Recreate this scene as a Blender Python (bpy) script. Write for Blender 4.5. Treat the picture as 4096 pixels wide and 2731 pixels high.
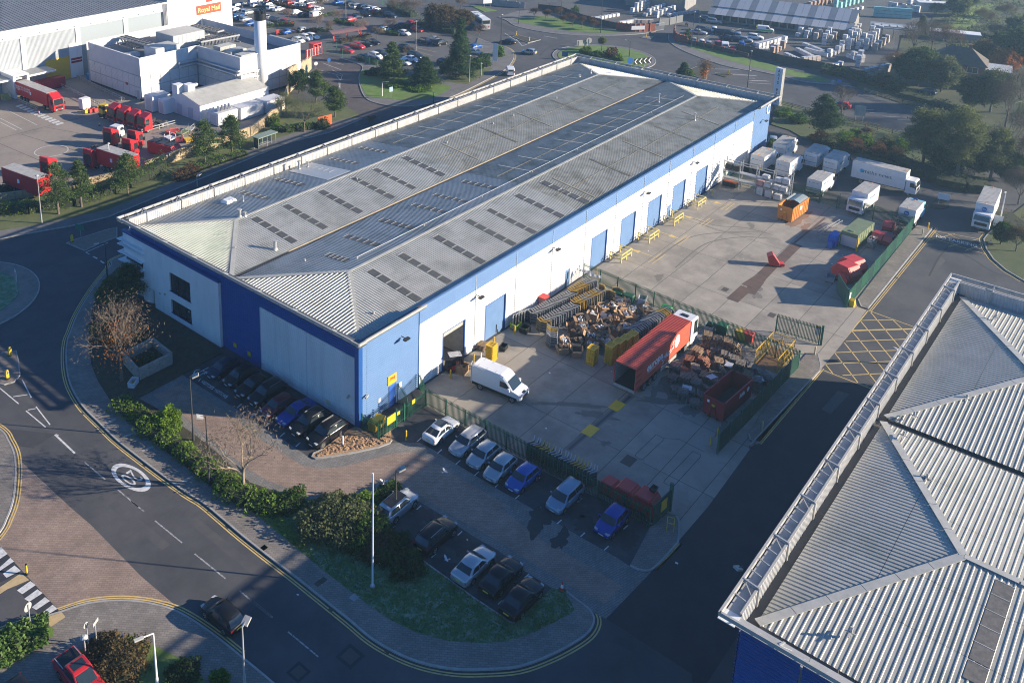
import bpy,bmesh,math,random
from mathutils import Vector,Matrix,noise
from mathutils.geometry import tessellate_polygon
random.seed(7)
R=math.radians
for o in list(bpy.data.objects):bpy.data.objects.remove(o)
SC=bpy.context.scene
COL=SC.collection
# --------- camera
CF=3756.007536
CP=Vector((-61.463991,-59.086061,63.909039));YAW,PIT,ROL=0.738009,0.275881,0.005780
PPX,PPY=1532.445565,264.982860
_f=Vector((math.cos(YAW)*math.cos(PIT),math.sin(YAW)*math.cos(PIT),-math.sin(PIT)))
_r=_f.cross(Vector((0,0,1))).normalized();_u=_r.cross(_f)
_r2=math.cos(ROL)*_r+math.sin(ROL)*_u;_u2=-math.sin(ROL)*_r+math.cos(ROL)*_u
cam=bpy.data.cameras.new('camera');camo=bpy.data.objects.new('camera',cam);COL.objects.link(camo)
camo.matrix_world=Matrix(((_r2.x,_u2.x,-_f.x,CP.x),(_r2.y,_u2.y,-_f.y,CP.y),(_r2.z,_u2.z,-_f.z,CP.z),(0,0,0,1)))
cam.sensor_width=36.0;cam.lens=CF/4096*36.0;cam.sensor_fit='HORIZONTAL'
cam.shift_x=(2048-PPX)/4096;cam.shift_y=-(1365.5-PPY)/4096
cam.clip_start=1;cam.clip_end=6000
SC.camera=camo
# --------- world, sun, exposure
SUN_AZ,SUN_EL=R(-54.8),R(17.7)
w=bpy.data.worlds.new('World');SC.world=w;w.use_nodes=True
nt=w.node_tree;bg=nt.nodes['Background']
sky=nt.nodes.new('ShaderNodeTexSky');sky.sky_type='NISHITA';sky.sun_disc=False
sky.sun_elevation=SUN_EL;sky.sun_rotation=math.pi/2-SUN_AZ
sky.air_density=1.0;sky.dust_density=0.2;sky.ozone_density=4.5;sky.altitude=50
tint=nt.nodes.new('ShaderNodeMix');tint.data_type='RGBA';tint.blend_type='MULTIPLY';tint.inputs[0].default_value=1.0;tint.inputs[7].default_value=(0.50,0.86,1.22,1)
nt.links.new(sky.outputs[0],tint.inputs[6]);nt.links.new(tint.outputs[2],bg.inputs[0]);bg.inputs[1].default_value=0.066
sd=bpy.data.lights.new('sun','SUN');sd.energy=5.0;sd.angle=R(0.5);sd.color=(1.0,0.86,0.68)
so=bpy.data.objects.new('sun',sd);COL.objects.link(so)
tosun=Vector((math.cos(SUN_EL)*math.cos(SUN_AZ),math.cos(SUN_EL)*math.sin(SUN_AZ),math.sin(SUN_EL)))
so.rotation_euler=tosun.to_track_quat('Z','Y').to_euler();so.location=tosun*400
SC.view_settings.view_transform='Standard';SC.view_settings.look='None'
SC.view_settings.exposure=1.3;SC.view_settings.gamma=1.0
SC.render.engine='CYCLES'
SC.cycles.filter_width=1.05
HAZE=0.00040
# --------- pixel -> place
def ray(x,y):
 return _r2*((x-PPX)/CF)+_u2*(-(y-PPY)/CF)+_f
def G(x,y,z=0.0):
 d=ray(x,y);return CP+d*((z-CP.z)/d.z)
_TX=(0,1000,2000,2996);_TY=(0,650,1300,2001)
def px(t,x,y):
 return _TX[int(t[0])]+x/2.1382,_TY[int(t[1])]+y/2.1382
def T(t,x,y,z=0.0):
 return G(*px(t,x,y),z)
def pts(t,*xy,z=0.0):
 return[T(t,xy[i],xy[i+1],z)for i in range(0,len(xy),2)]
def proj(P):
 d=P-CP;w_=d.dot(_f);return PPX+CF*d.dot(_r2)/w_,PPY-CF*d.dot(_u2)/w_
def hgt(t,bx,by,ty):
 """height of the point whose pixel row is ty above the ground point at (bx,by)"""
 b=T(t,bx,by);tv=px(t,0,ty)[1];lo,hi=0.0,60.0
 for _ in range(40):
  m=(lo+hi)/2
  if proj(Vector((b.x,b.y,m)))[1]>tv:lo=m
  else:hi=m
 return lo
# --------- materials
MATS={}
def mat(name,c,rough=0.7,metal=0.0,c2=None,scale=2.0,detail=4.0,bump=0.0,bscale=None,spec=None,coat=0.0,alpha=None,lo=0.35,hi=0.65,c3=None,s3=0.3,stretch=None):
 if name in MATS:return MATS[name]
 m=bpy.data.materials.new(name);m.use_nodes=True;n=m.node_tree;b=n.nodes['Principled BSDF']
 b.inputs['Base Color'].default_value=(*c,1);b.inputs['Roughness'].default_value=rough;b.inputs['Metallic'].default_value=metal
 if spec is not None:b.inputs['Specular IOR Level'].default_value=spec
 if coat:b.inputs['Coat Weight'].default_value=coat;b.inputs['Coat Roughness'].default_value=0.05
 tc=None
 def coords():
  nonlocal tc
  if tc is None:
   g=n.nodes.new('ShaderNodeNewGeometry');tc=g.outputs['Position']
   if stretch:
    mp=n.nodes.new('ShaderNodeMapping');mp.inputs['Scale'].default_value=stretch
    n.links.new(tc,mp.inputs[0]);tc=mp.outputs[0]
  return tc
 if c2 is not None:
  t=n.nodes.new('ShaderNodeTexNoise');t.inputs['Scale'].default_value=scale;t.inputs['Detail'].default_value=detail
  t.inputs['Roughness'].default_value=0.65
  n.links.new(coords(),t.inputs['Vector'])
  r=n.nodes.new('ShaderNodeValToRGB');r.color_ramp.elements[0].position=lo;r.color_ramp.elements[1].position=hi
  r.color_ramp.elements[0].color=(*c,1);r.color_ramp.elements[1].color=(*c2,1)
  n.links.new(t.outputs['Fac'],r.inputs['Fac']);out=r.outputs['Color']
  if c3 is not None:
   t3=n.nodes.new('ShaderNodeTexNoise');t3.inputs['Scale'].default_value=s3;t3.inputs['Detail'].default_value=6;t3.inputs['Roughness'].default_value=0.7
   n.links.new(coords(),t3.inputs['Vector'])
   r3=n.nodes.new('ShaderNodeValToRGB');r3.color_ramp.elements[0].position=0.48;r3.color_ramp.elements[1].position=0.72
   n.links.new(t3.outputs['Fac'],r3.inputs['Fac'])
   mx=n.nodes.new('ShaderNodeMix');mx.data_type='RGBA'
   n.links.new(r3.outputs['Color'],mx.inputs[0]);n.links.new(out,mx.inputs[6]);mx.inputs[7].default_value=(*c3,1)
   out=mx.outputs[2]
  n.links.new(out,b.inputs['Base Color'])
 if bump:
  t2=n.nodes.new('ShaderNodeTexNoise');t2.inputs['Scale'].default_value=bscale or scale*4;t2.inputs['Detail'].default_value=3
  n.links.new(coords(),t2.inputs['Vector'])
  bp=n.nodes.new('ShaderNodeBump');bp.inputs['Strength'].default_value=bump;bp.inputs['Distance'].default_value=0.05
  n.links.new(t2.outputs['Fac'],bp.inputs['Height']);n.links.new(bp.outputs[0],b.inputs['Normal'])
 MATS[name]=m
 return m
def paver_mat(name,c1,c2,mortar,w=0.4,rot=0.0,patch=None):
 """small block paving: brick joints, block to block colour change, worn patches"""
 if name in MATS:return MATS[name]
 m=bpy.data.materials.new(name);m.use_nodes=True;n=m.node_tree;b=n.nodes['Principled BSDF'];b.inputs['Roughness'].default_value=0.85
 g=n.nodes.new('ShaderNodeNewGeometry');mp=n.nodes.new('ShaderNodeMapping');mp.inputs['Rotation'].default_value=(0,0,rot)
 n.links.new(g.outputs['Position'],mp.inputs[0])
 br=n.nodes.new('ShaderNodeTexBrick');br.inputs['Scale'].default_value=1.0;br.inputs['Brick Width'].default_value=w;br.inputs['Row Height'].default_value=w/2
 br.inputs['Mortar Size'].default_value=w*0.05;br.inputs['Color1'].default_value=(*c1,1);br.inputs['Color2'].default_value=(*c2,1);br.inputs['Mortar'].default_value=(*mortar,1)
 n.links.new(mp.outputs[0],br.inputs['Vector'])
 t=n.nodes.new('ShaderNodeTexNoise');t.inputs['Scale'].default_value=0.35;t.inputs['Detail'].default_value=7;t.inputs['Roughness'].default_value=0.7
 n.links.new(g.outputs['Position'],t.inputs['Vector'])
 mr=n.nodes.new('ShaderNodeMapRange');mr.inputs['From Min'].default_value=0.3;mr.inputs['From Max'].default_value=0.7;mr.inputs['To Min'].default_value=0.7;mr.inputs['To Max'].default_value=1.2
 n.links.new(t.outputs['Fac'],mr.inputs['Value'])
 mx=n.nodes.new('ShaderNodeMix');mx.data_type='RGBA';mx.blend_type='MULTIPLY';mx.inputs[0].default_value=1.0
 n.links.new(br.outputs['Color'],mx.inputs[6]);n.links.new(mr.outputs[0],mx.inputs[7])
 n.links.new(mx.outputs[2],b.inputs['Base Color'])
 MATS[name]=m;return m
def glass(name,c=(0.02,0.03,0.035),rough=0.06):
 return mat(name,c,rough,0.0,spec=0.8)
M=dict(asphalt=mat('asphalt',(0.046,0.047,0.052),0.9,c2=(0.072,0.073,0.077),scale=0.22,detail=10,bump=0.25,bscale=14,c3=(0.098,0.095,0.092),s3=0.07),asphalt_new_shaded=mat('asphalt_new_shaded',(0.026,0.028,0.034),0.9,c2=(0.037,0.039,0.044),scale=0.4,detail=8,bump=0.2,bscale=14),asphalt_car=mat('asphalt_car_park',(0.04,0.041,0.044),0.9,c2=(0.075,0.075,0.075),scale=0.5,detail=8,bump=0.2,bscale=10,lo=0.4,hi=0.6),tarmac_far=mat('tarmac_far',(0.075,0.075,0.078),0.9,c2=(0.11,0.108,0.105),scale=0.15,detail=8),kerb=mat('kerb_concrete',(0.28,0.27,0.25),0.85,c2=(0.36,0.35,0.33),scale=1.2),concrete=mat('yard_concrete',(0.25,0.225,0.19),0.85,c2=(0.33,0.30,0.255),scale=0.35,detail=9,c3=(0.145,0.138,0.128),s3=0.12,bump=0.1,bscale=6),joint=mat('slab_joint',(0.06,0.058,0.055),0.95),rmyard=mat('depot_yard_concrete',(0.235,0.20,0.165),0.85,c2=(0.30,0.255,0.21),scale=0.2,detail=9,c3=(0.13,0.115,0.1),s3=0.1),paver_grey=paver_mat('grey_block_paving',(0.17,0.163,0.15),(0.225,0.215,0.198),(0.12,0.115,0.106),0.42,0.3),paver_foot=paver_mat('footway_block_paving',(0.18,0.16,0.138),(0.235,0.21,0.18),(0.14,0.125,0.11),0.42,0.9),paver_brown=paver_mat('brown_block_paving',(0.25,0.182,0.14),(0.315,0.232,0.18),(0.19,0.14,0.11),0.42,0.8),paver_red=paver_mat('access_road_block_paving',(0.09,0.075,0.07),(0.12,0.095,0.088),(0.05,0.045,0.042),0.42,0.2),white_paint=mat('white_road_paint',(0.62,0.62,0.6),0.7,c2=(0.34,0.34,0.33),scale=2.5,detail=8,lo=0.42,hi=0.75),worn_paint=mat('worn_white_paint',(0.40,0.40,0.39),0.8,c2=(0.10,0.10,0.10),scale=3.5,detail=8,lo=0.42,hi=0.62),yellow_paint=mat('yellow_road_paint',(0.62,0.44,0.14),0.75,c2=(0.36,0.28,0.13),scale=2.0,detail=8,lo=0.45,hi=0.75),grass=mat('grass',(0.075,0.15,0.02),0.9,c2=(0.14,0.22,0.04),scale=0.6,detail=9,bump=0.6,bscale=9,c3=(0.12,0.14,0.045),s3=0.15),frost=mat('frosted_grass',(0.065,0.155,0.06),0.9,c2=(0.26,0.34,0.25),scale=1.1,detail=10,bump=0.6,bscale=9,lo=0.45,hi=0.72),soil=mat('planting_soil',(0.035,0.03,0.02),0.95,c2=(0.06,0.06,0.03),scale=1.5,detail=8,bump=0.8,bscale=5),mulch=mat('bark_mulch',(0.46,0.30,0.17),0.95,c2=(0.28,0.17,0.09),scale=5,detail=6,bump=1.0,bscale=7),dirt=mat('rough_ground',(0.11,0.10,0.06),0.95,c2=(0.075,0.10,0.035),scale=0.12,detail=9,bump=0.6,bscale=2),roofs=mat('roof_sheet_steel',(0.40,0.398,0.35),0.5,0.0,c2=(0.48,0.478,0.425),scale=0.5,detail=9,c3=(0.27,0.275,0.225),s3=0.22),rooff=mat('roof_sheet_steel_old',(0.32,0.312,0.255),0.55,0.0,c2=(0.42,0.41,0.345),scale=0.5,detail=9,c3=(0.185,0.175,0.12),s3=0.35),flash=mat('roof_flashing',(0.46,0.45,0.41),0.5,c2=(0.36,0.36,0.32),scale=1.2,detail=8),gutterdark=mat('gutter_lining',(0.06,0.06,0.06),0.8),rooflight=mat('rooflight_grp',(0.10,0.097,0.085),0.45,c2=(0.055,0.055,0.05),scale=3,detail=6),whiteclad=mat('white_cladding',(0.72,0.72,0.71),0.45,c2=(0.54,0.54,0.52),scale=0.9,detail=8,stretch=(1,1,.1),lo=.45,hi=.9),whitepan=mat('white_panel',(0.72,0.73,0.73),0.4,c2=(0.64,0.65,0.65),scale=0.8,detail=8,stretch=(1,1,0.25)),blueclad_lit=mat('lit_blue_cladding',(0.12,0.215,0.38),0.45,c2=(0.135,0.235,0.41),scale=0.5),bluedeep_shade=mat('deep_blue_shade_cladding',(0.012,0.075,0.26),0.45,c2=(0.016,0.085,0.29),scale=0.6),bluedoor=mat('blue_roller_door',(0.10,0.19,0.34),0.45,c2=(0.12,0.21,0.37),scale=0.8),steel=mat('galvanised_steel',(0.42,0.43,0.44),0.45,0.5,c2=(0.34,0.35,0.36),scale=3),steelw=mat('white_painted_steel',(0.42,0.41,0.385),0.45,c2=(0.33,0.325,0.30),scale=2),dark=mat('dark_rubber',(0.018,0.018,0.018),0.8),black=mat('black_paint',(0.012,0.012,0.013),0.4),glass=glass('dark_glass'),green=mat('green_fence_paint',(0.02,0.11,0.065),0.5,c2=(0.03,0.14,0.085),scale=1.5),yellow=mat('safety_yellow',(0.72,0.46,0.02),0.5,c2=(0.6,0.38,0.03),scale=2),redpaint=mat('fleet_red',(0.50,0.018,0.022),0.35,c2=(0.42,0.02,0.025),scale=1),skipred=mat('skip_red',(0.34,0.018,0.022),0.55,c2=(0.25,0.02,0.02),scale=1.5,detail=8),binred=mat('bin_red',(0.56,0.045,0.035),0.5,c2=(0.45,0.04,0.035),scale=2),wood=mat('pallet_wood',(0.30,0.205,0.12),0.85,c2=(0.24,0.165,0.1),scale=1.3,detail=6),woodgrey=mat('weathered_wood',(0.24,0.21,0.175),0.9,c2=(0.15,0.13,0.11),scale=1.3,detail=6),card=mat('cardboard',(0.36,0.23,0.13),0.85,c2=(0.27,0.165,0.09),scale=1.6),wrap=mat('plastic_wrap',(0.55,0.55,0.56),0.25,c2=(0.42,0.42,0.43),scale=4),stone=mat('buff_stone',(0.42,0.33,0.2),0.9,c2=(0.3,0.235,0.15),scale=1.5,detail=7,bump=0.4,bscale=4),brick=mat('red_brick',(0.28,0.085,0.05),0.9,c2=(0.2,0.065,0.04),scale=2),bark=mat('bark',(0.16,0.13,0.10),0.95,c2=(0.10,0.08,0.06),scale=4),barkpale=mat('pale_bark',(0.30,0.24,0.17),0.95,c2=(0.2,0.16,0.11),scale=4),)
# --------- mesh helpers
class MB:
 """collects faces; build() links them as one mesh object"""
 def __init__(s):s.v=[];s.f=[];s.m=[]
 def add(s,vs,fs,mi=0):
  o=len(s.v);s.v+=[tuple(q)for q in vs];s.f+=[tuple(i+o for i in q)for q in fs];s.m+=[mi]*len(fs);return s
 def box(s,x0,x1,y0,y1,z0,z1,mi=0):
  return s.add([(x0,y0,z0),(x1,y0,z0),(x1,y1,z0),(x0,y1,z0),(x0,y0,z1),(x1,y0,z1),(x1,y1,z1),(x0,y1,z1)],[(3,2,1,0),(4,5,6,7),(0,1,5,4),(1,2,6,5),(2,3,7,6),(3,0,4,7)],mi)
 def obox(s,c,ax,ay,az,mi=0):
  """oriented box: centre and three half axes"""
  c=Vector(c);ax=Vector(ax);ay=Vector(ay);az=Vector(az)
  vs=[c+sx*ax+sy*ay+sz*az for sz in(-1,1)for sx,sy in((-1,-1),(1,-1),(1,1),(-1,1))]
  return s.add(vs,[(3,2,1,0),(4,5,6,7),(0,1,5,4),(1,2,6,5),(2,3,7,6),(3,0,4,7)],mi)
 def bar(s,a,b,w=0.1,h=None,up=(0,0,1),mi=0):
  a=Vector(a);b=Vector(b);h=h or w;d=b-a;L=d.length
  if L<1e-6:return s
  d=d/L;u=Vector(up)
  if abs(d.dot(u))>0.98:u=Vector((1,0,0))
  r=d.cross(u).normalized();u=r.cross(d)
  return s.obox((a+b)/2,d*(L/2),r*(w/2),u*(h/2),mi)
 def tube(s,a,b,r0,r1=None,n=8,cap=True,mi=0):
  a=Vector(a);b=Vector(b);r1=r0 if r1 is None else r1;d=(b-a).normalized()
  u=Vector((0,0,1))if abs(d.z)<0.9 else Vector((1,0,0))
  x=d.cross(u).normalized();y=d.cross(x)
  vs=[]
  for c,r in((a,r0),(b,r1)):
   for i in range(n):
    q=2*math.pi*i/n;vs.append(c+x*(r*math.cos(q))+y*(r*math.sin(q)))
  fs=[(i,i+n,(i+1)%n+n,(i+1)%n)for i in range(n)]
  if cap:fs+=[tuple(range(n)),tuple(range(2*n-1,n-1,-1))]
  return s.add(vs,fs,mi)
 def prism(s,poly,z0,z1,mi=0,bottom=False):
  """vertical prism over a 2D polygon"""
  n=len(poly);P=[Vector((q[0],q[1],0))for q in poly]
  ar=sum(P[i].x*P[(i+1)%n].y-P[(i+1)%n].x*P[i].y for i in range(n))
  if ar<0:P.reverse()
  tri=tessellate_polygon([P])
  vs=[(q.x,q.y,z0)for q in P]+[(q.x,q.y,z1)for q in P]
  fs=[(i,(i+1)%n,(i+1)%n+n,i+n)for i in range(n)]
  for a,b,c in tri:
   nz=(P[b]-P[a]).cross(P[c]-P[a]).z
   fs.append((a+n,b+n,c+n)if nz>0 else(a+n,c+n,b+n))
   if bottom:fs.append((a,c,b)if nz>0 else(a,b,c))
  return s.add(vs,fs,mi)
 def extrude(s,prof,a,b,mi=0,cap=True):
  """sweep a closed list of 3D points by the vector b-a"""
  d=Vector(b)-Vector(a);n=len(prof);vs=[Vector(q)for q in prof]+[Vector(q)+d for q in prof]
  fs=[(i,(i+1)%n,(i+1)%n+n,i+n)for i in range(n)]
  if cap:fs+=[tuple(range(n-1,-1,-1)),tuple(range(n,2*n))]
  return s.add(vs,fs,mi)
 def build(s,name,m,parent=None,smooth=False,kind=None,label=None):
  me=bpy.data.meshes.new(name);me.from_pydata(s.v,[],s.f)
  ms=m if isinstance(m,(list,tuple))else[m]
  for q in ms:me.materials.append(q)
  if len(ms)>1:me.polygons.foreach_set('material_index',s.m)
  if smooth:me.polygons.foreach_set('use_smooth',[True]*len(s.f))
  me.update()
  o=bpy.data.objects.new(name,me);COL.objects.link(o)
  if parent:o.parent=parent
  if kind:o['kind']=kind
  if label:o['label']=label
  return o
def tag(o,label,cat,group=None):
 o['label']=label;o['category']=cat
 if group:o['group']=group
 return o
def thing(name,label,cat,loc=(0,0,0),rz=0.0,group=None):
 o=bpy.data.objects.new(name,None);o.empty_display_size=0.3;COL.objects.link(o)
 o.location=loc;o.rotation_euler=(0,0,rz);return tag(o,label,cat,group)
KIDS={}
def copy_tree(o,parent=None):
 c=o.copy();COL.objects.link(c);c.parent=parent
 for ch in o.children:copy_tree(ch,c)
 return c
def inst(src,parent,loc,rz=0.0,rot=None,scale=None):
 """a further part that shares the mesh of src"""
 c=src.copy();COL.objects.link(c);c.parent=parent;c.location=loc
 c.rotation_euler=rot if rot is not None else(0,0,rz)
 if scale:c.scale=scale
 return c
def crom(P,n=6,closed=False):
 """Catmull-Rom through the points"""
 P=[Vector(q)for q in P];N=len(P);out=[]
 rng=range(N)if closed else range(N-1)
 for i in rng:
  g=lambda k:P[k%N]if closed else P[min(max(k,0),N-1)]
  a,b,c,d=g(i-1),g(i),g(i+1),g(i+2)
  for k in range(n):
   t=k/n
   out.append(0.5*((2*b)+(c-a)*t+(2*a-5*b+4*c-d)*t*t+(3*b-a-3*c+d)*t**3))
 if not closed:out.append(P[-1])
 return out
def flat(name,P,z,m,parent=None,kind='structure',label=None):
 P=[Vector((q[0],q[1],0))for q in P];mb=MB()
 for a,b,c in tessellate_polygon([P]):
  nz=(P[b]-P[a]).cross(P[c]-P[a]).z
  mb.add([(P[i].x,P[i].y,z)for i in((a,b,c)if nz>0 else(a,c,b))],[(0,1,2)])
 return mb.build(name,m,parent,kind=kind if parent is None else None,label=label)
def slab(name,P,z,m,parent=None,z0=-0.05):
 return MB().prism(P,z0,z).build(name,m,parent,kind='structure' if parent is None else None)
def offs(P,d,closed=False):
 """polyline moved sideways (left positive)"""
 out=[];N=len(P)
 for i in range(N):
  a=P[i-1]if(i>0 or closed)else P[i];b=P[(i+1)%N]if(i<N-1 or closed)else P[i]
  t=Vector((b[0]-a[0],b[1]-a[1],0))
  if t.length<1e-9:t=Vector((1,0,0))
  t.normalize();out.append(Vector((P[i][0]-t.y*d,P[i][1]+t.x*d,0)))
 return out
def ribbon(name,P,wd,z,m,parent=None,dash=None,z0=None):
 """strip along a polyline; dash=(on, off) in metres; z0 gives it thickness"""
 P=[Vector((q[0],q[1],0))for q in P];segs=[]
 if dash:
  on,off=dash;run=[];s=0.0;step=0.25
  for i in range(len(P)-1):
   L=(P[i+1]-P[i]).length;k=max(1,int(L/step))
   for j in range(k):
    q=P[i].lerp(P[i+1],j/k)
    if(s%(on+off))<on:run.append(q)
    else:
     if len(run)>1:segs.append(run)
     run=[]
    s+=L/k
  if len(run)>1:segs.append(run)
 else:segs=[P]
 mb=MB()
 for S in segs:
  l=offs(S,wd/2);r=offs(S,-wd/2);n=len(S)
  vs=[(q.x,q.y,z)for q in l]+[(q.x,q.y,z)for q in r]
  fs=[(i,i+n,i+n+1,i+1)for i in range(n-1)]
  if z0 is not None:
   vs+=[(q.x,q.y,z0)for q in l]+[(q.x,q.y,z0)for q in r]
   fs+=[(i+2*n,i,i+1,i+1+2*n)for i in range(n-1)]+[(i+n,i+3*n,i+1+3*n,i+1+n)for i in range(n-1)]
   fs+=[(0,2*n,3*n,n),(2*n-1,4*n-1,3*n-1,n-1)]
  used=sorted({i for q in fs for i in q});ix={i:k for k,i in enumerate(used)}
 mb.add([vs[i]for i in used],[tuple(ix[i]for i in q)for q in fs])
 return mb.build(name,m,parent)
def text(name,s,m,size,origin,xdir,zdir,parent,depth=0.01,align='CENTER',font=None,shear=0.0,bold=0.0):
 """flat lettering laid in the plane of xdir and zdir"""
 cu=bpy.data.curves.new(name,'FONT');cu.body=s;cu.size=size;cu.align_x=align;cu.align_y='CENTER';cu.extrude=depth/2;cu.shear=shear;cu.offset=bold
 cu.resolution_u=3
 o=bpy.data.objects.new(name+'_tmp',cu);COL.objects.link(o)
 me=bpy.data.meshes.new_from_object(o);bpy.data.objects.remove(o);me.name=name
 xd=Vector(xdir).normalized();zd=Vector(zdir).normalized();nd=xd.cross(zd)
 me.transform(Matrix(((xd.x,zd.x,nd.x,origin[0]),(xd.y,zd.y,nd.y,origin[1]),(xd.z,zd.z,nd.z,origin[2]),(0,0,0,1))))
 me.materials.clear();me.materials.append(m)
 q=bpy.data.objects.new(name,me);COL.objects.link(q);q.parent=parent
 return q
PROF=((0.0,0.0),(0.66,0.0),(0.74,1.0),(0.9,1.0),(1.0,0.0))
def ribbed(name,O,U,V,N,u0,u1,v0,v1,pitch,depth,m,parent,prof=PROF,phase=0.0):
 """profiled metal sheet: ribs run along V, repeat along U; v0 and v1 may be functions of u"""
 O=Vector(O);U=Vector(U);V=Vector(V);N=Vector(N)
 f0=v0 if callable(v0)else(lambda u:v0);f1=v1 if callable(v1)else(lambda u:v1)
 us=[];k=math.floor((u0-phase)/pitch)-1
 while phase+k*pitch<u1:
  for a,h in prof[:-1]:us.append((phase+(k+a)*pitch,h*depth))
  k+=1
 us.append((phase+k*pitch,0.0))
 def hat(u):
  for i in range(len(us)-1):
   if us[i][0]<=u<=us[i+1][0]:
    t=(u-us[i][0])/max(1e-9,us[i+1][0]-us[i][0]);return us[i][1]*(1-t)+us[i+1][1]*t
  return 0.0
 L=[(u0,hat(u0))]+[q for q in us if u0<q[0]<u1]+[(u1,hat(u1))]
 vs=[]
 for u,h in L:
  b=O+U*u+N*h;vs+=[b+V*f0(u),b+V*f1(u)]
 fs=[]
 for i in range(len(L)-1):
  if abs(f1(L[i][0])-f0(L[i][0]))<1e-4 and abs(f1(L[i+1][0])-f0(L[i+1][0]))<1e-4:continue
  fs.append((2*i,2*i+2,2*i+3,2*i+1))
 mb=MB()
 if not fs:return None
 nrm=(vs[2]-vs[0]).cross(vs[1]-vs[0])
 if U.cross(V).dot(N)<0:fs=[tuple(reversed(q))for q in fs]
 used=sorted({i for q in fs for i in q});ix={i:k for k,i in enumerate(used)}
 mb.add([vs[i]for i in used],[tuple(ix[i]for i in q)for q in fs])
 return mb.build(name,m,parent)
# --------- ground, roads, pavements
MB().add([(-1500,-1500,-0.35),(2500,-1500,-0.35),(2500,2500,-0.35),(-1500,2500,-0.35)],[(0,1,2,3)]).build('ground',M['dirt'],kind='structure')
road=MB().add([(-160,-160,0),(420,-160,0),(420,330,0),(-160,330,0)],[(0,1,2,3)]).build('road',M['asphalt'],kind='structure')
def kerb(P,parent,w_=0.16,z=0.135,z0=-0.02):
 return ribbon('kerb',P,w_,z,M['kerb'],parent,z0=z0)
def seg(name,t,x1,y1,x2,y2,wd,m,parent=None,z=0.006):
 return ribbon(name,[T(t,x1,y1),T(t,x2,y2)],wd,z,m,parent or road)
def dyl(P,side,parent=road,z=0.006,name='double_yellow_line'):
 for d in(0.32,0.55):
  ribbon(name,offs(P,side*d),0.12,z,M['yellow_paint'],parent)
def circ3(a,b,c):
 ax,ay,bx,by,cx_,cy_=a.x,a.y,b.x,b.y,c.x,c.y
 d=2*(ax*(by-cy_)+bx*(cy_-ay)+cx_*(ay-by))
 ux=((ax*ax+ay*ay)*(by-cy_)+(bx*bx+by*by)*(cy_-ay)+(cx_*cx_+cy_*cy_)*(ay-by))/d
 uy=((ax*ax+ay*ay)*(cx_-bx)+(bx*bx+by*by)*(ax-cx_)+(cx_*cx_+cy_*cy_)*(bx-ax))/d
 return Vector((ux,uy,0)),(Vector((ux,uy,0))-Vector((ax,ay,0))).length
def ring(c,r,n=64):return[Vector((c.x+r*math.cos(2*math.pi*i/n),c.y+r*math.sin(2*math.pi*i/n),0))for i in range(n)]
K1=[Vector((60,50.5,0)),Vector((25,51.2,0))]+pts('01',1060,790,955,880,890,960,800,1075,720,1200,650,1330,605,1450)+pts('02',578,130,565,250,575,400,615,540,712,700,860,850,1005,990,1182,1130,1380,1280,1605,1440)
K1+=pts('03',1735,20,1880,140,2050,285,2200,405)+pts('13',190,505,400,665,600,825,850,1025,1050,1190,1280,1320,1500,1400,1750,1445,2000,1448)+pts('23',150,1425,400,1340,600,1240,740,1145,797,1060,797,990,745,920,650,850,570,785)
K1=crom(K1,4)
I1=pts('01',1090,830,1000,910,900,1010,830,1120,790,1250,770,1400)+pts('02',760,150,780,340,840,490,950,660,1080,820,1300,1000,1500,1150,1700,1310,1850,1420)+pts('13',60,130,214,265,420,430,620,600,830,760,1010,900,1200,1030,1430,1140,1700,1210,2000,1228)+pts('23',60,1212,300,1130,500,1030,640,950,600,870,548,800)
I1=[Vector((60,47.5,0)),Vector((25,48.0,0))]+I1
foot=slab('footway',K1+list(reversed(I1)),0.12,M['paver_foot']);kerb(K1,foot)
dyl(K1[8:],-1)
for q in((900,850,990,812),(1060,965,1150,925),(1215,1085,1310,1045),(1560,1345,1650,1300)):
 seg('paving_band','02',*q,0.3,M['kerb'],foot,0.124)
for t_,x_,y_ in(('13',118,405),('13',625,680),('13',585,707),('03',2255,405)):
 c=T(t_,x_,y_,.12);MB().box(c.x-.3,c.x+.3,c.y-.25,c.y+.25,.11,.126).build('access_cover',mat('iron_cover',(0.07,0.06,0.05),0.7),foot)
c=T('13',893,825,.12);MB().box(c.x-.35,c.x+.35,c.y-.3,c.y+.3,.11,.135).build('access_cover',M['kerb'],foot)
drive_left=pts('12',380,1500,200,1420,0,1350)+pts('02',2000,1230,1820,1060,1650,930,1500,830,1350,720,1180,630,1560,425)
i1a=I1[:I1.index(I1[17])+1]
bed=I1[1:18]+drive_left+pts('02',1700,350,1890,245)+[Vector((-0.6,22.6,0)),Vector((-0.6,47,0)),Vector((20,47.5,0))]
slab('planting_bed',bed,0.10,M['soil'])
cp_edge=pts('23',560,790,440,755,285,905,128,1058)+pts('13',2220,1045,2100,962,1900,830,1700,682,1510,545,1250,370,1050,215,985,130,1050,60)+pts('12',1100,1470,1040,1440,900,1450,600,1500,380,1500)
verge=I1[17:-2]+[Vector(q)for q in cp_edge]
slab('grass_verge',verge,0.11,M['frost'])
flat('sunlit_grass_verge',pts('13',62,138,216,272,430,440,500,420,440,330,330,210,300,150,200,110),0.118,M['grass'])
kerb([Vector(q)for q in cp_edge[3:12]],foot,0.14,0.13)
drive=drive_left[::-1]+[]
dr_up=pts('02',1560,425,1750,550,2050,735)+pts('12',0,800,250,955,530,1148,700,1130,900,1095,1100,1050,1200,1012,1300,1000,1450,1005,1560,1060,1700,1150,1900,1270,2100,1390)+pts('23',190,20,500,200,720,330,900,430,1020,500,1110,562,1250,606,1292,612)
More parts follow.
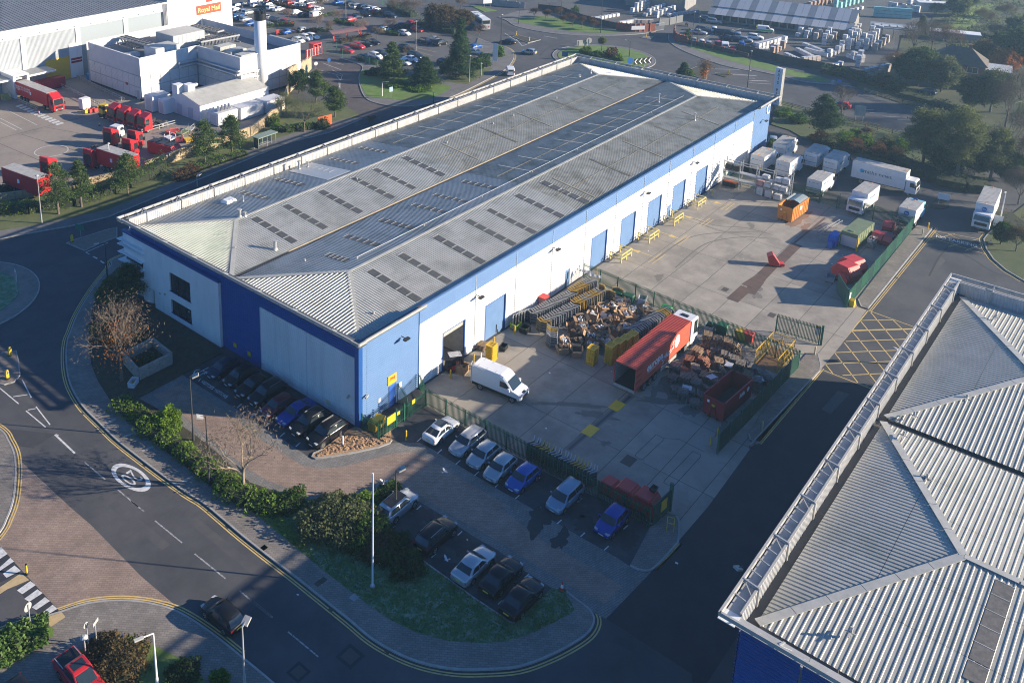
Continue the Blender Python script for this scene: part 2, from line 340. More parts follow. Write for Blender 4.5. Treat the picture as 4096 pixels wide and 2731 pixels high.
dr_lo=pts('23',905,1012,800,960,745,915,570,782,440,745,214,605)+pts('13',2130,432,1900,300,1650,130,1450,10)+pts('12',1420,1500,1270,1412,1170,1400,1040,1440,900,1450,600,1500,380,1500,200,1420,0,1350)+pts('02',2000,1230,1820,1060,1650,930,1500,830,1350,720,1180,630)
carpark=flat('car_park',pts('02',1180,630,1890,235)+[Vector((-0.2,23,0)),Vector((-0.2,0,0))]+pts('12',1215,1000,1500,680,2352,1140)+pts('23',900,20,1290,230,1120,565,905,1012,440,755,128,1058)+pts('13',1250,370,985,130)+pts('12',1040,1440,380,1500,0,1350)+pts('02',1650,930),0.004,M['asphalt_car'])
drw=flat('driveway',dr_up+dr_lo,0.010,M['paver_grey'])
flat('brown_paving',pts('02',1310,600,1560,500,2000,790)+pts('12',0,925,300,1105,450,1200,600,1228,800,1210,1100,1130,1250,1092,1400,1085,1600,1190,2000,1425,2230,1555)+pts('23',0,62,350,330,700,530,900,640,1045,735,900,880,780,830,500,665,300,545,0,355)+pts('12',1860,1700,1600,1550,1400,1425,1250,1325,1170,1312,1050,1370,900,1435,700,1465,500,1455,350,1400,150,1330,0,1240)+pts('02',1950,1100,1600,800),0.014,M['paver_brown'],drw)
mul_edge=pts('12',1212,985,1195,1012,1100,1048,900,1092,700,1128,560,1145,530,1130,545,1100,620,1068)
mulch=slab('mulch_bed',mul_edge+pts('12',830,905,905,870,945,890,1095,975,1205,905),0.11,M['mulch']);kerb(mul_edge,mulch,0.14)
mb=MB()
for k in range(700):
 x_=random.uniform(545,1205);y_=random.uniform(900,1140)
 lo_=1140-(x_-545)*0.2;hi_=1090-(x_-600)*0.75 if x_<830 else 915+(x_-830)*0.18
 if x_>1090:hi_=985-(x_-1090)*0.6
 if y_>lo_-8 or y_<hi_+8:continue
 c=T('12',x_,y_,.11);r_=random.uniform(.06,.16);a_=random.uniform(0,3)
 mb.obox((c.x,c.y,.11+r_*.2),(r_*math.cos(a_),r_*math.sin(a_),random.uniform(-.05,.05)),(-r_*.6*math.sin(a_),r_*.6*math.cos(a_),0),(0,0,r_*.4))
mb.build('bark_chunks',M['mulch'],mulch)['kind']='stuff'
isl=pts('23',1112,560,1180,593,1255,604,1310,585,1400,500,1500,385,1524,345,1530,190,1505,140,1440,112,1285,228)
cor=slab('corner_footway',isl,0.12,M['paver_foot']);kerb(crom(isl[:9],3),cor);dyl(pts('23',1330,600,1555,375),0.0001,name='double_yellow_line')
seg('double_yellow_line','23',1330,600,1535,365,0.12,M['yellow_paint']);
for t_,L_ in(('12',((25,770),(150,853),(277,937),(410,1022),(1447,980),(1622,1080),(1780,1172),(1940,1268),(2115,1368),(2287,1468))),('22',((150,1468),(323,1318),(682,1495))),('23',((328,72),(507,182),(707,292),(910,407),(1075,228),(228,645))),('13',((1445,60),(1222,238),(1795,280),(1572,470),(2140,870))),('02',((2045,692),(2165,775),(2285,852)))):
 for x_,y_ in L_:seg('bay_mark',t_,x_-19,y_+17,x_+19,y_-17,0.11,M['white_paint'],carpark,0.012 if t_!='12' else 0.0125)
def ground_text(s,t,x0,y0,x1,y1,hx,hy,z,parent,bold=0.0):
 a=T(t,x0,y0);b=T(t,x1,y1);h=T(t,hx,hy)-a;d=b-a
 o=text('painted_lettering',s,M['white_paint'],1.0,(0,0,0),(1,0,0),(0,1,0),parent,0.0,bold=bold)
 xs=[v.co.x for v in o.data.vertices];ys=[v.co.y for v in o.data.vertices];W_=max(xs)-min(xs);H_=max(ys)-min(ys)
 cx_=(max(xs)+min(xs))/2;cy_=(max(ys)+min(ys))/2;c=(a+b)/2+h/2
 for v in o.data.vertices:
  u=(v.co.x-cx_)/W_;q=(v.co.y-cy_)/H_
  P=c+d*u+h*q;v.co=(P.x,P.y,z)
 return o
ground_text('VISITORS','02',1712,487,1812,553,1738,470,0.013,carpark,0.01)
ground_text('VISITORS','02',1822,560,1928,628,1848,541,0.013,carpark,0.01)
for q in((1698,482,1714,460),(1812,552,1830,528),(1926,626,1948,602)):seg('bay_mark','02',*q,0.1,M['white_paint'],carpark,0.0125)
c=T('02',1700,405);ax=(T('02',1770,370)-c).normalized();ay=Vector((-ax.y,ax.x,0))
ribbon('wheelchair_mark',[c+ax*(.55*math.cos(a))+ay*(.55*math.sin(a))for a in[R(40+i*14)for i in range(20)]],0.12,0.0125,M['white_paint'],carpark)
ribbon('wheelchair_mark',[c+ax*0.1,c+ax*.75,c+ax*1.4],0.12,0.0131,M['white_paint'],carpark)
ribbon('wheelchair_mark',[c+ax*.55,c+ax*.6-ay*.5,c+ax*.2-ay*.75],0.12,0.0127,M['white_paint'],carpark)
yard_P=[Vector((9.6,-0.25,0))]+pts('12',1510,690)+pts('22',0,1050,350,1240,700,1420,960,1530)+pts('23',1440,110,1505,130,1528,190,1526,350)+pts('22',1780,1555,2090,1130,2140,1060)+pts('32',0,1040,300,640,480,385,560,330,610,390)+pts('31',790,1560,1010,1262,950,1240,930,1170,1150,890,1390,600,1400,505,1150,440,900,385,560,290,400,245,0,110)+pts('21',1935,20)+[Vector((104,-0.25,0)),Vector((60,-0.25,0))]
yard=flat('yard',yard_P,0.006,M['joint'])
bm=bmesh.new();bm.faces.new([bm.verts.new((q.x,q.y,0))for q in yard_P]);bm.normal_update()
for y_ in(-4.6,-9.0,-13.4,-17.8,-22.2,-26.6,-31,-35.4):
 bmesh.ops.bisect_plane(bm,geom=bm.verts[:]+bm.edges[:]+bm.faces[:],plane_co=(0,y_,0),plane_no=(0,1,0))
for x_ in(6,15.5,25,34.5,44,53.5,63,72.5,82,91.5):
 bmesh.ops.bisect_plane(bm,geom=bm.verts[:]+bm.edges[:]+bm.faces[:],plane_co=(x_,0,0),plane_no=(1,0,0))
CONC=[mat('yard_concrete_%d'%i,tuple(k*v for v in(0.25,0.225,0.19)),0.85,c2=tuple(k*v for v in(0.34,0.305,0.255)),scale=0.4,detail=10,c3=(0.165,0.15,0.128),s3=0.14+0.03*i,bump=0.1,bscale=6)for i,k in enumerate((0.92,1.0,1.06))]
for f_ in bm.faces:
 P=[v.co.copy()for v in f_.verts]
 if f_.calc_area()<0.05:continue
 c=f_.calc_center_median()
 Q=[]
 for v in P:
  d=v-c;Q.append(Vector((v.x-math.copysign(.028,d.x),v.y-math.copysign(.028,d.y),0)))
 flat('concrete_slab',Q,0.012,random.choice(CONC),yard)
bm.free()
rust=mat('rusty_plate',(0.13,0.075,0.055),0.8,c2=(0.075,0.055,0.048),scale=0.8,detail=8)
ribbon('drain_channel',pts('22',575,1065,1130,600),0.75,0.016,mat('channel_concrete',(0.16,0.15,0.14),0.9),yard)
ribbon('drain_grating',pts('22',590,1062,1115,610),0.3,0.020,mat('grating_steel',(0.05,0.055,0.06),0.6),yard)
for a,b in(((1000,692),0),((772,902),0)):
 c=T('22',*a);MB().box(c.x-.95,c.x+.95,c.y-.6,c.y+.6,0.01,0.03).build('steel_plate',M['yellow'],yard)
for k_,a in enumerate((((0,1120),(85,1010)),((85,1000),(200,880)),((245,860),(410,700)))):
 ribbon('steel_plate',pts('31',*a[0],*a[1]),1.5,0.018+.004*k_,rust,yard)
ribbon('steel_plate',pts('21',1985,1180,2110,1070),1.6,0.030,rust,yard);ribbon('steel_plate',pts('21',2115,1060,2225,990),1.7,0.034,rust,yard)
ribbon('drain_grating',pts('31',385,690,650,475),0.35,0.018,rust,yard)
for t_,x_,y_,s_ in(('22',1100,1160,.8),('21',1925,1087,.55),('31',195,1305,.6)):
 c=T(t_,x_,y_);MB().box(c.x-s_*1.5,c.x+s_*1.5,c.y-s_*1.5,c.y+s_*1.5,0.005,0.016).build('chamber_surround',CONC[0],yard);MB().box(c.x-s_,c.x+s_,c.y-s_*.7,c.y+s_*.7,0.005,0.022).build('chamber_cover',mat('iron_cover',(0.07,0.06,0.05)),yard)
for P in(pts('22',1335,935,1395,965,1395,985,1225,1145,1195,1150,1155,1120,1165,1100,1335,935),pts('22',1650,1078,1715,1108,1712,1130,1490,1372,1440,1370,1400,1345,1410,1325,1650,1078),pts('22',1395,968,1530,975,1750,1085)):
 ribbon('detector_loop',P,0.06,0.0165,M['joint'],yard)
for q in((1125,740,1315,808),(1335,583,1525,647),(1560,448,1750,505),(1720,315,1910,362)):
 seg('yellow_arrow','21',*q,0.12,M['yellow_paint'],yard,0.016)
for q in((1268,855,1383,775),(1300,868,1415,787),(1493,697,1598,622),(1525,707,1628,630),(1705,540,1797,477),(1737,548,1828,487),(1890,403,1977,345),(1925,412,2008,350)):
 seg('yellow_line','21',*q,0.1,M['yellow_paint'],yard,0.016)
for x_,y_,sx in((1145,750,-1),(1500,640,1),(1590,460,-1),(1880,353,1)):
 a=T('21',x_,y_);d=(T('21',x_+190,y_+66)-T('21',x_,y_)).normalized()*sx;n_=Vector((-d.y,d.x,0))
 flat('yellow_arrow',[a+d*.6,a-d*.9+n_*.45,a-d*.9-n_*.45],0.0168,M['yellow_paint'],yard)
f2=pts('31',1570,560,1015,1255,960,1240,930,1175,1150,890,1390,590,1440,540)
fw=slab('footway',f2,0.12,M['paver_foot']);kerb(pts('31',1570,560,1015,1250,960,1235,935,1175),fw);
for d in((1600,560,1032,1265),(1612,568,1046,1272)):seg('double_yellow_line','31',*d,0.1,M['yellow_paint'])
f3=pts('32',608,390,0,1040)+pts('22',2215,1010,2135,990,2125,930,2350,560)+pts('32',385,372,500,240,590,250,610,330)
fw=slab('footway',f3,0.12,M['paver_foot']);kerb(pts('32',590,250,612,340,605,390,0,1040)+pts('22',2215,1008,2140,985,2125,930),fw)
for d in((640,375,100,1018),(625,372,88,1010)):seg('double_yellow_line','32',*d,0.1,M['yellow_paint'])
YB=[('31',1020,1265,'31',1410,1405),('31',1040,1280,'32',1290,190),('31',950,1350,'32',1230,300),('32',880,50,'32',1165,400),('32',815,150,'32',1095,500),('32',735,240,'32',930,490),('32',650,330,'32',715,410),('32',620,380,'32',1050,545),('31',960,1350,'31',1230,1345),('31',880,1440,'31',1420,1425),('32',850,45,'32',1425,30),('32',830,140,'32',1345,120),('32',730,235,'32',1270,215),('32',650,330,'32',1220,310),('32',800,430,'32',1150,413),('32',1000,516,'32',1095,512),('31',1230,1345,'32',1390,110),('31',1018,1268,'32',610,375)]
for a in YB:ribbon('yellow_box_line',[T(*a[:3]),T(*a[3:])],0.13,0.006 if a[0]=='32' else 0.007,M['yellow_paint'],road)
ground_text('NO PARKING','31',1600,642,1952,728,1600,618,0.008,road,0.012)
NP=[(1575,585,2000,660),(1545,640,2040,790),(1590,600,1800,720),(1700,610,2000,750),(1545,665,1760,610),(1700,720,1960,655),(1560,650,1900,690),(1850,755,2010,690)]
for q in NP:seg('yellow_hatch_line','31',*q,0.09,M['yellow_paint'],z=0.0055)
flat('resurfaced_road',pts('23',910,1010,1292,612,1526,352)+pts('22',1780,1555,2140,1060)+pts('32',0,1040,600,395,1050,550)+[Vector((30,-40,0)),Vector((-6,-40,0))]+pts('23',1640,1480),0.003,M['asphalt_new_shaded'],road)  # newer asphalt, its colour also darkened to put the road's shade in
flat('junction_table',pts('02',160,1145,600,1555)+pts('03',780,210,1200,640,1480,880,1300,865,1000,838,700,868,505,940,0,395,0,330,110,110,160,-10)+pts('02',182,1300,180,1200),0.005,M['paver_brown'],road)
K2=pts('03',-300,1230,0,1130,350,1010,520,958,700,898,850,872,1000,862,1150,868,1300,890,1480,940,1650,1030,1850,1170,2050,1330,2352,1580,2700,1900)
K2=crom(K2,4)
pv2=slab('footway',K2+pts('03',2000,2300,-300,2000),0.12,M['paver_foot']);kerb(K2,pv2);dyl(K2[:-8],1)
flat('grass_bed',pts('03',-100,1180,0,1160,250,1085,400,1065,465,1110,455,1170,0,1460,-100,1500),0.16,M['grass'],pv2)
flat('grass_bed',pts('03',660,1300,840,1220,960,1165,1130,1165,1300,1240,1500,1340,1680,1470,1760,1561,1000,1800,850,1600),0.16,M['grass'],pv2)
flat('tactile_paving',pts('03',370,1015,530,965,562,1005,435,1090),0.126,mat('buff_tactile',(0.5,0.38,0.2),0.8,c2=(0.42,0.31,0.16),scale=2),pv2)
for x_,y_ in((10,385),(62,448),(118,520),(172,592)):
 pass
Z=[((-40,440),(8,395),(65,455),(-10,505)),((-5,590),(70,545),(118,505),(95,490)),((25,625),(125,555),(178,600),(55,660)),((145,768),(260,688),(305,722),(190,800)),((207,840),(320,758),(365,790),(250,865)),((272,912),(385,825),(428,858),(310,935)),((333,980),(450,890),(490,925),(365,1000))]
Z[1]=((-20,585),(88,490),(120,520),(0,600))
for q in Z:flat('zebra_stripe',pts('03',*[v for p_ in q for v in p_]),0.009,M['white_paint'],road)
flat('crossing_surface',pts('03',-40,380,0,390,190,600,50,680,-60,720),0.0065,M['asphalt_new_shaded'],road);flat('crossing_surface',pts('03',135,745,260,680,510,945,365,1010),0.0065,M['asphalt_new_shaded'],road)
flat('refuge_paving',pts('03',0,740,180,620,250,680,60,760,0,800),0.02,mat('buff_tactile',(0.5,0.38,0.2)),road)
K3=crom(pts('02',-300,700,0,895,70,990,120,1100,135,1250,120,1450,95,1561)+pts('03',60,150,0,270,-200,500),4)
iz=slab('footway',K3+pts('03',-600,300)+pts('02',-500,900),0.12,M['paver_foot']);kerb(K3,iz);dyl(K3,1)
ti=pts('01',570,692,640,665,930,575,1000,560,1000,640,850,700,725,757)
o=slab('traffic_island',ti,0.12,mat('island_paving',(0.16,0.135,0.115),0.9,c2=(0.2,0.17,0.14),scale=1.5));kerb(ti+ti[:1],o,0.14)
ti=pts('02',-60,300,30,238,138,225,155,300,172,430,120,490,40,512,-60,500)
o=slab('traffic_island',ti,0.12,MATS['island_paving']);kerb(ti+ti[:1],o,0.14)
WH=[('02',0,540,160,673),('02',190,467,268,620),('02',112,612,235,594),('02',222,732,390,872),('02',308,697,428,852),('02',238,725,305,713),('02',470,935,640,1095),('02',480,932,500,945),('02',722,1170,900,1320),('02',1000,1400,1185,1555),('03',1120,5,1232,95),('03',1325,172,1558,362),('03',1665,455,1930,668),('03',2048,770,2320,995),('13',0,840,195,1000),('13',325,1120,585,1335),('01',730,770,925,685),('01',735,770,765,785)]
for i_,q in enumerate(WH):seg('white_line',*q,0.13 if q[1]!=470 else 0.2,M['white_paint']if i_<8 or i_>15 else M['worn_paint'])
for q in((795,803,832,822),(860,842,890,862),(903,885,915,900),(885,583,930,570)):seg('white_line','01',*q,0.25,M['white_paint'])
ribbon('worn_joint',pts('03',1030,355,1420,105,1540,35),0.05,0.006,M['joint'],road)
c=T('02',1119,1300);A_=(T('02',1262,1405)-T('02',978,1196))/2;B_=(T('02',1190,1240)-T('02',1045,1362))/2
A_=A_*1.02;B_=(B_-A_*(B_.dot(A_)/A_.dot(A_)))*1.05;mb=MB();n_=48
vs=[]
for k in range(n_):
 a=2*math.pi*k/n_;e=A_*math.cos(a)+B_*math.sin(a);vs+=[(c.x+e.x,c.y+e.y,.007),(c.x+e.x*.75,c.y+e.y*.75,.007)]
fs=[(2*k,2*k+1,(2*k+3)%(2*n_),(2*k+2)%(2*n_))for k in range(n_)]
mb.add(vs,fs).build('speed_roundel',M['white_paint'],road)
o=text('speed_roundel_number','20',M['white_paint'],1.0,(0,0,0),(1,0,0),(0,1,0),road,0.0)
an=A_.normalized();rt=Vector((an.y,-an.x,0))
for v in o.data.vertices:
 u,q=v.co.x,v.co.y;P=c+rt*(u*1.45)+an*((q-0.0)*3.1);v.co=(P.x,P.y,.007)
for x_,y_,s_ in((858,1330,.55),(415,1465,.45)):
 c=T('13',x_,y_);MB().box(c.x-s_*1.5,c.x+s_*1.5,c.y-s_*1.5,c.y+s_*1.5,-.01,.004).build('cover_surround',M['asphalt_new_shaded'],road);MB().box(c.x-s_,c.x+s_,c.y-s_,c.y+s_,-.01,.009).build('manhole_cover',mat('iron_cover',(0.07,0.06,0.05)),road)
cc,rr=circ3(T('01',0,857),T('01',338,1050),T('01',0,1382))
o=slab('roundabout_apron',ring(cc,rr),0.10,M['paver_foot']);kerb(ring(cc,rr)+[ring(cc,rr)[0]],o)
slab('roundabout_grass',ring(cc,rr-2.6),0.16,M['frost'])
far_k=crom(pts('01',-200,690,0,655,300,600,600,548,930,467,1300,360)+pts('10',700,1130,930,1070,1000,1010,930,985,850,925),3)
far_i=pts('01',-200,620,0,590,300,540,600,480,930,408)+pts('10',250,1180,600,1080,850,1010,930,985)
o=slab('footway',pts('01',-200,690,0,655,300,600,600,548,930,467)+pts('10',300,1235,700,1130,960,1020)+list(reversed(far_i[:-1])),0.12,mat('footpath_tarmac',(0.12,0.115,0.11),0.9,c2=(0.16,0.155,0.15),scale=0.5,detail=8));kerb(pts('01',-200,690,0,655,300,600,600,548,930,467)+pts('10',300,1235,700,1130,960,1020),o)
wall_line=pts('01',-260,370,0,333,330,290,760,195)+pts('00',1250,1480,1600,1345,2000,1225,2150,1170)+pts('10',100,1110,190,1030)
slab('grass_verge',[Vector(q)for q in far_i]+pts('10',850,930,790,900,690,960,640,860,560,880,330,870,250,1000)+list(reversed(wall_line)),0.10,mat('verge_grass',(0.07,0.095,0.028),0.9,c2=(0.12,0.13,0.05),scale=0.4,detail=9,bump=.6,bscale=7))
flat('depot_yard',[Vector(q)for q in wall_line[:8]]+pts('00',2300,1060)+[Vector((78,100,0)),Vector((78,142,0)),Vector((-40,142,0)),Vector((-40,80,0))],0.008,M['rmyard'])
depot=bpy.data.objects['depot_yard']
cq,rq=T('00',440,1292),0
ribbon('painted_circle',[cq+Vector((3.0*math.cos(a),3.0*math.sin(a),0))for a in[2*math.pi*i/40 for i in range(41)]],0.15,0.014,M['white_paint'],depot)
for q in((45,935,315,1070),(0,1012,190,1110),(0,1045,140,1115),(590,960,640,985)):seg('white_line','00',*q,0.13,M['white_paint'],depot,0.014)
for k in range(12):
 x_=130+k*31;y_=910+k*14;flat('crossing_stripe',pts('00',x_,y_,x_+60,y_-18,x_+78,y_-8,x_+18,y_+10),0.013,M['white_paint'],depot)
for q in((0,1185,760,990),(0,1230,400,1400),(180,1150,780,1330),(390,1090,900,1180)):seg('slab_joint','00',*q,0.12,M['joint'],depot,0.0125)
flat('access_road',pts('10',500,520,640,470,820,530,960,570,930,660,950,770,1000,850,1100,890,1250,912,1420,915,1800,820,900,1080,850,930,640,760,640,700,600,670,570,640),0.006,M['paver_red'],road)
for q in((620,540,780,600),(610,605,780,650),(700,600,790,640),(740,650,775,690),(790,645,775,690),(760,710,765,750),(770,710,770,760),(730,540,800,555)):seg('white_line','10',*q,0.12,M['white_paint'],z=0.010)
K4=crom(pts('10',780,500,900,540,965,580,932,660,950,770,1000,850,1100,890,1250,912,1420,908,1600,870,1780,808,2000,700,2180,600,2255,500,2230,430,2150,395,2050,370,1950,330),4)
o=slab('footway',K4+pts('10',1900,460,1700,560,1350,620,1000,520),0.12,MATS['footpath_tarmac']);kerb(K4,o)
dyl(K4[24:60],-1)
flat('lawn',crom(pts('10',940,690,985,805,1040,835,1180,850,1400,865,1560,842,1722,752,1600,715,1500,690,1300,640,980,600),3,True),0.14,M['grass'],o)
flat('lawn',pts('10',1640,705,1860,725,1990,655,2080,585,1900,600,1700,650),0.14,MATS['verge_grass'],o)
flat('depot_car_park',pts('10',500,470,650,455,1000,510,1350,610,1700,560,1900,455,1960,320,1700,250,1300,150,1100,0,1000,-250,-300,-250,-300,330,300,340),0.005,M['tarmac_far'])
dcp=bpy.data.objects['depot_car_park']
for q in((1400,430,1560,480),(1430,470,1540,500),(1420,410,1600,450)):seg('yellow_line','10',*q,0.1,M['yellow_paint'],dcp,0.010)
cc2,rr2=circ3(T('20',455,490),T('20',900,392),T('20',1330,520))
o=slab('roundabout_apron',ring(cc2,rr2),0.10,MATS['footpath_tarmac']);kerb(ring(cc2,rr2)+[ring(cc2,rr2)[0]],o)
slab('roundabout_grass',ring(cc2,rr2-1.3),0.16,M['grass'])
K5=crom(pts('20',-20,150,60,180,130,225,300,265,560,300,860,308,1150,298,1330,275),3)
o=slab('footway',K5+pts('20',1330,262,1000,250,700,180,330,80,150,100),0.12,MATS['footpath_tarmac']);kerb(K5,o)
flat('lawn',crom(pts('20',118,178,280,148,420,150,700,205,860,248,1010,268,1300,268,1150,276,860,288,600,272,300,222),3,True),0.14,mat('bright_grass',(0.085,0.155,0.025),0.9,c2=(0.13,0.2,0.04),scale=.4,detail=9,bump=.5,bscale=6),o)
K6=crom(pts('20',1440,300,1445,350,1500,400,1620,460,1900,560,2140,610)+pts('30',0,597,250,650,480,703,700,722,900,745),3)
o=slab('footway',K6+pts('30',900,730,700,690,300,590,0,505)+pts('20',1900,425,1600,370,1500,300),0.12,MATS['footpath_tarmac']);kerb(K6,o)
flat('lawn',pts('20',1575,385,1700,398,1900,440,2140,500)+pts('30',300,592,560,645,700,692,640,712,480,682,250,628,0,570)+pts('20',1900,508,1620,410),0.14,MATS['bright_grass'],o)
for t_,q in(('20',(1780,590,2080,598)),('20',(1840,625,2190,648)),('20',(1990,640,2200,652)),('20',(2120,690,2300,697)),('20',(140,340,190,395)),('20',(190,395,350,340)),('20',(40,285,140,350)),('20',(375,310,490,330)),('30',(0,690,150,690)),('30',(0,710,190,722)),('30',(890,910,990,915)),('30',(910,935,1070,942)),('30',(1030,965,1180,970)),('30',(1140,995,1290,1003)),('30',(1270,1025,1380,1030)),('30',(0,670,50,672))):
 seg('white_line',t_,*q,0.15,M['white_paint'])
ti=pts('20',108,318,160,305,260,330,345,345,240,370);o=slab('traffic_island',ti,0.12,M['soil']);kerb(ti+ti[:1],o,.14)
ti=pts('20',1205,325,1250,315,1310,318,1285,340);o=slab('traffic_island',ti,0.12,MATS['island_paving']);kerb(ti+ti[:1],o,.14)
ti=pts('20',1600,610,1690,570,1780,590,1760,690,1650,650);o=slab('traffic_island',ti,0.12,M['soil']);kerb(ti+ti[:1],o,.14)
ti=pts('20',1840,640,1950,620,1990,650,1930,665);o=slab('traffic_island',ti,0.12,M['soil'])
slab('grass_verge',pts('10',1880,50,1960,55,2110,95,2000,105),0.12,M['grass'])
flat('merchant_yard',pts('20',330,80,500,30,700,-200,2600,-200)+pts('30',1700,-120,1500,200,1250,330,1200,560,1050,670,600,560,0,440)+pts('20',1900,400,1560,330,1330,262,1000,240,700,170),0.005,mat('merchant_tarmac',(0.062,0.062,0.064),0.9,c2=(0.095,0.094,0.092),scale=.15,detail=9))
my=bpy.data.objects['merchant_yard']
for k in range(5):seg('bay_line','20',1740+k*85,330-k*20,1830+k*85,285-k*16,0.12,M['white_paint'],my,0.009)
slab('grass_bank',pts('30',240,850,480,935,800,1000,1350,1150,1700,1240,2352,1420,2700,1500)+pts('31',2700,60,2150,40,1700,60)+pts('30',1600,1561,1350,1440,1000,1350,560,1240,350,1120,190,1070),0.15,mat('bank_grass',(0.05,0.075,0.022),0.95,c2=(0.085,0.095,0.035),scale=.4,detail=9,bump=.7,bscale=5))
slab('woodland_floor',pts('30',1050,670,1250,560,1300,330,1550,200,1720,-150,3200,-150,3200,900,2600,1250,2352,1200,2000,1090,1700,1010,1350,900,1000,790,850,730),0.12,mat('woodland_ground',(0.035,0.042,0.016),0.95,c2=(0.07,0.08,0.028),scale=.12,detail=9,bump=.7,bscale=3))
K7=crom(pts('31',1500,225,1700,270,1900,305,2000,330)+pts('31',2100,560,2030,620,2008,660,2030,740,2090,830,2200,925,2352,1015,2600,1150),3)
o=slab('grass_bank',pts('31',2130,540,2040,620,2008,660,2030,740,2090,830,2200,925,2352,1015,2700,1180,3000,700,2700,100),0.13,MATS['bank_grass']);kerb(pts('31',2130,540,2040,620,2008,660,2030,740,2090,830,2200,925,2352,1015),o)
for d in(0.35,0.6):ribbon('double_yellow_line',offs(pts('31',2040,620,2008,660,2030,740,2090,830,2200,925,2352,1015),-d),.1,.006,M['yellow_paint'],road)
o=slab('traffic_island',crom(pts('31',1548,385,1600,315,1680,330,1710,370,1680,395,1620,400),3,True),0.12,M['soil'])
flat('meadow',pts('30',1690,260,1800,140,1880,60,2060,30,2120,70,1980,170,1880,260,1790,300),0.135,mat('bright_meadow',(0.11,0.17,0.03),0.95,c2=(0.17,0.23,0.05),scale=.2,detail=9))
STN=mat('oil_stain',(0.024,0.024,0.026),.75,c2=(.038,.038,.04),scale=1.5);STC=mat('concrete_stain',(0.135,0.122,0.105),.85,c2=(.175,.158,.135),scale=1.2,detail=8);RST=mat('rust_stain',(0.20,0.115,0.07),.85,c2=(.24,.17,.12),scale=.8,detail=8)
def blot(t_,x_,y_,rx,ry,rz,m,parent,z,seed):
 rn=random.Random(seed);c=T(t_,x_,y_);ph=[rn.uniform(0,6.3)for _ in range(4)];P=[]
 for k in range(40):
  a=2*math.pi*k/40;r_=1+.22*math.sin(2*a+ph[0])+.2*math.sin(3*a+ph[1])+.13*math.sin(7*a+ph[2])+.08*math.sin(11*a+ph[3]);x=rx*r_*math.cos(a);y=ry*r_*math.sin(a);P.append(Vector((c.x+x*math.cos(rz)-y*math.sin(rz),c.y+x*math.sin(rz)+y*math.cos(rz),0)))
 return flat('stain',P,z,m,parent)
for i,q in enumerate((('23',650,85,1.2,.9),('23',1090,310,1.3,1.0),('23',1010,180,1.0,.8),('23',740,210,.9,1.3),('13',1480,110,1.2,.8),('13',1860,400,1.6,1.0),('13',1640,560,1.3,.8),('13',1560,330,.9,.7),('12',120,900,.9,.6),('12',330,1010,.7,.6),('02',2040,660,1.0,.5),('22',330,1300,.9,.7),('23',500,70,.8,.5))):blot(*q[:3],q[3],q[4],.4*i,STN,carpark,0.0082,i)
for i,q in enumerate((('23',330,170,1.8,1.0,.5),('23',520,330,1.2,.7,.3))):blot(*q[:3],q[3],q[4],q[5],STN,drw,0.0165,40+i)
for i,q in enumerate((('22',600,680,3.4,.45,-.9),('22',820,770,2.0,.6,-1.0),('22',1400,650,3.2,.5,-1.0),('22',1650,720,1.5,.9,0),('22',900,1010,.5,.4,0),('22',1900,900,1.6,.5,.3),('21',1360,980,.9,.6,0),('21',2150,540,1.0,.5,.4),('21',2200,1080,1.1,.5,.3),('31',70,1140,1.0,.5,.2),('31',600,560,1.3,.7,.2),('22',1330,560,1.2,.5,.2))):blot(*q[:3],q[3],q[4],q[5],STC,yard,0.0146,60+i)
for i,q in enumerate((('31',440,480,3.0,.8,.0),('31',360,520,1.4,.7,.2),('31',480,560,1.8,.6,.1))):blot(*q[:3],q[3],q[4],q[5],RST,yard,0.0150+.0004*i,80+i)
TYR=mat('tyre_mark',(.15,.138,.12),.9)
for k,A in enumerate(((1330,830,1600,650,1900,600,2250,590),(1500,900,1750,700,2050,640,2300,650),(1650,480,1850,540,2100,560,2330,620),(1700,520,1900,590,2150,610))):ribbon('tyre_mark',crom(pts('21',*A),8),.22,0.0140+.0001*k,TYR,yard)
ATY=mat('tyre_track',(.034,.035,.038),.9)
for k,A in enumerate((('31',(1750,740,1900,820,2100,940,2300,990)),('31',(1540,970,1620,820,1720,700)),('20',(340,480,400,420,520,370,640,350)))):ribbon('tyre_mark',crom(pts(A[0],*A[1]),8),.25,0.0042,ATY,road)
WRN=mat('worn_asphalt',(.083,.081,.08),.9,c2=(.06,.061,.064),scale=.5,detail=9)
for k,A in enumerate((('03',(1640,160,1850,330,2060,500,2230,640)),('03',(960,20,1180,200,1420,400)),('02',(380,860,640,1080,880,1290)))):ribbon('wheel_track',crom(pts(A[0],*A[1]),6),.9,0.0030+.0002*k,WRN,road)
PTC=[mat('asphalt_repair',(.04,.041,.045),.9,c2=(.05,.051,.055),scale=1),mat('asphalt_repair_pale',(.088,.086,.084),.9,c2=(.07,.07,.07),scale=1)]
for k,(t_,q)in enumerate((('02',(20,880,480,930,280,1050,0,1010)),('02',(240,560,300,690,170,640,130,600)),('13',(60,900,160,980,100,1040,0,960)),('31',(1640,800,1680,840,1540,1000,1500,980)),('23',(1000,1150,1180,1230,1130,1290,950,1200)),('32',(760,560,860,590,700,760,620,720)),('10',(2100,180,2300,250,2260,280,2080,215)))):flat('road_repair',pts(t_,*q),0.0036+.0001*k,PTC[k%2],road)
for t_,x_,y_ in(('02',700,760),('02',1240,1195),('03',1950,220),('13',700,925),('13',1180,1285),('03',1560,985),('31',1260,985),('23',650,1180)):
 c=T(t_,x_,y_);MB().box(c.x-.22,c.x+.22,c.y-.22,c.y+.22,-.01,.0085).build('gully_grate',mat('iron_cover',(0.07,0.06,0.05)),road)
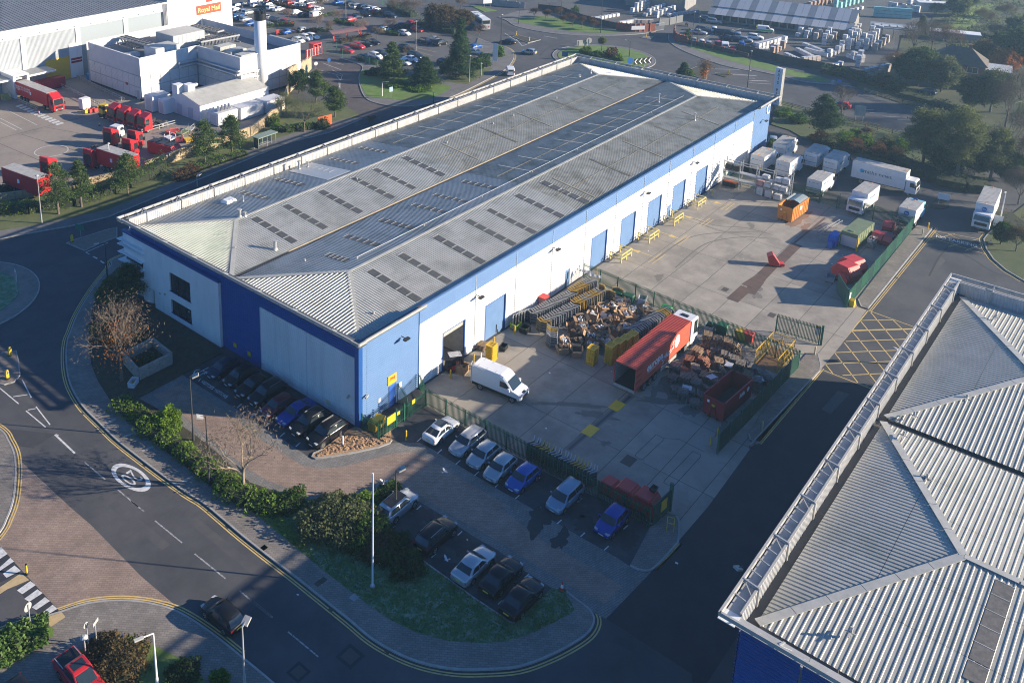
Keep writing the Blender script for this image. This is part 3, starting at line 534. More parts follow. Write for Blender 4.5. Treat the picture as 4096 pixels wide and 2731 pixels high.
for i,q in enumerate((('22',1750,420,6.5,3.2,-.1),('21',900,1420,5.5,3.6,-.2),('22',560,150,2.0,1.3,.2))):blot(*q[:3],q[3],q[4],q[5],mat('yard_grime',(.10,.09,.075),.9,c2=(.16,.145,.12),scale=.9,detail=9),yard,0.0135+.0003*i,90+i)
# --------- main warehouse
W_M,L_M=42.1,112.4
ZE,ZV,ZR=9.42,9.62,10.72
main=thing('warehouse','long white and blue clad warehouse with twin hipped metal roof beside the concrete yard','warehouse')
X,Y,Z=Vector((1,0,0)),Vector((0,1,0)),Vector((0,0,1))
WP=((0.0,0.0),(0.42,0.0),(0.52,1.0),(0.9,1.0),(1.0,0.0))
def hclad(name,O,U,N,u0,u1,z0,z1,m,parent,pitch=0.27,depth=0.07):
 """horizontally ribbed wall sheet on the plane through O with outward normal N"""
 return ribbed(name,O,Z,U,N,z0,z1,u0,u1,pitch,depth,m,parent,WP)
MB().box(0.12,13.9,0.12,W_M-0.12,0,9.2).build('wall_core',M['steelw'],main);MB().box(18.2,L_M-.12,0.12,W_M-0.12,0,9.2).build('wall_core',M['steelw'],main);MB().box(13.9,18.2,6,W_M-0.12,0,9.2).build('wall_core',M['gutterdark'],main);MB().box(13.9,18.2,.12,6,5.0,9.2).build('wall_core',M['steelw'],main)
DOORS=[(13.9,18.2,5.05),(22.15,26.5,5.05)]+[(a,a+4.42,5.0)for a in(47.15,55.6,64.0,72.4,80.8)]
BAY=[1.2,9.65,20.07]+[20.07+8.392*k for k in range(1,11)]+[L_M-0.5]
O0=Vector((0,0,0));NS=-Y
def se(u0,u1,z0,z1,m):return hclad('cladding_panel',O0,X,NS,u0,u1,z0,z1,m,main)
se(0.5,1.18,0,10,M['blueclad_lit']);se(1.22,9.63,0,10,M['blueclad_lit'])  # sunlit side: cladding blue lightened, the sun is put into the colour
for i in range(1,len(BAY)-1):
 a,b=BAY[i]+.02,BAY[i+1]-.02
 if i==len(BAY)-2:se(a,b,0,10,M['blueclad_lit']);continue
 se(a,b,8.07,10,M['blueclad_lit'])
 dd=[d for d in DOORS if d[0]<b and d[1]>a];u=a
 for d in dd:
  if d[0]>u:se(u,min(d[0],b),0,8.05,M['whiteclad'])
  se(max(a,d[0]),min(d[1],b),d[2],8.05,M['whiteclad']);u=max(u,d[1])
 if u<b:se(u,b,0,8.05,M['whiteclad'])
for b in BAY[1:-1]:
 o=MB().box(b-.045,b+.045,-.09,-.005,0,9.98).build('joint_cover',mat('joint_strip',(.2,.22,.25),.6,c2=(.45,.46,.48),scale=6)if b>10 else M['bluedeep_shade'],main)
MB().box(0.1,L_M-.1,-0.06,0.22,10.0,10.06).build('parapet_cap',M['blueclad_lit'],main)
MB().box(0.1,L_M-.1,0.1,0.16,9.0,10.0).build('parapet_back',M['flash'],main)
MB().add([(0.2,.16,9.3),(L_M-.2,.16,9.3),(L_M-.2,.55,9.3),(.2,.55,9.3)],[(0,1,2,3)]).build('gutter',M['gutterdark'],main)
dm=M['bluedoor']
for k,d in enumerate(DOORS):
 a,b,h=d
 MB().box(a-.02,a+.16,-.06,.115,0,h).build('door_jamb',M['bluedeep_shade'],main);MB().box(b-.16,b+.02,-.06,.115,0,h).build('door_jamb',M['bluedeep_shade'],main);MB().box(a+.16,b-.16,-.06,.115,h-.12,h+.02).build('door_head',M['bluedeep_shade'],main)
 if k==0:
  MB().add([(a+.16,.45,0.02),(b-.16,.45,0.02),(b-.16,6,0.02),(a+.16,6,0.02)],[(0,1,2,3)]).build('doorway_floor',M['concrete'],main)
  MB().box(a+.16,b-.16,5.9,5.95,0.05,h-.12).build('interior_partition',mat('dim_interior',(0.12,0.12,0.125),0.9),main)  # back wall coloured dark to stand in for the dim inside
  MB().box(a+.16,b-.16,.1,.42,h-.75,h-.12).build('rolled_door',M['steelw'],main)
  continue
 ro_=thing_door=None
 doorp=ribbed('roller_door',Vector((0,.085,0)),Z,X,NS,0.05,h-.12,a+.16,b-.16,0.1 if k else .1,.012,dm,main)
 if k in(1,4):MB().box((a+b)/2+.4,(a+b)/2+.55,.04,.07,.2,1.3).build('door_latch',M['black'],doorp)
for a,h in((4.72,2.6),(40.62,2.5),(108.0,2.2),(70.9,2.1)):
 pd=MB().box(a,a+.95,-.075,.05,.05,h).build('pedestrian_door',mat('door_blue',(0.03,0.11,0.42),0.5)if a<10 else M['bluedoor'],main)
 MB().box(a-.07,a,-.09,0,0,h+.07).build('door_frame',M['bluedeep_shade'],pd);MB().box(a+.95,a+1.02,-.09,0,0,h+.07).build('door_frame',M['bluedeep_shade'],pd)
 MB().box(a+.8,a+.88,-.12,-.075,1.0,1.15).build('door_handle',M['steel'],pd)
 if a>40 and a<41:MB().box(a+.25,a+.7,-.085,-.07,1.2,2.2).build('door_pane',M['glass'],pd)
mb=MB().box(-.05,.05,-.9,-.04,-.03,.03).box(-.4,.4,-1.05,-.65,-.12,.06)
fl=mb.build('floodlight',M['black'],main);fl.location=(6.6,0,8.0)
for x_ in(20.1,36.9,62.0,78.8,108.2):inst(fl,main,(x_,0,7.4 if x_<100 else 7.2))
text('letter_sign','C',M['whitepan'],2.6,(110.6,-.1,8.6),(1,0,0),(0,0,1),main,0.08,bold=0.03)
NF=-X
def fr(y0,y1,z0,z1,m,pitch=.27):return hclad('cladding_panel',O0,Y,NF,y0,y1,z0,z1,m,main,pitch,.13 if m is M['whiteclad']else .07)
fr(0.5,7.86,0,8.25,M['whiteclad']);fr(7.9,15.6,0,8.25,M['whiteclad'])
fr(0.5,7.86,8.27,10.2,M['bluedeep_shade']);fr(7.9,15.6,8.27,10.2,M['bluedeep_shade'])  # shaded front: same cladding painted a deeper blue to stand for shade
for a,b in((15.64,22.8),(22.84,29.6),(29.64,36.2),(36.24,W_M-.4)):fr(a,b,0 if a<20 else 8.8,10.2,M['bluedeep_shade'],.27)
MB().box(-.09,.5,-.09,.5,0,10.2).build('corner_post',M['bluedeep_shade'],main)
MB().box(-.05,-.01,7.84,7.92,0,10.1).build('joint_cover',M['bluedeep_shade'],main)
MB().box(-.07,-.01,15.55,15.66,0,10.1).build('joint_cover',M['bluedeep_shade'],main)
OX=-0.42
def pan(y0,y1,z0,z1,x=OX,m=None):return MB().box(x,0.1,y0,y1,z0,z1).build('office_panel',m or M['whitepan'],main)
ofp=[(22.75,23.75),(23.77,27.05),(27.07,34.3),(34.32,36.35)]
WN=[(28.45,32.75,3.9,6.5),(28.45,32.6,.85,2.75)]
pan(22.75,23.75,0,8.72);pan(23.77,27.05,0,8.72)
pan(27.07,28.45,0,8.72);pan(32.75,34.3,0,8.72);pan(28.45,32.75,6.5,8.72);pan(28.45,32.75,2.75,3.9);pan(28.45,32.75,0,.85)
pan(34.32,36.35,0,8.72)
for a,b,z0,z1 in WN:
 wn=MB().box(OX+.25,OX+.3,a,b,z0,z1).build('office_window',M['glass'],main)
 for y_ in(a,a+(b-a)*.33,a+(b-a)*.66,b):MB().box(OX+.18,OX+.26,y_-.04,y_+.04,z0,z1).build('window_frame',M['black'],wn)
 for z_ in(z0,z0+(z1-z0)*.45 if z1-z0>2 else z0+.02,z1):MB().box(OX+.19,OX+.255,a,b,z_-.035,z_+.035).build('window_frame',M['black'],wn)
 MB().box(OX-.08,OX+.2,a-.1,b+.1,z0-.08,z0).build('window_sill',M['bluedeep_shade'],wn)
 MB().box(OX+.55,OX+.6,a+.6,a+1.4,z0+.1,z0+1.2).build('office_clutter',M['steelw'],wn)
YC=43.0
pan(36.37,YC,2.45,3.4);pan(36.37,38.6,3.42,8.72);
rb=[(3.42,4.35),(4.8,5.7)]
pan(38.62,YC,4.35,4.8);pan(38.62,YC,5.7,8.72)
for z0,z1 in rb:MB().box(OX+.2,OX+.28,38.62,YC-.25,z0,z1).build('ribbon_window',M['glass'],main)
MB().box(OX+.02,8,YC-.25,YC,5.7,8.72).build('office_panel',M['whitepan'],main);MB().box(OX,8,YC-.25,YC,2.45,3.42).build('office_panel',M['whitepan'],main);MB().box(OX+.25,8,YC-.2,YC-.1,3.42,5.7).build('ribbon_window',M['glass'],main)
MB().box(OX+.05,8,W_M-.1,YC,2.2,2.45).build('office_soffit',M['whitepan'],main)
for z_ in(4.55,5.75,6.9,7.6,3.4):MB().box(OX-.55,7,YC-.1,YC+.75,z_,z_+.07).build('sunshade_fin',M['whitepan'],main);MB().box(OX-.45,OX+.02,38.3,YC-.1,z_,z_+.06).build('sunshade_fin',M['whitepan'],main)
MB().box(OX-.12,0.05,22.6,YC+.1,8.72,8.98).build('office_cap',M['bluedeep_shade'],main)
MB().tube((1.6,38.6,0),(1.6,38.6,2.3),1.9,n=20).build('entrance_drum',M['whitepan'],main)
yl=M['yellow']
for y_,z_ in((20.4,1.15),(17.8,1.1),(4.55,1.0)):MB().box(-.1,-.06,y_-.28,y_+.28,z_-.25,z_+.3).build('wall_notice',yl,main)
for y_,z_ in((35.1,2.6),(34.0,2.9),(28.9,2.4)):MB().tube((OX-.06,y_,z_),(OX,y_,z_),.14).build('wall_vent',M['steel'],main)
for x_,y_,z_ in((-.3,1.2,3.4),(.9,-.3,3.5)):MB().obox((x_,y_,z_),(.28,.1,0),(-.03,.1,0),(0,0,.09)).build('security_camera',M['steelw'],main)
MB().box(3.0,3.3,-.09,-.05,1.5,2.0).build('wall_notice',M['whitepan'],main);MB().box(6.3,6.75,-.09,-.05,1.6,2.3).build('wall_notice',M['whitepan'],main)
sg=MB().box(4.5,5.85,-.12,-.06,2.85,3.95).build('door_sign',yl,main)
text('sign_lettering','DHL',mat('sign_red',(0.55,0.02,0.02),.5),.48,(5.17,-.13,3.5),(1,0,0),(0,0,1),sg,0.01,shear=.25,bold=.012)
hclad('cladding_panel',Vector((0,W_M,0)),X,Y,0.1,L_M-.1,0,10.2,M['whiteclad'],main,.27);hclad('cladding_panel',Vector((L_M,0,0)),Y,X,0.1,W_M-.1,0,10.2,M['blueclad_lit'],main,.27)
def slope_sheets(O,U,V,N,spans,vsplit,f0,f1,m,parent,pitch=.36,depth=.06,tag_=None):
 """sheets of one roof slope: spans along U, rows along V"""
 for a,b in spans:
  for va,vb in vsplit:
   g0=lambda u,va=va,vb=vb:min(max(va,f0(u)),max(vb-.015,f0(u)))if False else min(max(f0(u),va),f1(u))
   g1=lambda u,va=va,vb=vb:max(min(f1(u),vb-.03),g0(u,va,vb))
   mm=m(a)if callable(m)else m
   ribbed('roof_sheet',O,U,V,N,a+.006,b-.006,g0,g1,pitch,depth,mm,parent)
def hip_roof(par,y0,y1,x0,x1,z0l,z0r,zr,rx,spans,m,pitch=.36,hipm=None,axis='x'):
 """two long slopes and two hip ends with the ridge along x between y0 and y1"""
 yr=(y0+y1)/2;half=(y1-y0)/2
 for side in(-1,1):
  ye=y0 if side<0 else y1;ze=z0l if side<0 else z0r
  V=Vector((0,-side*half,zr-ze));Lv=V.length;V.normalize();N=Vector((0,side*(zr-ze),half)).normalized()
  O=Vector((0,ye,ze))
  f0=lambda u:0.0
  f1=lambda u:Lv*max(0.0,min(1.0,(u-x0)/rx,(x1-u)/rx))
  slope_sheets(O,X,V,N,spans,((0,Lv*.5),(Lv*.5,Lv+.1)),f0,f1,m,par,pitch)
 zm=(z0l+z0r)/2
 for s in(-1,1):
  xe=x0 if s<0 else x1
  V=Vector((-s*rx,0,zr-zm));Lv=V.length;V.normalize();N=Vector((s*(zr-zm),0,rx)).normalized();O=Vector((xe,yr,zm))
  f1=lambda u:Lv*max(0.0,1-abs(u)/half)
  slope_sheets(O,Y,V,N,((-half,-half/2),(-half/2,0),(0,half/2),(half/2,half)),((0,Lv+.1),),lambda u:0.0,f1,hipm or m,par,.46,.11)
 up=Vector((0,0,.05));F=lambda a,b,wd:MB().bar(Vector(a)+up,Vector(b)+up,wd,.05).build('ridge_flashing',M['flash'],par)
 n_=max(1,int((x1-x0-2*rx)/8.4))
 for k in range(n_):
  a=x0+rx+(x1-x0-2*rx)*k/n_;b=x0+rx+(x1-x0-2*rx)*(k+1)/n_;F((a+.01,yr,zr),(b-.01,yr,zr),.4)
 for xe,xa in((x0,x0+rx),(x1,x1-rx)):
  for ye,ze in((y0,z0l),(y1,z0r)):F((xe,ye,ze),(xa,yr,zr),.55)
R0,R1=0.55,L_M-.55
spans=[(R0,3.3)]+[(3.3+8.392*k,min(3.3+8.392*(k+1),R1))for k in range(13)]
rm=lambda a:M['roofs']if a<45 else M['rooff']
RX=9.0
hip_roof(main,.55,20.75,R0,R1,ZE,ZV,ZR,RX,spans,rm)
hip_roof(main,21.35,41.5,R0,R1,ZV,ZE+.1,ZR,RX,spans,rm)
MB().box(R0+.5,R1-.5,20.7,21.4,ZV-.3,ZV-.12).build('valley_gutter',M['gutterdark'],main)
MB().box(R0+9,R1-9,21.28,21.42,ZV-.1,ZV+.04).build('valley_flashing',mat('mossy_flashing',(0.36,0.29,0.2),.8,c2=(.25,.22,.16),scale=1.5),main)
def zat(y_):
 if y_<10.65:return ZE+(ZR-ZE)*(y_-.55)/10.1
 if y_<21.05:return ZV+(ZR-ZV)*(20.75-y_)/10.1
 if y_<31.42:return ZV+(ZR-ZV)*(y_-21.35)/10.075
 return ZE+.1+(ZR-ZE-.1)*(41.5-y_)/10.075
RLX=[11.55,17.1,23.75,30.4,35.05,41.75,48.2]
def rlight(x_,ya,yb):
 y_=(ya+yb)/2;s=(zat(yb)-zat(ya))/(yb-ya);h=(yb-ya)/2-.06
 o=MB().obox((x_,y_,zat(y_)+.045),(.5,0,0),(0,h,s*h),(0,0,.02)).build('rooflight',M['rooflight'],main)
 MB().obox((x_,yb,zat(yb)+.115),(.56,0,0),(0,.05,s*.05),(0,0,.015)).build('rooflight_clip',M['steelw'],o)
for x_ in RLX:
 for a,b in((1.55,9.3),(22.3,30.35),(12.8,18.7),(33.6,39.6)):
  if a==12.8 and x_<12:a,b=12.8,16.4
  if a==33.6 and x_<12:continue
  if x_>45 and a>10:continue
  n_=5
  for k in range(n_):rlight(x_,a+(b-a)*k/n_,a+(b-a)*(k+1)/n_)
for k in range(11):
 x_=50.5+k*5.3
 if x_>103:break
 for a,b in((1.8,8.8),(22.4,29.8),(12.8,18.6),(33.6,39.4)):
  s=(zat(b)-zat(a))/(b-a);m_=M['flash']if a in(12.8,33.6)else mat('grimy_strip',(0.11,0.10,0.07),.85,c2=(.22,.2,.15),scale=.8)
  if a in(12.8,33.6)or k%2==0:MB().obox((x_,(a+b)/2,zat((a+b)/2)+.07),(.13,0,0),(0,(b-a)/2,s*(b-a)/2),(0,0,.015)).build('roof_lap_strip',m_,main)
for a,b in((.55,10.65),(20.75,10.65),(21.35,31.42),(41.5,31.42)):
 ym=a+(b-a)*.5
 for k in range(13):
  x0=46+k*4.6
  if x0>101:break
  MB().box(x0,x0+4.5,ym-.07,ym+.07,zat(ym)+.03,zat(ym)+.075).build('sheet_lap',MATS['grimy_strip'],main)
MB().obox((29.5,36.5,zat(36.5)+.085),(2.4,0,0),(0,4.2,-4.2*.115),(0,0,.02)).build('replacement_sheet',mat('new_roof_sheet',(0.36,0.38,0.38),.35),main)
def flue(x_,y_,h,r,m=None):
 z=zat(y_);o=MB().tube((x_,y_,z),(x_,y_,z+h),r,n=10).build('flue',m or M['steel'],main)
 MB().tube((x_,y_,z),(x_,y_,z+.25),r*1.8,r*1.1,n=10).build('flue_collar',M['flash'],o);MB().tube((x_,y_,z+h),(x_,y_,z+h*.1+h),r*1.5,n=10).build('flue_cap',M['steelw'],o)
for v in((28.6,40.0,1.3,.18),(30.0,39.6,.9,.14),(8.5,22.6,1.2,.22),(10.4,31.8,1.0,.22),(10.9,31.3,.6,.15),(95.5,14.6,1.6,.12),(91,5.5,1.3,.13),(103.2,33.4,.9,.15),(99.5,33.8,.5,.14),(14.6,36.2,.8,.08)):flue(*v)
for x_,y_ in((13.5,38.0),(106.5,31.2)):
 z=zat(y_)if x_<100 else 9.9;mb=MB();mb.add([(x_-1,y_-.8,z-.1),(x_+1,y_-.8,z-.1),(x_+1,y_+.8,z-.1),(x_-1,y_+.8,z-.1),(x_-.7,y_-.5,z+.45),(x_+.7,y_-.5,z+.45),(x_+.7,y_+.5,z+.45),(x_-.7,y_+.5,z+.45)],[(4,5,6,7),(0,1,5,4),(1,2,6,5),(2,3,7,6),(3,0,4,7)]);mb.build('roof_vent_box',M['whitepan'],main)
for k in range(7):
 x_=12.5+k*12.6;z=zat(12.3);MB().tube((x_,12.3,z),(x_,12.3,z+.35),.09).build('anchor_post',M['steelw'],main)
MB().tube((12.5,12.3,zat(12.3)+.3),(101,12.3,zat(12.3)+.3),.02,n=5).build('safety_line',M['steel'],main)
for k,x_ in enumerate((6.3,30.4,51.4,64.1)):z=zat(29.5);MB().tube((x_,29.5,z),(x_,29.5,z+.3),.13).build('anchor_post',M['steelw'],main)
for x_,y_ in((5.7,3.2),(8.6,17.3),(4.8,26.0),(70,29.4),(84,29.4)):MB().tube((x_,y_,zat(y_)),(x_,y_,zat(y_)+.35),.13).build('anchor_post',M['steelw'],main)
def eaves(par,P,D,zup,zin,zrim=10.95,out=1.0,up=True,post=5.6,br=1.4,sm=None,bm_=None):
 """frame along the wall line from P by the vector D; outward is to the right of D"""
 P=Vector(P);D=Vector(D);L=D.length;d=D/L;n=Vector((d.y,-d.x,0))
 a=P+n*out;b=P+D+n*out
 MB().bar(a+Z*(zrim-.14),b+Z*(zrim-.14),.16,.30).build('rim_beam',M['steelw'],par)
 k=max(1,int(L/4.2))
 for i in range(k):
  s0=L*i/k+.015;s1=L*(i+1)/k-.015
  q=[P+d*s0+n*.04,P+d*s1+n*.04,P+d*s1+n*(out-.09),P+d*s0+n*(out-.09)]
  MB().add([v+Z*(zrim-.55)for v in q]+[v+Z*(zrim-.50)for v in q],[(4,5,6,7),(3,2,1,0),(0,1,5,4),(2,3,7,6)]).build('soffit_sheet',sm or mat('soffit_grey',(.40,.40,.39),.5,c2=(.33,.33,.32),scale=1),par)
 n2=int(L/br)
 for i in range(n2+1):
  s=min(L-.1,.1+i*br);q=P+d*s
  MB().bar(q+n*(out-.08)+Z*(zrim-.1),q+n*.02+Z*(zup-.05),.07,.07).build('eaves_bracket',M['steel'],par)
 n3=max(1,int(L/post))
 for i in range(n3):
  s=L*(i+.5)/n3;q=P+d*s
  MB().bar(q-n*.1+Z*(zin-.2),q-n*.1+Z*(zup+.12),.14,.14).build('eaves_post',M['steelw'],par)
  MB().bar(q+n*(out-.1)+Z*(zrim-.08),q+d*.9+n*.02+Z*(zup),.06,.06).build('eaves_brace',M['steelw'],par)
  MB().bar(q+n*(out-.05)+Z*(zrim-.02),q-n*.1+Z*(zup+.1),.12,.12).build('eaves_bracket',M['steel'],par)
 if up:
  ribbed('upstand_sheet',P-n*.02,d,Z,-n,0,L,zin-.25,zup-.06,.3,.04,mat('upstand_white',(.5,.5,.49),.5,c2=(.4,.4,.385),scale=1.5),par,WP)
 MB().bar(P+Z*zup,P+D+Z*zup,.16,.1).build('top_rail',M['steelw'],par)
DSF=mat('shaded_soffit',(.10,.105,.11),.7)  # soffit colour darkened to paint in the shade behind the rim
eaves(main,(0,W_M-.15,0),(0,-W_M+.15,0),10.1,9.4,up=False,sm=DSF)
eaves(main,(L_M,W_M-.15,0),(-L_M,0,0),10.62,9.5)
eaves(main,(L_M,0,0),(0,W_M-.15,0),10.62,9.5)
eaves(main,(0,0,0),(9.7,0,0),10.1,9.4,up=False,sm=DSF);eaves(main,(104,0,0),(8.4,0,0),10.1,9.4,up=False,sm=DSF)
for x0,x1,y0,y1 in((-1.08,0.02,-1.08,.02),(-1.08,.02,W_M-.13,W_M+.93),(L_M-.02,L_M+1.08,W_M-.13,W_M+.93),(L_M-.02,L_M+1.08,-1.08,.02)):
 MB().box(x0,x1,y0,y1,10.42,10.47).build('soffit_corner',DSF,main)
 for a,b in(((x0,y0),(x1,y0)),((x0,y1),(x1,y1)),((x0,y0),(x0,y1)),((x1,y0),(x1,y1))):
  out_=(a[0]==b[0]and(a[0]<-1 or a[0]>L_M+1))or(a[1]==b[1]and(a[1]<-1 or a[1]>W_M+.9))
  if out_:
   d_=Vector((b[0]-a[0],b[1]-a[1],0)).normalized()*.003
   MB().bar((a[0]+d_.x,a[1]+d_.y,10.81),(b[0]-d_.x,b[1]-d_.y,10.81),.162,.304).build('rim_beam',M['steelw'],main)
MB().bar((-1,-1,10.75),(0.1,0.1,10.2),.1,.1).build('eaves_bracket',M['steelw'],main)
# --------- second warehouse, right foreground
EX0,EX1,EY1=-9.75,49.6,-43.55
Z2=2.87
sec=thing('warehouse','blue warehouse with pale wide-ribbed hipped roofs across the side road from the yard','warehouse',(EX0,EY1,0))
def S2(o):
 if o is not None:o.location=o.location-Vector((EX0,EY1,0))
 return o
_before=set(bpy.data.objects)
EYm=EY1-45
MB().box(EX0+.15,EX1-.15,EYm,EY1-.15,0,9.2+Z2).build('wall_core',M['steelw'],sec)
hclad('cladding_panel',Vector((EX0,0,0)),Y,NF,EY1-3.9,EY1-.1,0,10.1+Z2,M['bluedeep_shade'],sec,.27)
for k in range(5):
 a=EY1-4-8*(k+1);hclad('cladding_panel',Vector((EX0,0,0)),Y,NF,a,a+7.96,8.0+Z2,10.1+Z2,M['bluedeep_shade'],sec,.27);hclad('cladding_panel',Vector((EX0,0,0)),Y,NF,a,a+7.96,0,7.97+Z2,M['whiteclad'],sec,.27)
for k in range(8):hclad('cladding_panel',Vector((0,EY1,0)),X,Y,EX0+.1+7.4*k,EX0+7.4*k+7.36,0,10.1+Z2,M['whiteclad']if k else M['bluedeep_shade'],sec,.27)
hclad('cladding_panel',Vector((EX1,0,0)),Y,X,EYm,EY1-.1,0,10.1+Z2,M['blueclad_lit'],sec,.27)
def hip_y(par,x0,x1,y1,ylen,ze0,ze1,zr,ry,m,pitch=.40):
 xr=(x0+x1)/2;half=(x1-x0)/2
 for s in(-1,1):
  xe=x0 if s<0 else x1;ze=ze0 if s<0 else ze1
  V=Vector((-s*half,0,zr-ze));Lv=V.length;V.normalize();N=Vector((s*(zr-ze),0,half)).normalized();O=Vector((xe,y1,ze))
  f1=lambda u:Lv*min(1.0,max(0.0,u/ry))
  slope_sheets(O,-Y,V,N,[(k*6.0,k*6.0+6.0)for k in range(int(ylen/6))],((0,Lv*.42),(Lv*.42,Lv*.75),(Lv*.75,Lv+.1)),lambda u:0.0,f1,m,par,pitch,.04)
 zm=(ze0+ze1)/2;V=Vector((0,-ry,zr-zm));Lv=V.length;V.normalize();N=Vector((0,(zr-zm),ry)).normalized();O=Vector((xr,y1,zm))
 f1=lambda u:Lv*max(0.0,1-abs(u)/half)
 slope_sheets(O,X,V,N,((-half,-half/2),(-half/2,0),(0,half/2),(half/2,half)),((0,Lv*.55),(Lv*.55,Lv+.1)),lambda u:0.0,f1,m,par,pitch,.04)
 up=Vector((0,0,.075))
 for a,b,n_,wd in(((x0,y1,ze0),(xr,y1-ry,zr),6,.6),((x1,y1,ze1),(xr,y1-ry,zr),6,.6),((xr,y1-ry,zr),(xr,y1-ylen,zr),10,.5)):
  a=Vector(a)+up;b=Vector(b)+up
  for k in range(n_):MB().bar(a.lerp(b,k/n_+.0015),a.lerp(b,(k+1)/n_-.0015),wd,.05).build('ridge_flashing',M['flash'],par)
xr1,xv=5.5,19.75;RCR=mat('roof_sheet_cream',(0.37,0.355,0.30),0.5,c2=(0.44,0.425,0.365),scale=0.5,detail=9,c3=(0.29,0.29,0.235),s3=0.2)
hip_y(sec,EX0+1.2,xv-.4,EY1-.7,42,9.5+Z2,9.6+Z2,ZR+Z2+.05,8.8,RCR,.4);hip_y(sec,xv+.4,EX1-1.2,EY1-.7,42,9.6+Z2,9.5+Z2,ZR+Z2+.05,8.8,RCR,.4)
MB().box(xv-.42,xv+.42,EY1-44,EY1-.8,9.3+Z2,9.42+Z2).build('valley_gutter',M['gutterdark'],sec)
MB().box(EX0,EX1,EY1-.75,EY1-.06,9.2+Z2,9.3+Z2).build('gutter',M['gutterdark'],sec)
for j,x_ in enumerate((3.9,2.5,1.0,-.5,-2.0,-3.6)):
 z=9.5+Z2+(ZR+.05-9.5)*(x_-(EX0+1.2))/(xr1-EX0-1.2);s=(ZR-9.5)/14.2
 o=MB().obox((x_,EY1-12.1,z+.035),(.72,0,.72*s),(0,.55,0),(0,0,.02)).build('rooflight',mat('clear_rooflight',(0.2,0.18,0.15),.4,c2=(.13,.12,.1),scale=3),sec)
 MB().obox((x_+.76,EY1-12.1,z+.12),(.03,0,0),(0,.58,0),(0,0,.012)).build('rooflight_clip',M['steelw'],o)
for t_,x_,y_ in(('33',870,1130),('33',1850,335),('32',1410,775),('32',1860,630),('32',1320,945),('32',1520,1310),('31',2110,1325)):
 zz=10.15+Z2;P=T(t_,x_,y_,zz);mb=MB();mb.box(P.x-.5,P.x+.5,P.y-.05,P.y+.05,zz,zz+.06).box(P.x-.05,P.x+.05,P.y-.35,P.y+.35,zz,zz+.06).tube((P.x,P.y,zz-.2),(P.x+.1,P.y,zz+.4),.09);mb.build('anchor_post',M['steelw'],sec)
eaves(sec,(EX1,EY1,0),(EX0-EX1,0,0),10.68+Z2,9.4+Z2,10.95+Z2,up=True,post=5.2,br=1.35)
eaves(sec,(EX0,EY1,0),(0,-44,0),10.2+Z2,9.4+Z2,10.95+Z2,up=False,post=5.2,br=1.35);eaves(sec,(EX1,EY1-44,0),(0,44,0),10.6+Z2,9.4+Z2,10.95+Z2,up=True)
for x0,x1 in((EX0-1.08,EX0+.02),(EX1-.02,EX1+1.08)):
 MB().box(x0,x1,EY1-.02,EY1+1.08,10.42+Z2,10.47+Z2).build('soffit_corner',M['whitepan'],sec)
 MB().bar((x0,EY1+1,10.81+Z2),(x1,EY1+1,10.81+Z2),.162,.304).build('rim_beam',M['steelw'],sec);xo=x0+.08 if x0<0 else x1-.08
 MB().bar((xo,EY1,10.81+Z2),(xo,EY1+1.0,10.81+Z2),.162,.304).build('rim_beam',M['steelw'],sec)
for o in set(bpy.data.objects)-_before:
 if o.parent is sec:S2(o)
# --------- vehicles
def paint(name,c,metal=0.25,rough=0.3):
 return mat('car_paint_'+name,c,rough,metal,coat=0.3 if max(c)>.1 else .12,spec=.5 if max(c)>.1 else .3)
PAINT=dict(white=paint('white',(0.70,0.71,0.72),0.0),silver=paint('silver',(0.42,0.44,0.46),.5),grey=paint('grey',(0.13,0.14,0.15),.4),black=paint('black',(0.012,0.013,0.016),.2),navy=paint('navy',(0.018,0.03,0.06),.3),blue=paint('blue',(0.02,0.10,0.38),.3),red=paint('red',(0.42,0.02,0.025),.1),maroon=paint('maroon',(0.13,0.01,0.02),.3),green=paint('green',(0.03,0.07,0.06),.3),palegold=paint('pale_grey',(0.40,0.41,0.42),.4),skyblue=paint('blue_grey',(0.25,0.33,0.42),.4),deepblue=paint('deep_blue',(0.012,0.05,0.30),.3))
LAMP=mat('headlamp_glass',(0.42,0.43,0.45),.15,spec=.8);TAIL=mat('tail_lamp',(0.35,0.01,0.012),.3);PLW=mat('plate_white',(.75,.75,.7),.5);PLY=mat('plate_yellow',(.75,.55,.06),.5)
RIM=mat('alloy',(.4,.4,.41),.35,.7)
def prof_body(prof,hw,bev,m,name,parent,smooth=False,taper=0.0):
 """side outline (x,z) swept across, with chamfered flanks; taper narrows it upwards"""
 cx_=sum(q[0]for q in prof)/len(prof);cz_=sum(q[1]for q in prof)/len(prof);zs=[q[1]for q in prof];z0,z1=min(zs),max(zs)
 def wd(z):return 1-taper*max(0.0,(z-z0)/(z1-z0))
 n=len(prof);rings=[]
 def inset(k):
  out=[]
  for i,(x_,z_)in enumerate(prof):
   d=Vector((cx_-x_,cz_-z_));l_=max(d.length,1e-6);out.append((x_+d.x/l_*k,z_+d.y/l_*k))
  return out
 ins=inset(bev)
 for y_,P in((-hw,ins),(-(hw-bev),prof),(hw-bev,prof),(hw,ins)):rings.append([(x_,y_*wd(z_),z_)for x_,z_ in P])
 mb=MB();vs=[v for r in rings for v in r];fs=[]
 for k in range(3):
  for i in range(n):fs.append((k*n+i,(k+1)*n+i,(k+1)*n+(i+1)%n,k*n+(i+1)%n))
 fs+=[tuple(range(n)),tuple(range(4*n-1,3*n-1,-1))]
 return mb.add(vs,fs).build(name,m,parent,smooth)
WHEELS={}
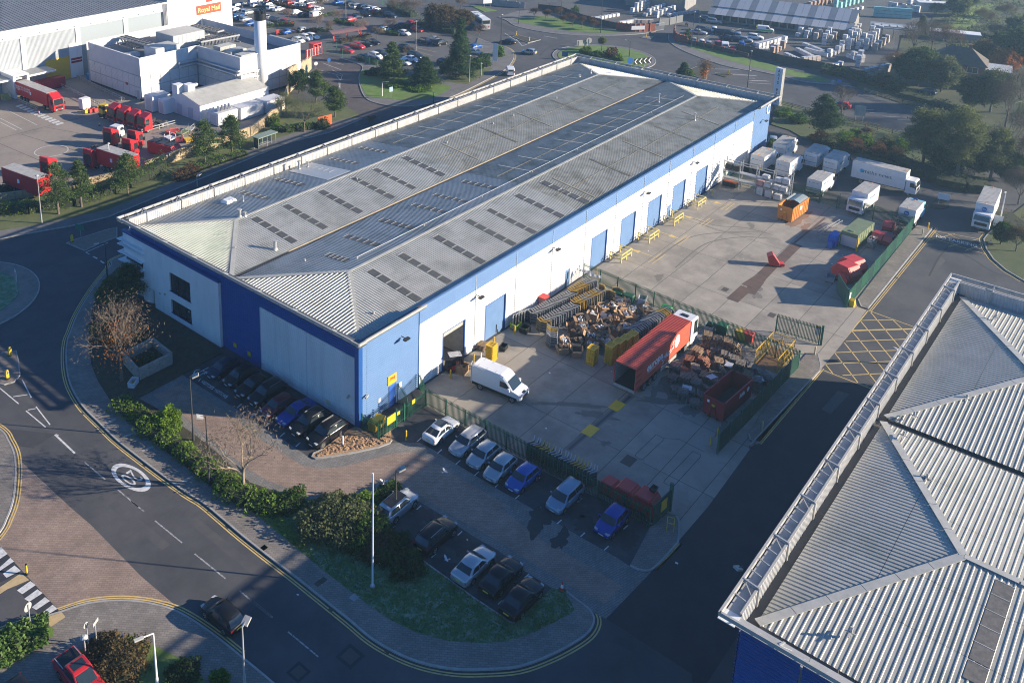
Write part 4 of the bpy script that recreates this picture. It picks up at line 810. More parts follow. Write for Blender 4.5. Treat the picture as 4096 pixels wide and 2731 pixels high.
def wheel(parent,x_,y_,r,wdt=.22,rimm=None):
 key=(round(r,2),round(wdt,2))
 if key not in WHEELS:
  mb=MB().tube((0,-wdt/2,0),(0,wdt/2,0),r,n=20)
  o=mb.build('wheel',M['dark'],parent);o.location=(x_,y_,r)
  rm_=MB().tube((0,-wdt/2-.008,0),(0,wdt/2+.008,0),r*.64,n=14);rr_=rm_.build('rim',rimm or RIM,o)
  sp=MB()
  for k in range(5):
   a=2*math.pi*k/5+.3;sp.obox((math.cos(a)*r*.36,0,math.sin(a)*r*.36),(math.cos(a)*r*.22,0,math.sin(a)*r*.22),(0,wdt/2+.012,0),(-math.sin(a)*r*.10,0,math.cos(a)*r*.10))
  sp.build('rim_gap',M['dark'],o)
  WHEELS[key]=o;return o
 c=copy_tree(WHEELS[key],parent);c.location=(x_,y_,r);return c
CAR=dict(hatch=(4.05,1.76,1.49,.25,.42,.84,.965,.66,.93,.96,1.0),saloon=(4.70,1.82,1.44,.29,.45,.70,.86,.66,.90,.93,1.02),suv=(4.62,1.88,1.67,.26,.41,.87,.97,.80,1.06,1.10,1.12),estate=(4.68,1.80,1.52,.26,.42,.89,.98,.68,.94,.97,1.0),mpv=(4.45,1.80,1.63,.20,.38,.90,.98,.74,1.0,1.02,1.05),coupe=(4.60,1.85,1.40,.30,.46,.68,.93,.66,.90,.93,1.02))
def make_car(kind,pm,detail=True,root=None):
 L,W,H,a,b,c,d,zf,zh,belt,deck=CAR[kind];hw=W/2;X_=lambda t:L/2-t*L
 st=[(0.0,.30,zf-.16,.74),(.018,.24,zf-.04,.86),(.06,.20,zf+.04,.95),(.13,.18,zf+.12,.99),(a-.03,.18,zh,1.0),(a+.05,.18,belt,1.0),(.5,.18,belt,1.0),(.75,.18,belt+.02,1.0),(min(d,.93),.2,max(belt+.02,deck-.02 if kind in('saloon','coupe')else belt+.03),.985),(.965,.24,deck-.04 if kind in('saloon','coupe')else belt,.95),(.99,.30,(deck if kind in('saloon','coupe')else belt)-.10,.88),(1.0,.38,.78,.82)]
 vs=[];n=0
 for t,zb,zt,k in st:
  w_=hw*k;zm=zb+(zt-zb)*.45
  half=[(0,zb),(w_*.80,zb),(w_*.96,zb+.09),(w_,zm),(w_*.985,zt-.17),(w_*.955,zt-.06),(w_*.86,zt),(w_*.45,zt+.025),(0,zt+.035)]
  ring_=[(X_(t),y_,z_)for y_,z_ in half]+[(X_(t),-y_,z_)for y_,z_ in half[-2:0:-1]]
  vs+=ring_;n=len(ring_)
 fs=[]
 for k in range(len(st)-1):
  for i in range(n):fs.append((k*n+i,k*n+(i+1)%n,(k+1)*n+(i+1)%n,(k+1)*n+i))
 fs+=[tuple(range(n-1,-1,-1)),tuple(range((len(st)-1)*n,len(st)*n))]
 mb=MB().add(vs,fs)
 def ringg(xs,hwk,z_,cr=0):
  x0,x1=xs;xm=(x0+x1)/2
  w0,w1=hwk
  return[(x0,-w0*.93,z_-cr),(x0+.05,0,z_),(x0,w0*.93,z_-cr),(xm,w1,z_),(x1,w0*.93,z_-cr),(x1-.05,0,z_),(x1,-w0*.93,z_-cr),(xm,-w1,z_)]
 base=ringg((X_(d),X_(a)),(hw*.90,hw*.95),belt-.02);mid=ringg((X_(c+(d-c)*.12),X_(b-(b-a)*.12)),(hw*.76,hw*.78),H-.09);top=ringg((X_(c-.03),X_(b+.04)),(hw*.62,hw*.66),H)
 g=len(base);o_=MB();vv=base+mid+top+[((X_(b)+X_(c))/2,0,H+.025)]
 ff=[]
 for k in range(2):
  for i in range(g):ff.append((k*g+i,(k+1)*g+i,(k+1)*g+(i+1)%g,k*g+(i+1)%g))
 for i in range(g):ff.append((2*g+i,3*g,2*g+(i+1)%g))
 mb.add(vv,ff)
 body=mb.build('body',pm,root,True)
 gl=M['glass'];z0=belt+.04;z1=H-.11
 def lerpx(xb,xt,z_):return xb+(xt-xb)*(z_-belt)/(H-.09-belt)
 xa0,xa1=X_(a),X_(b-(b-a)*.12);xd0,xd1=X_(d),X_(c+(d-c)*.12)
 def wdt(z_):return hw*(.93+(.77-.93)*(z_-belt)/(H-.09-belt))
 e=.025
 mbw=MB();A=lerpx(xa0,xa1,z0)+e;B=lerpx(xa0,xa1,z1)+e
 mbw.add([(A,-wdt(z0)*.9,z0+.012),(A+.06,0,z0+.012),(A,wdt(z0)*.9,z0+.012),(B,wdt(z1)*.88,z1+.012),(B+.06,0,z1+.012),(B,-wdt(z1)*.88,z1+.012)],[(0,1,4,5),(1,2,3,4)]);mbw.build('windscreen',gl,root)
 A=lerpx(xd0,xd1,z0)-e;B=lerpx(xd0,xd1,z1)-e;mbw=MB()
 mbw.add([(A,wdt(z0)*.86,z0+.01),(A-.06,0,z0+.01),(A,-wdt(z0)*.86,z0+.01),(B,-wdt(z1)*.84,z1),(B-.06,0,z1),(B,wdt(z1)*.84,z1)],[(0,1,4,5),(1,2,3,4)]);mbw.build('rear_window',gl,root)
 xf0,xf1=lerpx(xa0,xa1,z0)-.22,lerpx(xa0,xa1,z1)-.14;xr0,xr1=lerpx(xd0,xd1,z0)+.25,lerpx(xd0,xd1,z1)+.18;xm=(xf1+xr1)/2
 for s in(-1,1):
  spans_=((xf0,xf1,xm+.04,xm+.04),(xm-.04,xm-.04,xr0,xr1))if detail else((xf0,xf1,xr0,xr1),)
  for p0,p1,q0,q1 in spans_:
   MB().add([(p0,s*(wdt(z0)+.022),z0),(p1,s*(wdt(z1)+.02),z1),(q1,s*(wdt(z1)+.02),z1),(q0,s*(wdt(z0)+.022),z0)],[(0,1,2,3)if s<0 else(3,2,1,0)]).build('side_window',gl,root)
 wb=.585*L;r=.33 if kind!='suv' else .37;xo=X_(.19)
 for x_ in(xo,xo-wb):
  for s in(-1,1):
   if detail:MB().tube((x_,s*(hw*.94),r+.01),(x_,s*(hw*1.004),r+.01),r*1.17,n=18).build('wheel_arch',M['black'],root)
   wheel(root,x_,s*(hw-.095),r,.215)
 if detail:
  for s in(-1,1):
   MB().obox((X_(.035),s*hw*.66,zf-.02),(.12,-s*.05,.0),(.02,.17,0),(0,0,.055)).build('headlight',LAMP,root)
   MB().obox((X_(.985),s*hw*.72,belt-.16),(.05,-s*.03,0),(0,.16,0),(0,0,.075)).build('tail_light',TAIL,root)
   MB().obox((X_(a+.10),s*(hw+.10),belt+.06),(.06,0,0),(0,.10,0),(0,0,.065)).build('mirror',pm,root)
  MB().box(X_(.006)-.02,X_(.002),-.45,.45,.42,.58).build('grille',M['black'],root)
  MB().box(X_(0)-.02,X_(0)+.012,-.26,.26,.33,.43).build('number_plate',PLW,root);MB().box(X_(1)-.012,X_(1)+.02,-.26,.26,.62,.74).build('number_plate',PLY,root)
  if kind in('suv','estate','mpv'):
   for s in(-1,1):MB().bar((X_(b+.06),s*hw*.64,H+.02),(X_(c-.04),s*hw*.64,H+.02),.035).build('roof_rail',M['steel']if kind!='suv' else M['steel'],root)
PROTO={}
def car(kind,col,P,hd,label,group=None,detail=True,name='parked_car'):
 """P is the ground centre, hd the heading in radians"""
 pm=PAINT[col];k=(kind,detail)
 if k not in PROTO:
  t=thing(name,label,'car',(P[0],P[1],P[2]if len(P)>2 and detail is None else 0),hd,group);make_car(kind,pm,detail,t);PROTO[k]=(t,pm);o=t
 else:
  src,pm0=PROTO[k];o=copy_tree(src);o.name=name;o.location=(P[0],P[1],0);o.rotation_euler=(0,0,hd);tag(o,label,'car',group)
  if not group and 'group' in o:del o['group']
  for ch in o.children:
   if ch.name.split('.')[0]in('body','mirror'):
    ch.material_slots[0].link='OBJECT';ch.material_slots[0].material=pm
 o.location.z=0.012
 return o
def by_front(t,x_,y_,L,hd,z=0.0):
 P=T(t,x_,y_,z);return(P.x-math.cos(hd)*L/2,P.y-math.sin(hd)*L/2)
PI=math.pi
row1=[('hatch','navy',1788,470,'02','dark blue hatchback in the bay marked with a wheelchair symbol'),('hatch','black',1935,540,'02','black hatchback in the shade, second car from the wheelchair bay'),('saloon','black',2035,628,'02','black saloon in the shaded row below the blue cladding'),('suv','black',2150,702,'02','black car with silver window trim between the saloon and the maroon car'),('hatch','maroon',120,803,'12','maroon hatchback parked against the grey ribbed front wall'),('saloon','deepblue',255,872,'12','dark blue saloon parked beside the maroon hatchback'),('suv','black',372,965,'12','black five-door car with chrome window line beside the dark blue saloon'),('suv','black',520,1055,'12','black sport utility car with roof rails at the mulch bed')]
for kd,cl,x_,y_,t_,lb in row1:
 car(kd,cl,by_front(t_,x_,y_,CAR[kd][0],PI),PI+random.uniform(-.03,.03),lb,'cars parked along the warehouse front')
row2=[('estate','palegold',1740,1132,'12','silver estate car with roof rails beside the white coupe'),('hatch','silver',1890,1236,'12','small silver hatchback beside the silver estate car'),('hatch','silver',2035,1350,'12','silver hatchback parked next to the bright blue hatchback'),('hatch','blue',2230,1440,'12','bright blue hatchback under the palisade fence'),('mpv','skyblue',445,120,'23','pale blue people carrier beside the stacked cages'),('hatch','deepblue',860,322,'23','dark blue hatchback alone near the yard gate')]
for kd,cl,x_,y_,t_,lb in row2:
 car(kd,cl,by_front(t_,x_,y_,CAR[kd][0],PI),PI+random.uniform(-.03,.03),lb,'cars parked along the palisade fence')
P=by_front('12',1520,1028,-4.6,0.04);car('coupe','white',P,0.04,'white coupe with a dark glass roof, parked nose in to the fence','cars parked along the palisade fence')
w_=bpy.data.objects['parked_car']if False else None
row3=[('suv','silver',1120,212,'13','silver crossover with a black bonnet and roof beside the lamp post'),('suv','black',1450,470,'13','black car with chrome roof rails standing alone in the island row'),('saloon','silver',1772,738,'13','silver saloon in the row behind the grass verge'),('saloon','black',2010,838,'13','black saloon beside the silver saloon'),('saloon','black',2185,1030,'13','black saloon in the last bay before the grass corner')]
for kd,cl,x_,y_,t_,lb in row3:
 hd=0.02;car(kd,cl,by_front(t_,x_,y_,-CAR[kd][0],hd),hd,lb,'cars parked behind the grass verge')
for o in list(bpy.data.objects):
 if o.get('label')==row3[0][5]:
  L,W,H=CAR['suv'][:3]
  MB().obox((-L*.13+.2,0,H+.04),(1.05,0,-.01),(0,.55,0),(0,0,.02)).build('black_roof',M['black'],o)
 if o.get('label','').startswith('white coupe'):
  L,W,H=CAR['coupe'][:3];MB().obox((-.05,0,H+.015),(.55,0,0),(0,.52,0),(0,0,.018)).build('glass_roof',M['glass'],o)
a=T('03',1930,1165);b=T('03',1750,1003);hd=math.atan2(b.y-a.y,b.x-a.x);c=(a+b)/2;rt=Vector((math.sin(hd),-math.cos(hd),0));c=c+rt*.85
car('hatch','black',(c.x,c.y),hd,'black hatchback driving along the road towards the zebra crossing',name='moving_car')
a=T('03',640,1315,1.75);b=T('03',830,1545,1.75);hd=math.atan2(b.y-a.y,b.x-a.x)
c=T('03',690,1500,1.0)
pk=thing('pickup_truck','dark red double-cab pickup truck beside the shrub bed','pickup',(c.x,c.y,.13),hd)
prof_body([(-2.6,.45),(2.5,.45),(2.62,.7),(2.5,1.0),(1.2,1.12),(.95,1.15),(-2.6,1.12)],.93,.08,PAINT['red'],'body',pk)
prof_body([(-1.0,1.1),(1.25,1.1),(.45,1.72),(.2,1.8),(-.75,1.8),(-.95,1.7)],.82,.08,PAINT['red'],'cabin',pk,taper=.1)
MB().add([(1.27,-.7,1.16),(1.27,.7,1.16),(.52,.62,1.70),(.52,-.62,1.70)],[(0,1,2,3)]).build('windscreen',M['glass'],pk)
for s in(-1,1):MB().add([(1.0,s*.835,1.2),(.35,s*.775,1.66),(-.8,s*.775,1.66),(-.85,s*.835,1.2)],[(0,1,2,3)]).build('side_window',M['glass'],pk)
MB().box(-2.5,-1.05,-.8,.8,1.08,1.135).build('load_bed',M['black'],pk)
for s in(-.78,.78):MB().bar((-2.45,s,1.25),(-1.1,s,1.32),.06).build('bed_rail',M['steel'],pk)
MB().box(-.6,.1,-.5,.5,1.8,1.815).build('sunroof',M['glass'],pk)
for x_ in(1.65,-1.6):
 for s in(-.82,.82):wheel(pk,x_,s,.37,.24)
c=T('03',290,1545,.8);car('hatch','black',(c.x-1.2,c.y-.6),hd,'black car parked behind the red pickup truck')
# ---- lorries
WHT=mat('vehicle_white',(0.66,0.67,0.68),.4,c2=(.58,.59,.6),scale=1.5,detail=6);ROOFG=mat('dirty_box_roof',(0.42,0.41,0.38),.7,c2=(.3,.29,.27),scale=1.2,detail=8)
AMB=mat('amber_beacon',(.8,.25,.03),.4);CHA=mat('chassis_black',(.025,.025,.027),.6)
NAVYT=mat('logo_navy',(.03,.05,.12),.5);CYAN=mat('logo_cyan',(.05,.4,.65),.5);WTEXT=mat('white_lettering',(.8,.8,.8),.5)
def lorry_cab(root,x0,m,hgt=2.75,L=1.7,hw=1.2,deflector=0.0,zb=.45):
 """x0 is the back of the cab, front at x0+L"""
 x1=x0+L;fr_=[(x0,zb),(x1-.05,zb),(x1,zb+.3),(x1-.02,1.75),(x1-.22,hgt-.12),(x1-.4,hgt),(x0,hgt)]
 cb=prof_body(fr_,hw,.08,m,'cab',root)
 MB().add([(x1+.005,-hw*.88,1.75),(x1+.005,hw*.88,1.75),(x1-.185,hw*.82,hgt-.22),(x1-.185,-hw*.82,hgt-.22)],[(0,1,2,3)]).build('windscreen',M['glass'],cb)
 for s in(-1,1):
  MB().add([(x1-.25,s*(hw+.006),1.6),(x1-.4,s*(hw+.006),hgt-.35),(x0+L*.38,s*(hw+.006),hgt-.35),(x0+L*.38,s*(hw+.006),1.65)],[(0,1,2,3)]).build('side_window',M['glass'],cb)
  MB().bar((x1-.1,s*(hw+.18),1.5),(x1-.1,s*(hw+.18),2.2),.12,.2).build('mirror',M['black'],cb);MB().box(x1-.06,x1+.02,s*hw*.55-.18,s*hw*.55+.18,zb+.12,zb+.32).build('headlight',LAMP,cb)
 MB().box(x1-.03,x1+.012,-hw*.7,hw*.7,.95,1.45).build('grille',M['black'],cb);MB().box(x1-.1,x1+.03,-hw*.95,hw*.95,zb-.02,zb+.1).build('bumper',CHA,cb)
 if deflector:prof_body([(x0,hgt-.02),(x1-.45,hgt-.02),(x0+.25,hgt+deflector),(x0,hgt+deflector)],hw*.88,.06,m,'roof_deflector',cb)
 MB().box(x0-.03,x0,-hw*.72,hw*.72,1.0,hgt-.3).build('cab_back_panel',CHA,cb)
 return cb
def box_lorry(P,hd,label,L=7.4,H=3.45,group='white delivery lorries',logo='smiths',cabm=None,W=2.45,side_logo=True):
 r=thing('delivery_lorry',label,'lorry',(P[0],P[1],.005),hd,group);hw=W/2;bl=L-1.85;xr=-L/2
 MB().box(xr,L/2-.3,-.45,.45,.55,.95).build('chassis',CHA,r)
 bx=MB().box(xr,xr+bl,-hw,hw,.95,H).build('box_body',WHT,r)
 MB().box(xr+.03,xr+bl-.03,-hw+.03,hw-.03,H,H+.03).build('box_roof',ROOFG,bx)
 for k in range(int(bl/.6)):MB().box(xr+.2+k*.6,xr+.24+k*.6,-hw+.05,hw-.05,H+.03,H+.045).build('roof_seam',M['steelw'],bx)
 MB().box(xr-.03,xr,-hw,hw,.9,1.0).build('rear_sill',CHA,bx);MB().box(xr-.025,xr,-hw+.08,hw-.08,1.75,1.8).build('rear_joint',CHA,bx)
 for s in(-1,1):MB().box(xr-.02,xr+.06,s*hw-.03*s-.04,s*hw-.03*s+.04,.95,H).build('corner_post',mat('grubby_post',(.3,.26,.22),.7),bx);MB().box(xr-.03,xr,s*.8-.1,s*.8+.1,1.1,1.35).build('rear_marker',M['yellow'],bx)
 for x_,z_ in((xr+.3,H+.03),(xr+bl-.4,H+.03)):MB().tube((x_,0,z_),(x_,0,z_+.14),.09).build('beacon',AMB,bx)
 cb=lorry_cab(r,xr+bl+.1,cabm or WHT)
 if logo=='smiths':
  for s in(-1,1):
   text('side_lettering','smiths news',NAVYT,.46 if L<9 else 1.0,(xr+bl/2+.3*s,s*(hw+.01),2.5),(-s,0,0),(0,0,1),bx,.004)
   MB().tube((xr+bl/2+s*(1.45 if L<9 else 2.6),s*(hw+.002),2.5),(xr+bl/2+s*(1.45 if L<9 else 2.6),s*(hw+.012),2.5),.22 if L<9 else .36,n=16).build('logo_disc',CYAN,bx)
  text('rear_lettering','smiths news',NAVYT,.24,(xr-.03,-.15,2.75),(0,-1,0),(0,0,1),bx,.004);MB().tube((xr-.03,.75,2.75),(xr-.002,.75,2.75),.14,n=14).build('logo_disc',CYAN,bx)
 elif logo=='dmt':
  for s in(1,):
   MB().tube((xr+bl+.02,0,3.1),(xr+bl+.06,0,3.1),.38,n=6).build('logo_hexagon',mat('logo_blue',(.01,.12,.35),.5),bx);MB().tube((xr-.03,0,2.4),(xr-.002,0,2.4),.42,n=6).build('logo_hexagon',mat('logo_blue',(.01,.12,.35)),bx)
   text('front_lettering','dmt',WTEXT,.3,(xr+bl+.065,0,3.1),(0,1,0),(0,0,1),bx,.004);text('rear_lettering','dmt',WTEXT,.32,(xr-.035,0,2.4),(0,-1,0),(0,0,1),bx,.004)
 for x_ in(L/2-1.25,xr+1.7):
  for s in(-1,1):wheel(r,x_,s*(hw-.2),.46,.3,M['steelw'])
 MB().box(-.8,.6,-hw+.05,-hw+.12,.5,.62).build('side_guard',M['steel'],r);MB().box(-.8,.6,hw-.12,hw-.05,.5,.62).build('side_guard',M['steel'],r)
 return r
def rearpos(t,x_,y_,L,hd):P=T(t,x_,y_);return(P.x+math.cos(hd)*L/2,P.y+math.sin(hd)*L/2)
sm='white delivery lorries'
box_lorry(rearpos('30',243,1388,7.6,0.05),.05,'white box lorry with its rear door towards the blue end wall of the warehouse',7.6)
box_lorry(rearpos('30',507,1462,7.6,0),.02,'white box lorry in the middle of the row by the shrub bank',7.6)
box_lorry(rearpos('30',675,1520,7.6,0),.02,'white box lorry beside the long white lorry',7.6)
box_lorry(rearpos('31',55,100,7.2,0),.0,'white box lorry half hidden behind the racking, next to the warehouse',7.2)
box_lorry(rearpos('31',270,150,7.2,0),.0,'white box lorry right behind the loaded racking',7.2)
box_lorry(rearpos('31',540,305,7.0,0),.0,'white box lorry parked across the fence from the orange skip',7.0,3.2)
P=T('31',893,458);box_lorry((P.x+3.7,P.y-.1),PI-.05,'white box lorry with its cab facing the palisade fence',7.4,3.5)
box_lorry(rearpos('31',1327,555,6.6,0),.0,'small white lorry with a pale blue cab at the fence corner',6.6,3.1,logo='dmt',cabm=mat('pale_blue_cab',(.22,.5,.68),.4))
a=T('31',872,165);b=T('31',1410,300);hd=math.atan2(b.y-a.y,b.x-a.x);c=(a+b)/2
box_lorry((c.x+1.2,c.y),hd,'long white rigid lorry with blue lettering by the shrub bank',10.4,3.9)
P=T('31',1985,595);box_lorry((P.x+5.3,P.y+.6),PI+.06,'white lorry with a hexagon badge over the cab, parked under the trees',10.6,3.9,logo='dmt')
# ---- red artic with europa trailer
EUR=mat('trailer_red',(0.60,0.10,0.055),.5,c2=(.52,.08,.045),scale=1,detail=7)
er=thing('articulated_lorry','red box trailer with open rear doors coupled to a white tractor unit','lorry',(24.0,-17.9,.01),0.0)
MB().box(0,13.6,-1.27,-1.22,1.25,4.0).build('side_panel',EUR,er);MB().box(0,13.6,1.22,1.27,1.25,4.0).build('side_panel',EUR,er)
MB().box(13.55,13.6,-1.22,1.22,1.25,4.0).build('front_panel',EUR,er);MB().box(0,13.55,-1.22,1.22,1.15,1.27).build('floor',CHA,er)
ribbed('trailer_roof',(0,-1.27,4.0),X,Y,Z,0,13.6,0,2.54,.33,.05,EUR,er,WP)
MB().box(.02,13.5,-1.215,-1.2,1.3,3.95).build('inner_lining',M['steelw'],er);MB().box(.02,13.5,1.2,1.215,1.3,3.95).build('inner_lining',M['steelw'],er)
dr=MB().box(-.02,1.2,-1.34,-1.29,1.2,3.95).build('rear_door',EUR,er)
for z_ in(1.35,2.2,3.0,3.8):MB().box(.05,1.15,-1.37,-1.34,z_-.05,z_+.05).build('door_bar',M['skipred'],dr)
dl=MB().box(-.02,1.2,1.29,1.34,1.2,3.95).build('rear_door',EUR,er)
MB().box(-.08,0,-1.25,1.25,.95,1.27).build('rear_bumper',M['steelw'],er);MB().box(0,.1,-1.27,1.27,3.9,4.02).build('rear_header',EUR,er)
MB().box(.3,13,-.5,.5,.85,1.15).build('trailer_chassis',CHA,er)
for x_ in(2.6,3.9,5.2):
 for s in(-1.02,1.02):wheel(er,x_,s,.5,.36,M['steel'])
MB().box(6.4,10.4,-1.24,-1.18,.6,1.05).build('side_guard',M['steelw'],er);MB().box(6.4,10.4,1.18,1.24,.6,1.05).build('side_guard',M['steelw'],er)
text('side_lettering','europa',WTEXT,1.35,(4.6,-1.29,2.75),(1,0,0),(0,0,1),er,.01,bold=.03);MB().box(2.9,5.0,-1.285,-1.275,2.08,2.14).build('side_stripe',WTEXT,er)
mb=MB()
rnd=random.Random(3)
for k in range(26):
 a0=rnd.uniform(0,1);x_=6.6+a0*3.6;z_=1.9+a0*1.2+rnd.uniform(-.35,.35);l_=rnd.uniform(.5,1.3);an=rnd.uniform(.25,1.0);wv=rnd.uniform(.05,.14)
 d=Vector((math.cos(an),0,math.sin(an)));n_=Vector((-d.z,0,d.x));p0=Vector((x_,-1.283,z_))
 mb.add([p0-d*l_*.5,p0+n_*wv-d*.1,p0+d*l_*.5+n_*wv*.8,p0-n_*wv],[(0,3,2,1)])
mb.build('mane_emblem',WTEXT,er)
MB().add([(9.7,-1.286,2.2),(10.2,-1.286,2.05),(10.75,-1.286,2.5),(10.8,-1.286,3.1),(10.55,-1.286,3.6),(10.0,-1.286,3.7),(9.6,-1.286,3.2)],[tuple(range(7))]).build('face_emblem',WTEXT,er)
lc=lorry_cab(er,14.0,WHT,3.75,2.1,1.24,0.0,.5)
MB().box(14.5,15.0,-.45,.45,3.75,3.82).build('roof_hatch',M['black'],lc);MB().box(12.2,15.6,-.5,.5,.5,.95).build('tractor_chassis',CHA,er)
for x_ in(12.9,15.0):
 for s in(-1.0,1.0):wheel(er,x_,s,.5,.32,M['steel'])
MB().box(13.2,14.4,-1.2,-.7,.55,1.05).build('fuel_tank',M['steelw'],er)
# ---- panel van with open rear door
vn=thing('panel_van','white high-roof panel van with its rear doors open by the loading bay','van',(15.35,-7.2,.012),R(-84));vn.scale=(1.1,1.08,1.08)
vp=[(-2.85,.42),(2.55,.42),(2.9,.6),(2.92,.95),(2.75,1.15),(2.05,1.32),(1.25,2.15),(.85,2.5),(.5,2.6),(-2.6,2.58),(-2.85,2.4)]
prof_body(vp,1.02,.14,PAINT['white'],'body',vn,taper=.06)
MB().add([(2.04,-.86,1.38),(2.04,.86,1.38),(1.3,.80,2.14),(1.3,-.80,2.14)],[(0,1,2,3)]).build('windscreen',M['glass'],vn)
for s in(-1,1):
 MB().add([(1.75,s*1.0,1.38),(1.2,s*.985,2.0),(.5,s*.98,2.02),(.5,s*1.005,1.38)],[(0,1,2,3)]).build('side_window',M['glass'],vn)
 MB().box(-2.7,2.5,s*1.0-.02,s*1.0+.035,.42,.72).build('side_trim',M['black'],vn)
 MB().box(1.55,1.75,s*1.18-.1,s*1.18+.1,1.3,1.6).build('mirror',PAINT['white'],vn);MB().box(2.6,2.9,s*.72-.2,s*.72+.2,.92,1.12).build('headlight',LAMP,vn)
 o=MB().box(0,.85,-.03,.03,.6,2.45).build('rear_door',PAINT['white'],vn);o.location=(-2.85,s*.97,0);o.rotation_euler=(0,0,PI-s*1.15*-1 if s<0 else PI-1.15)
 for k in range(3):MB().box(-2.2+k*1.0,-2.15+k*1.0,s*.7-.25,s*.7+.25,2.585,2.6).build('roof_rib',M['steelw'],vn)
MB().box(2.9,2.95,-.55,.55,.62,.95).build('grille',M['black'],vn);MB().box(2.55,2.9,-.25,.25,1.14,1.18).build('bonnet_vent',M['black'],vn);MB().box(-2.86,-2.8,-.85,.85,.65,2.35).build('load_space_shade',M['black'],vn)  # black plate at the rear paints the shade inside the open van
for x_ in(1.95,-1.75):
 for s in(-.92,.92):wheel(vn,x_,s,.36,.22)
# ---- depot fleet: red tractor units and trailers
def tractor(P,hd,label):
 r=thing('tractor_unit',label,'lorry',(P[0],P[1],.012),hd,'red tractor units in the depot')
 MB().box(-3.0,3.0,-.45,.45,.55,.95).build('chassis',CHA,r)
 lorry_cab(r,1.0,M['redpaint'],3.2,2.1,1.22,.6,.5)
 MB().tube((-1.6,0,.95),(-1.6,0,1.12),.55,n=14).build('fifth_wheel',CHA,r)
 for x_ in(2.1,-1.6):
  for s in(-1.0,1.0):wheel(r,x_,s,.5,.32,M['steel'])
 MB().box(-2.3,-.9,-1.2,-.75,.95,1.1).build('mudguard',CHA,r);MB().box(-2.3,-.9,.75,1.2,.95,1.1).build('mudguard',CHA,r)
 return r
P0,P1=T('00',955,1045),T('00',1215,1130)
for k in range(4):
 P=P0.lerp(P1,k/3);tractor((P.x+2.6,P.y),PI+.1,('red tractor unit next to the yellow shunter','red tractor unit in the row of four, second from the yellow shunter','red tractor unit in the row of four, third from the yellow shunter','red tractor unit beside the steel barrier')[k])
for x_,y_,t_,hd,lb in((930,1240,'00',0.25,'red tractor unit parked with its back to the stone wall, by the white cab'),(1135,1260,'00',.2,'red tractor unit beside the red container'),(1090,1335,'00',.2,'red tractor unit behind the short red trailer'),(760,1430,'00',.2,'red tractor unit with its chassis behind the pine tree'),(390,1500,'00',.2,'red tractor unit beside the grey-roofed trailer')):
 P=T(t_,x_,y_,.5);tractor((P.x-1.0,P.y),hd+.0,lb)
def red_trailer(P,hd,L,label,cab=False,roofm=None,H=4.0,text_=None):
 r=thing('red_trailer' if not cab else 'articulated_lorry',label,'trailer' if not cab else 'lorry',(P[0],P[1],.012),hd);hw=1.27
 bx=MB().box(-L/2,L/2,-hw,hw,1.15,H).build('box_body',M['redpaint'],r);MB().box(-L/2+.06,L/2-.06,-hw+.06,hw-.06,H,H+.03).build('box_roof',roofm or ROOFG,bx)
 MB().box(-L/2+.2,L/2-.2,-.5,.5,.7,1.15).build('chassis',CHA,r)
 for k in range(3):
  for s in(-1.02,1.02):wheel(r,-L/2+1.6+k*1.3,s,.5,.34,M['steel'])
 for s in(-1,1):MB().box(-.6,.0,s*(hw+.006)-.006,s*(hw+.006)+.006,2.2,2.9).build('badge_panel',WTEXT,bx)
 if text_:
  for i,ln in enumerate(text_):text('side_lettering',ln,WTEXT,.55,(-L/2+3.0+.0,-hw-.012,3.2-.5*i),(1,0,0),(0,0,1),bx,.004)
  text('side_lettering','10',WTEXT,1.5,(-L/2+.9,-hw-.012,2.7),(1,0,0),(0,0,1),bx,.004)
 if cab:
  lorry_cab(r,L/2+.45,M['redpaint'],3.2,2.1,1.22,.8,.5);MB().box(L/2-3.2,L/2+2.2,-.45,.45,.5,.95).build('tractor_chassis',CHA,r)
  for x_ in(L/2-1.8,L/2+1.5):
   for s in(-1.0,1.0):wheel(r,x_,s,.5,.32,M['steel'])
 return r
red_trailer((31.6,127.0),R(-90)+.02,13.0,'red articulated lorry backed onto the loading dock',True,text_=('BILLION ITEMS DELIVERED','SAFELY AND SECURELY'))
P=T('00',1010,1385,2.0);red_trailer((P.x,P.y),R(-82),8.5,'short red trailer with a grey roof by the lamp post')
P=T('00',225,1560,2.0);red_trailer((P.x,P.y),R(-82),9.5,'red box trailer with a pale grey roof beside the hedge')
P=T('00',430,712,1.3);r=thing('red_container','dark red container beside the yellow door','container',(P.x,P.y,0),R(2));MB().box(-3.2,3.2,-1.1,1.1,.3,2.4).build('box_body',M['skipred'],r);MB().box(-3.1,3.1,-1,1,.05,.3).build('skid',CHA,r);MB().box(3.2,3.24,-1,1,.4,2.3).build('end_door',M['redpaint'],r)
P=T('00',1410,1270,1.2);r=thing('red_compactor','red waste compactor with black lids beside the stone wall','compactor',(P.x,P.y,.01),R(-80))
prof_body([(-3.4,.2),(3.4,.2),(3.4,1.5),(2.6,2.3),(-3.4,2.3)],1.2,.06,M['binred'],'body',r)
for k in range(3):MB().box(-3.1+k*2,-1.5+k*2,-.95,.95,2.3,2.42).build('lid',M['black'],r)
P=T('00',930,960,1.0);r=thing('yellow_shunter','yellow terminal shunting tractor beside the red tractor units','tractor',(P.x,P.y,.01),PI)
MB().box(-2.6,2.0,-.9,.9,.6,1.1).build('chassis',CHA,r);prof_body([(.4,1.1),(1.9,1.1),(1.8,2.9),(.4,3.0)],.75,.06,M['yellow'],'cab',r);MB().box(.6,1.84,-.76,.76,1.9,2.7).build('cab_windows',M['glass'],r)
for x_ in(1.3,-1.7):
 for s in(-.85,.85):wheel(r,x_,s,.5,.34)
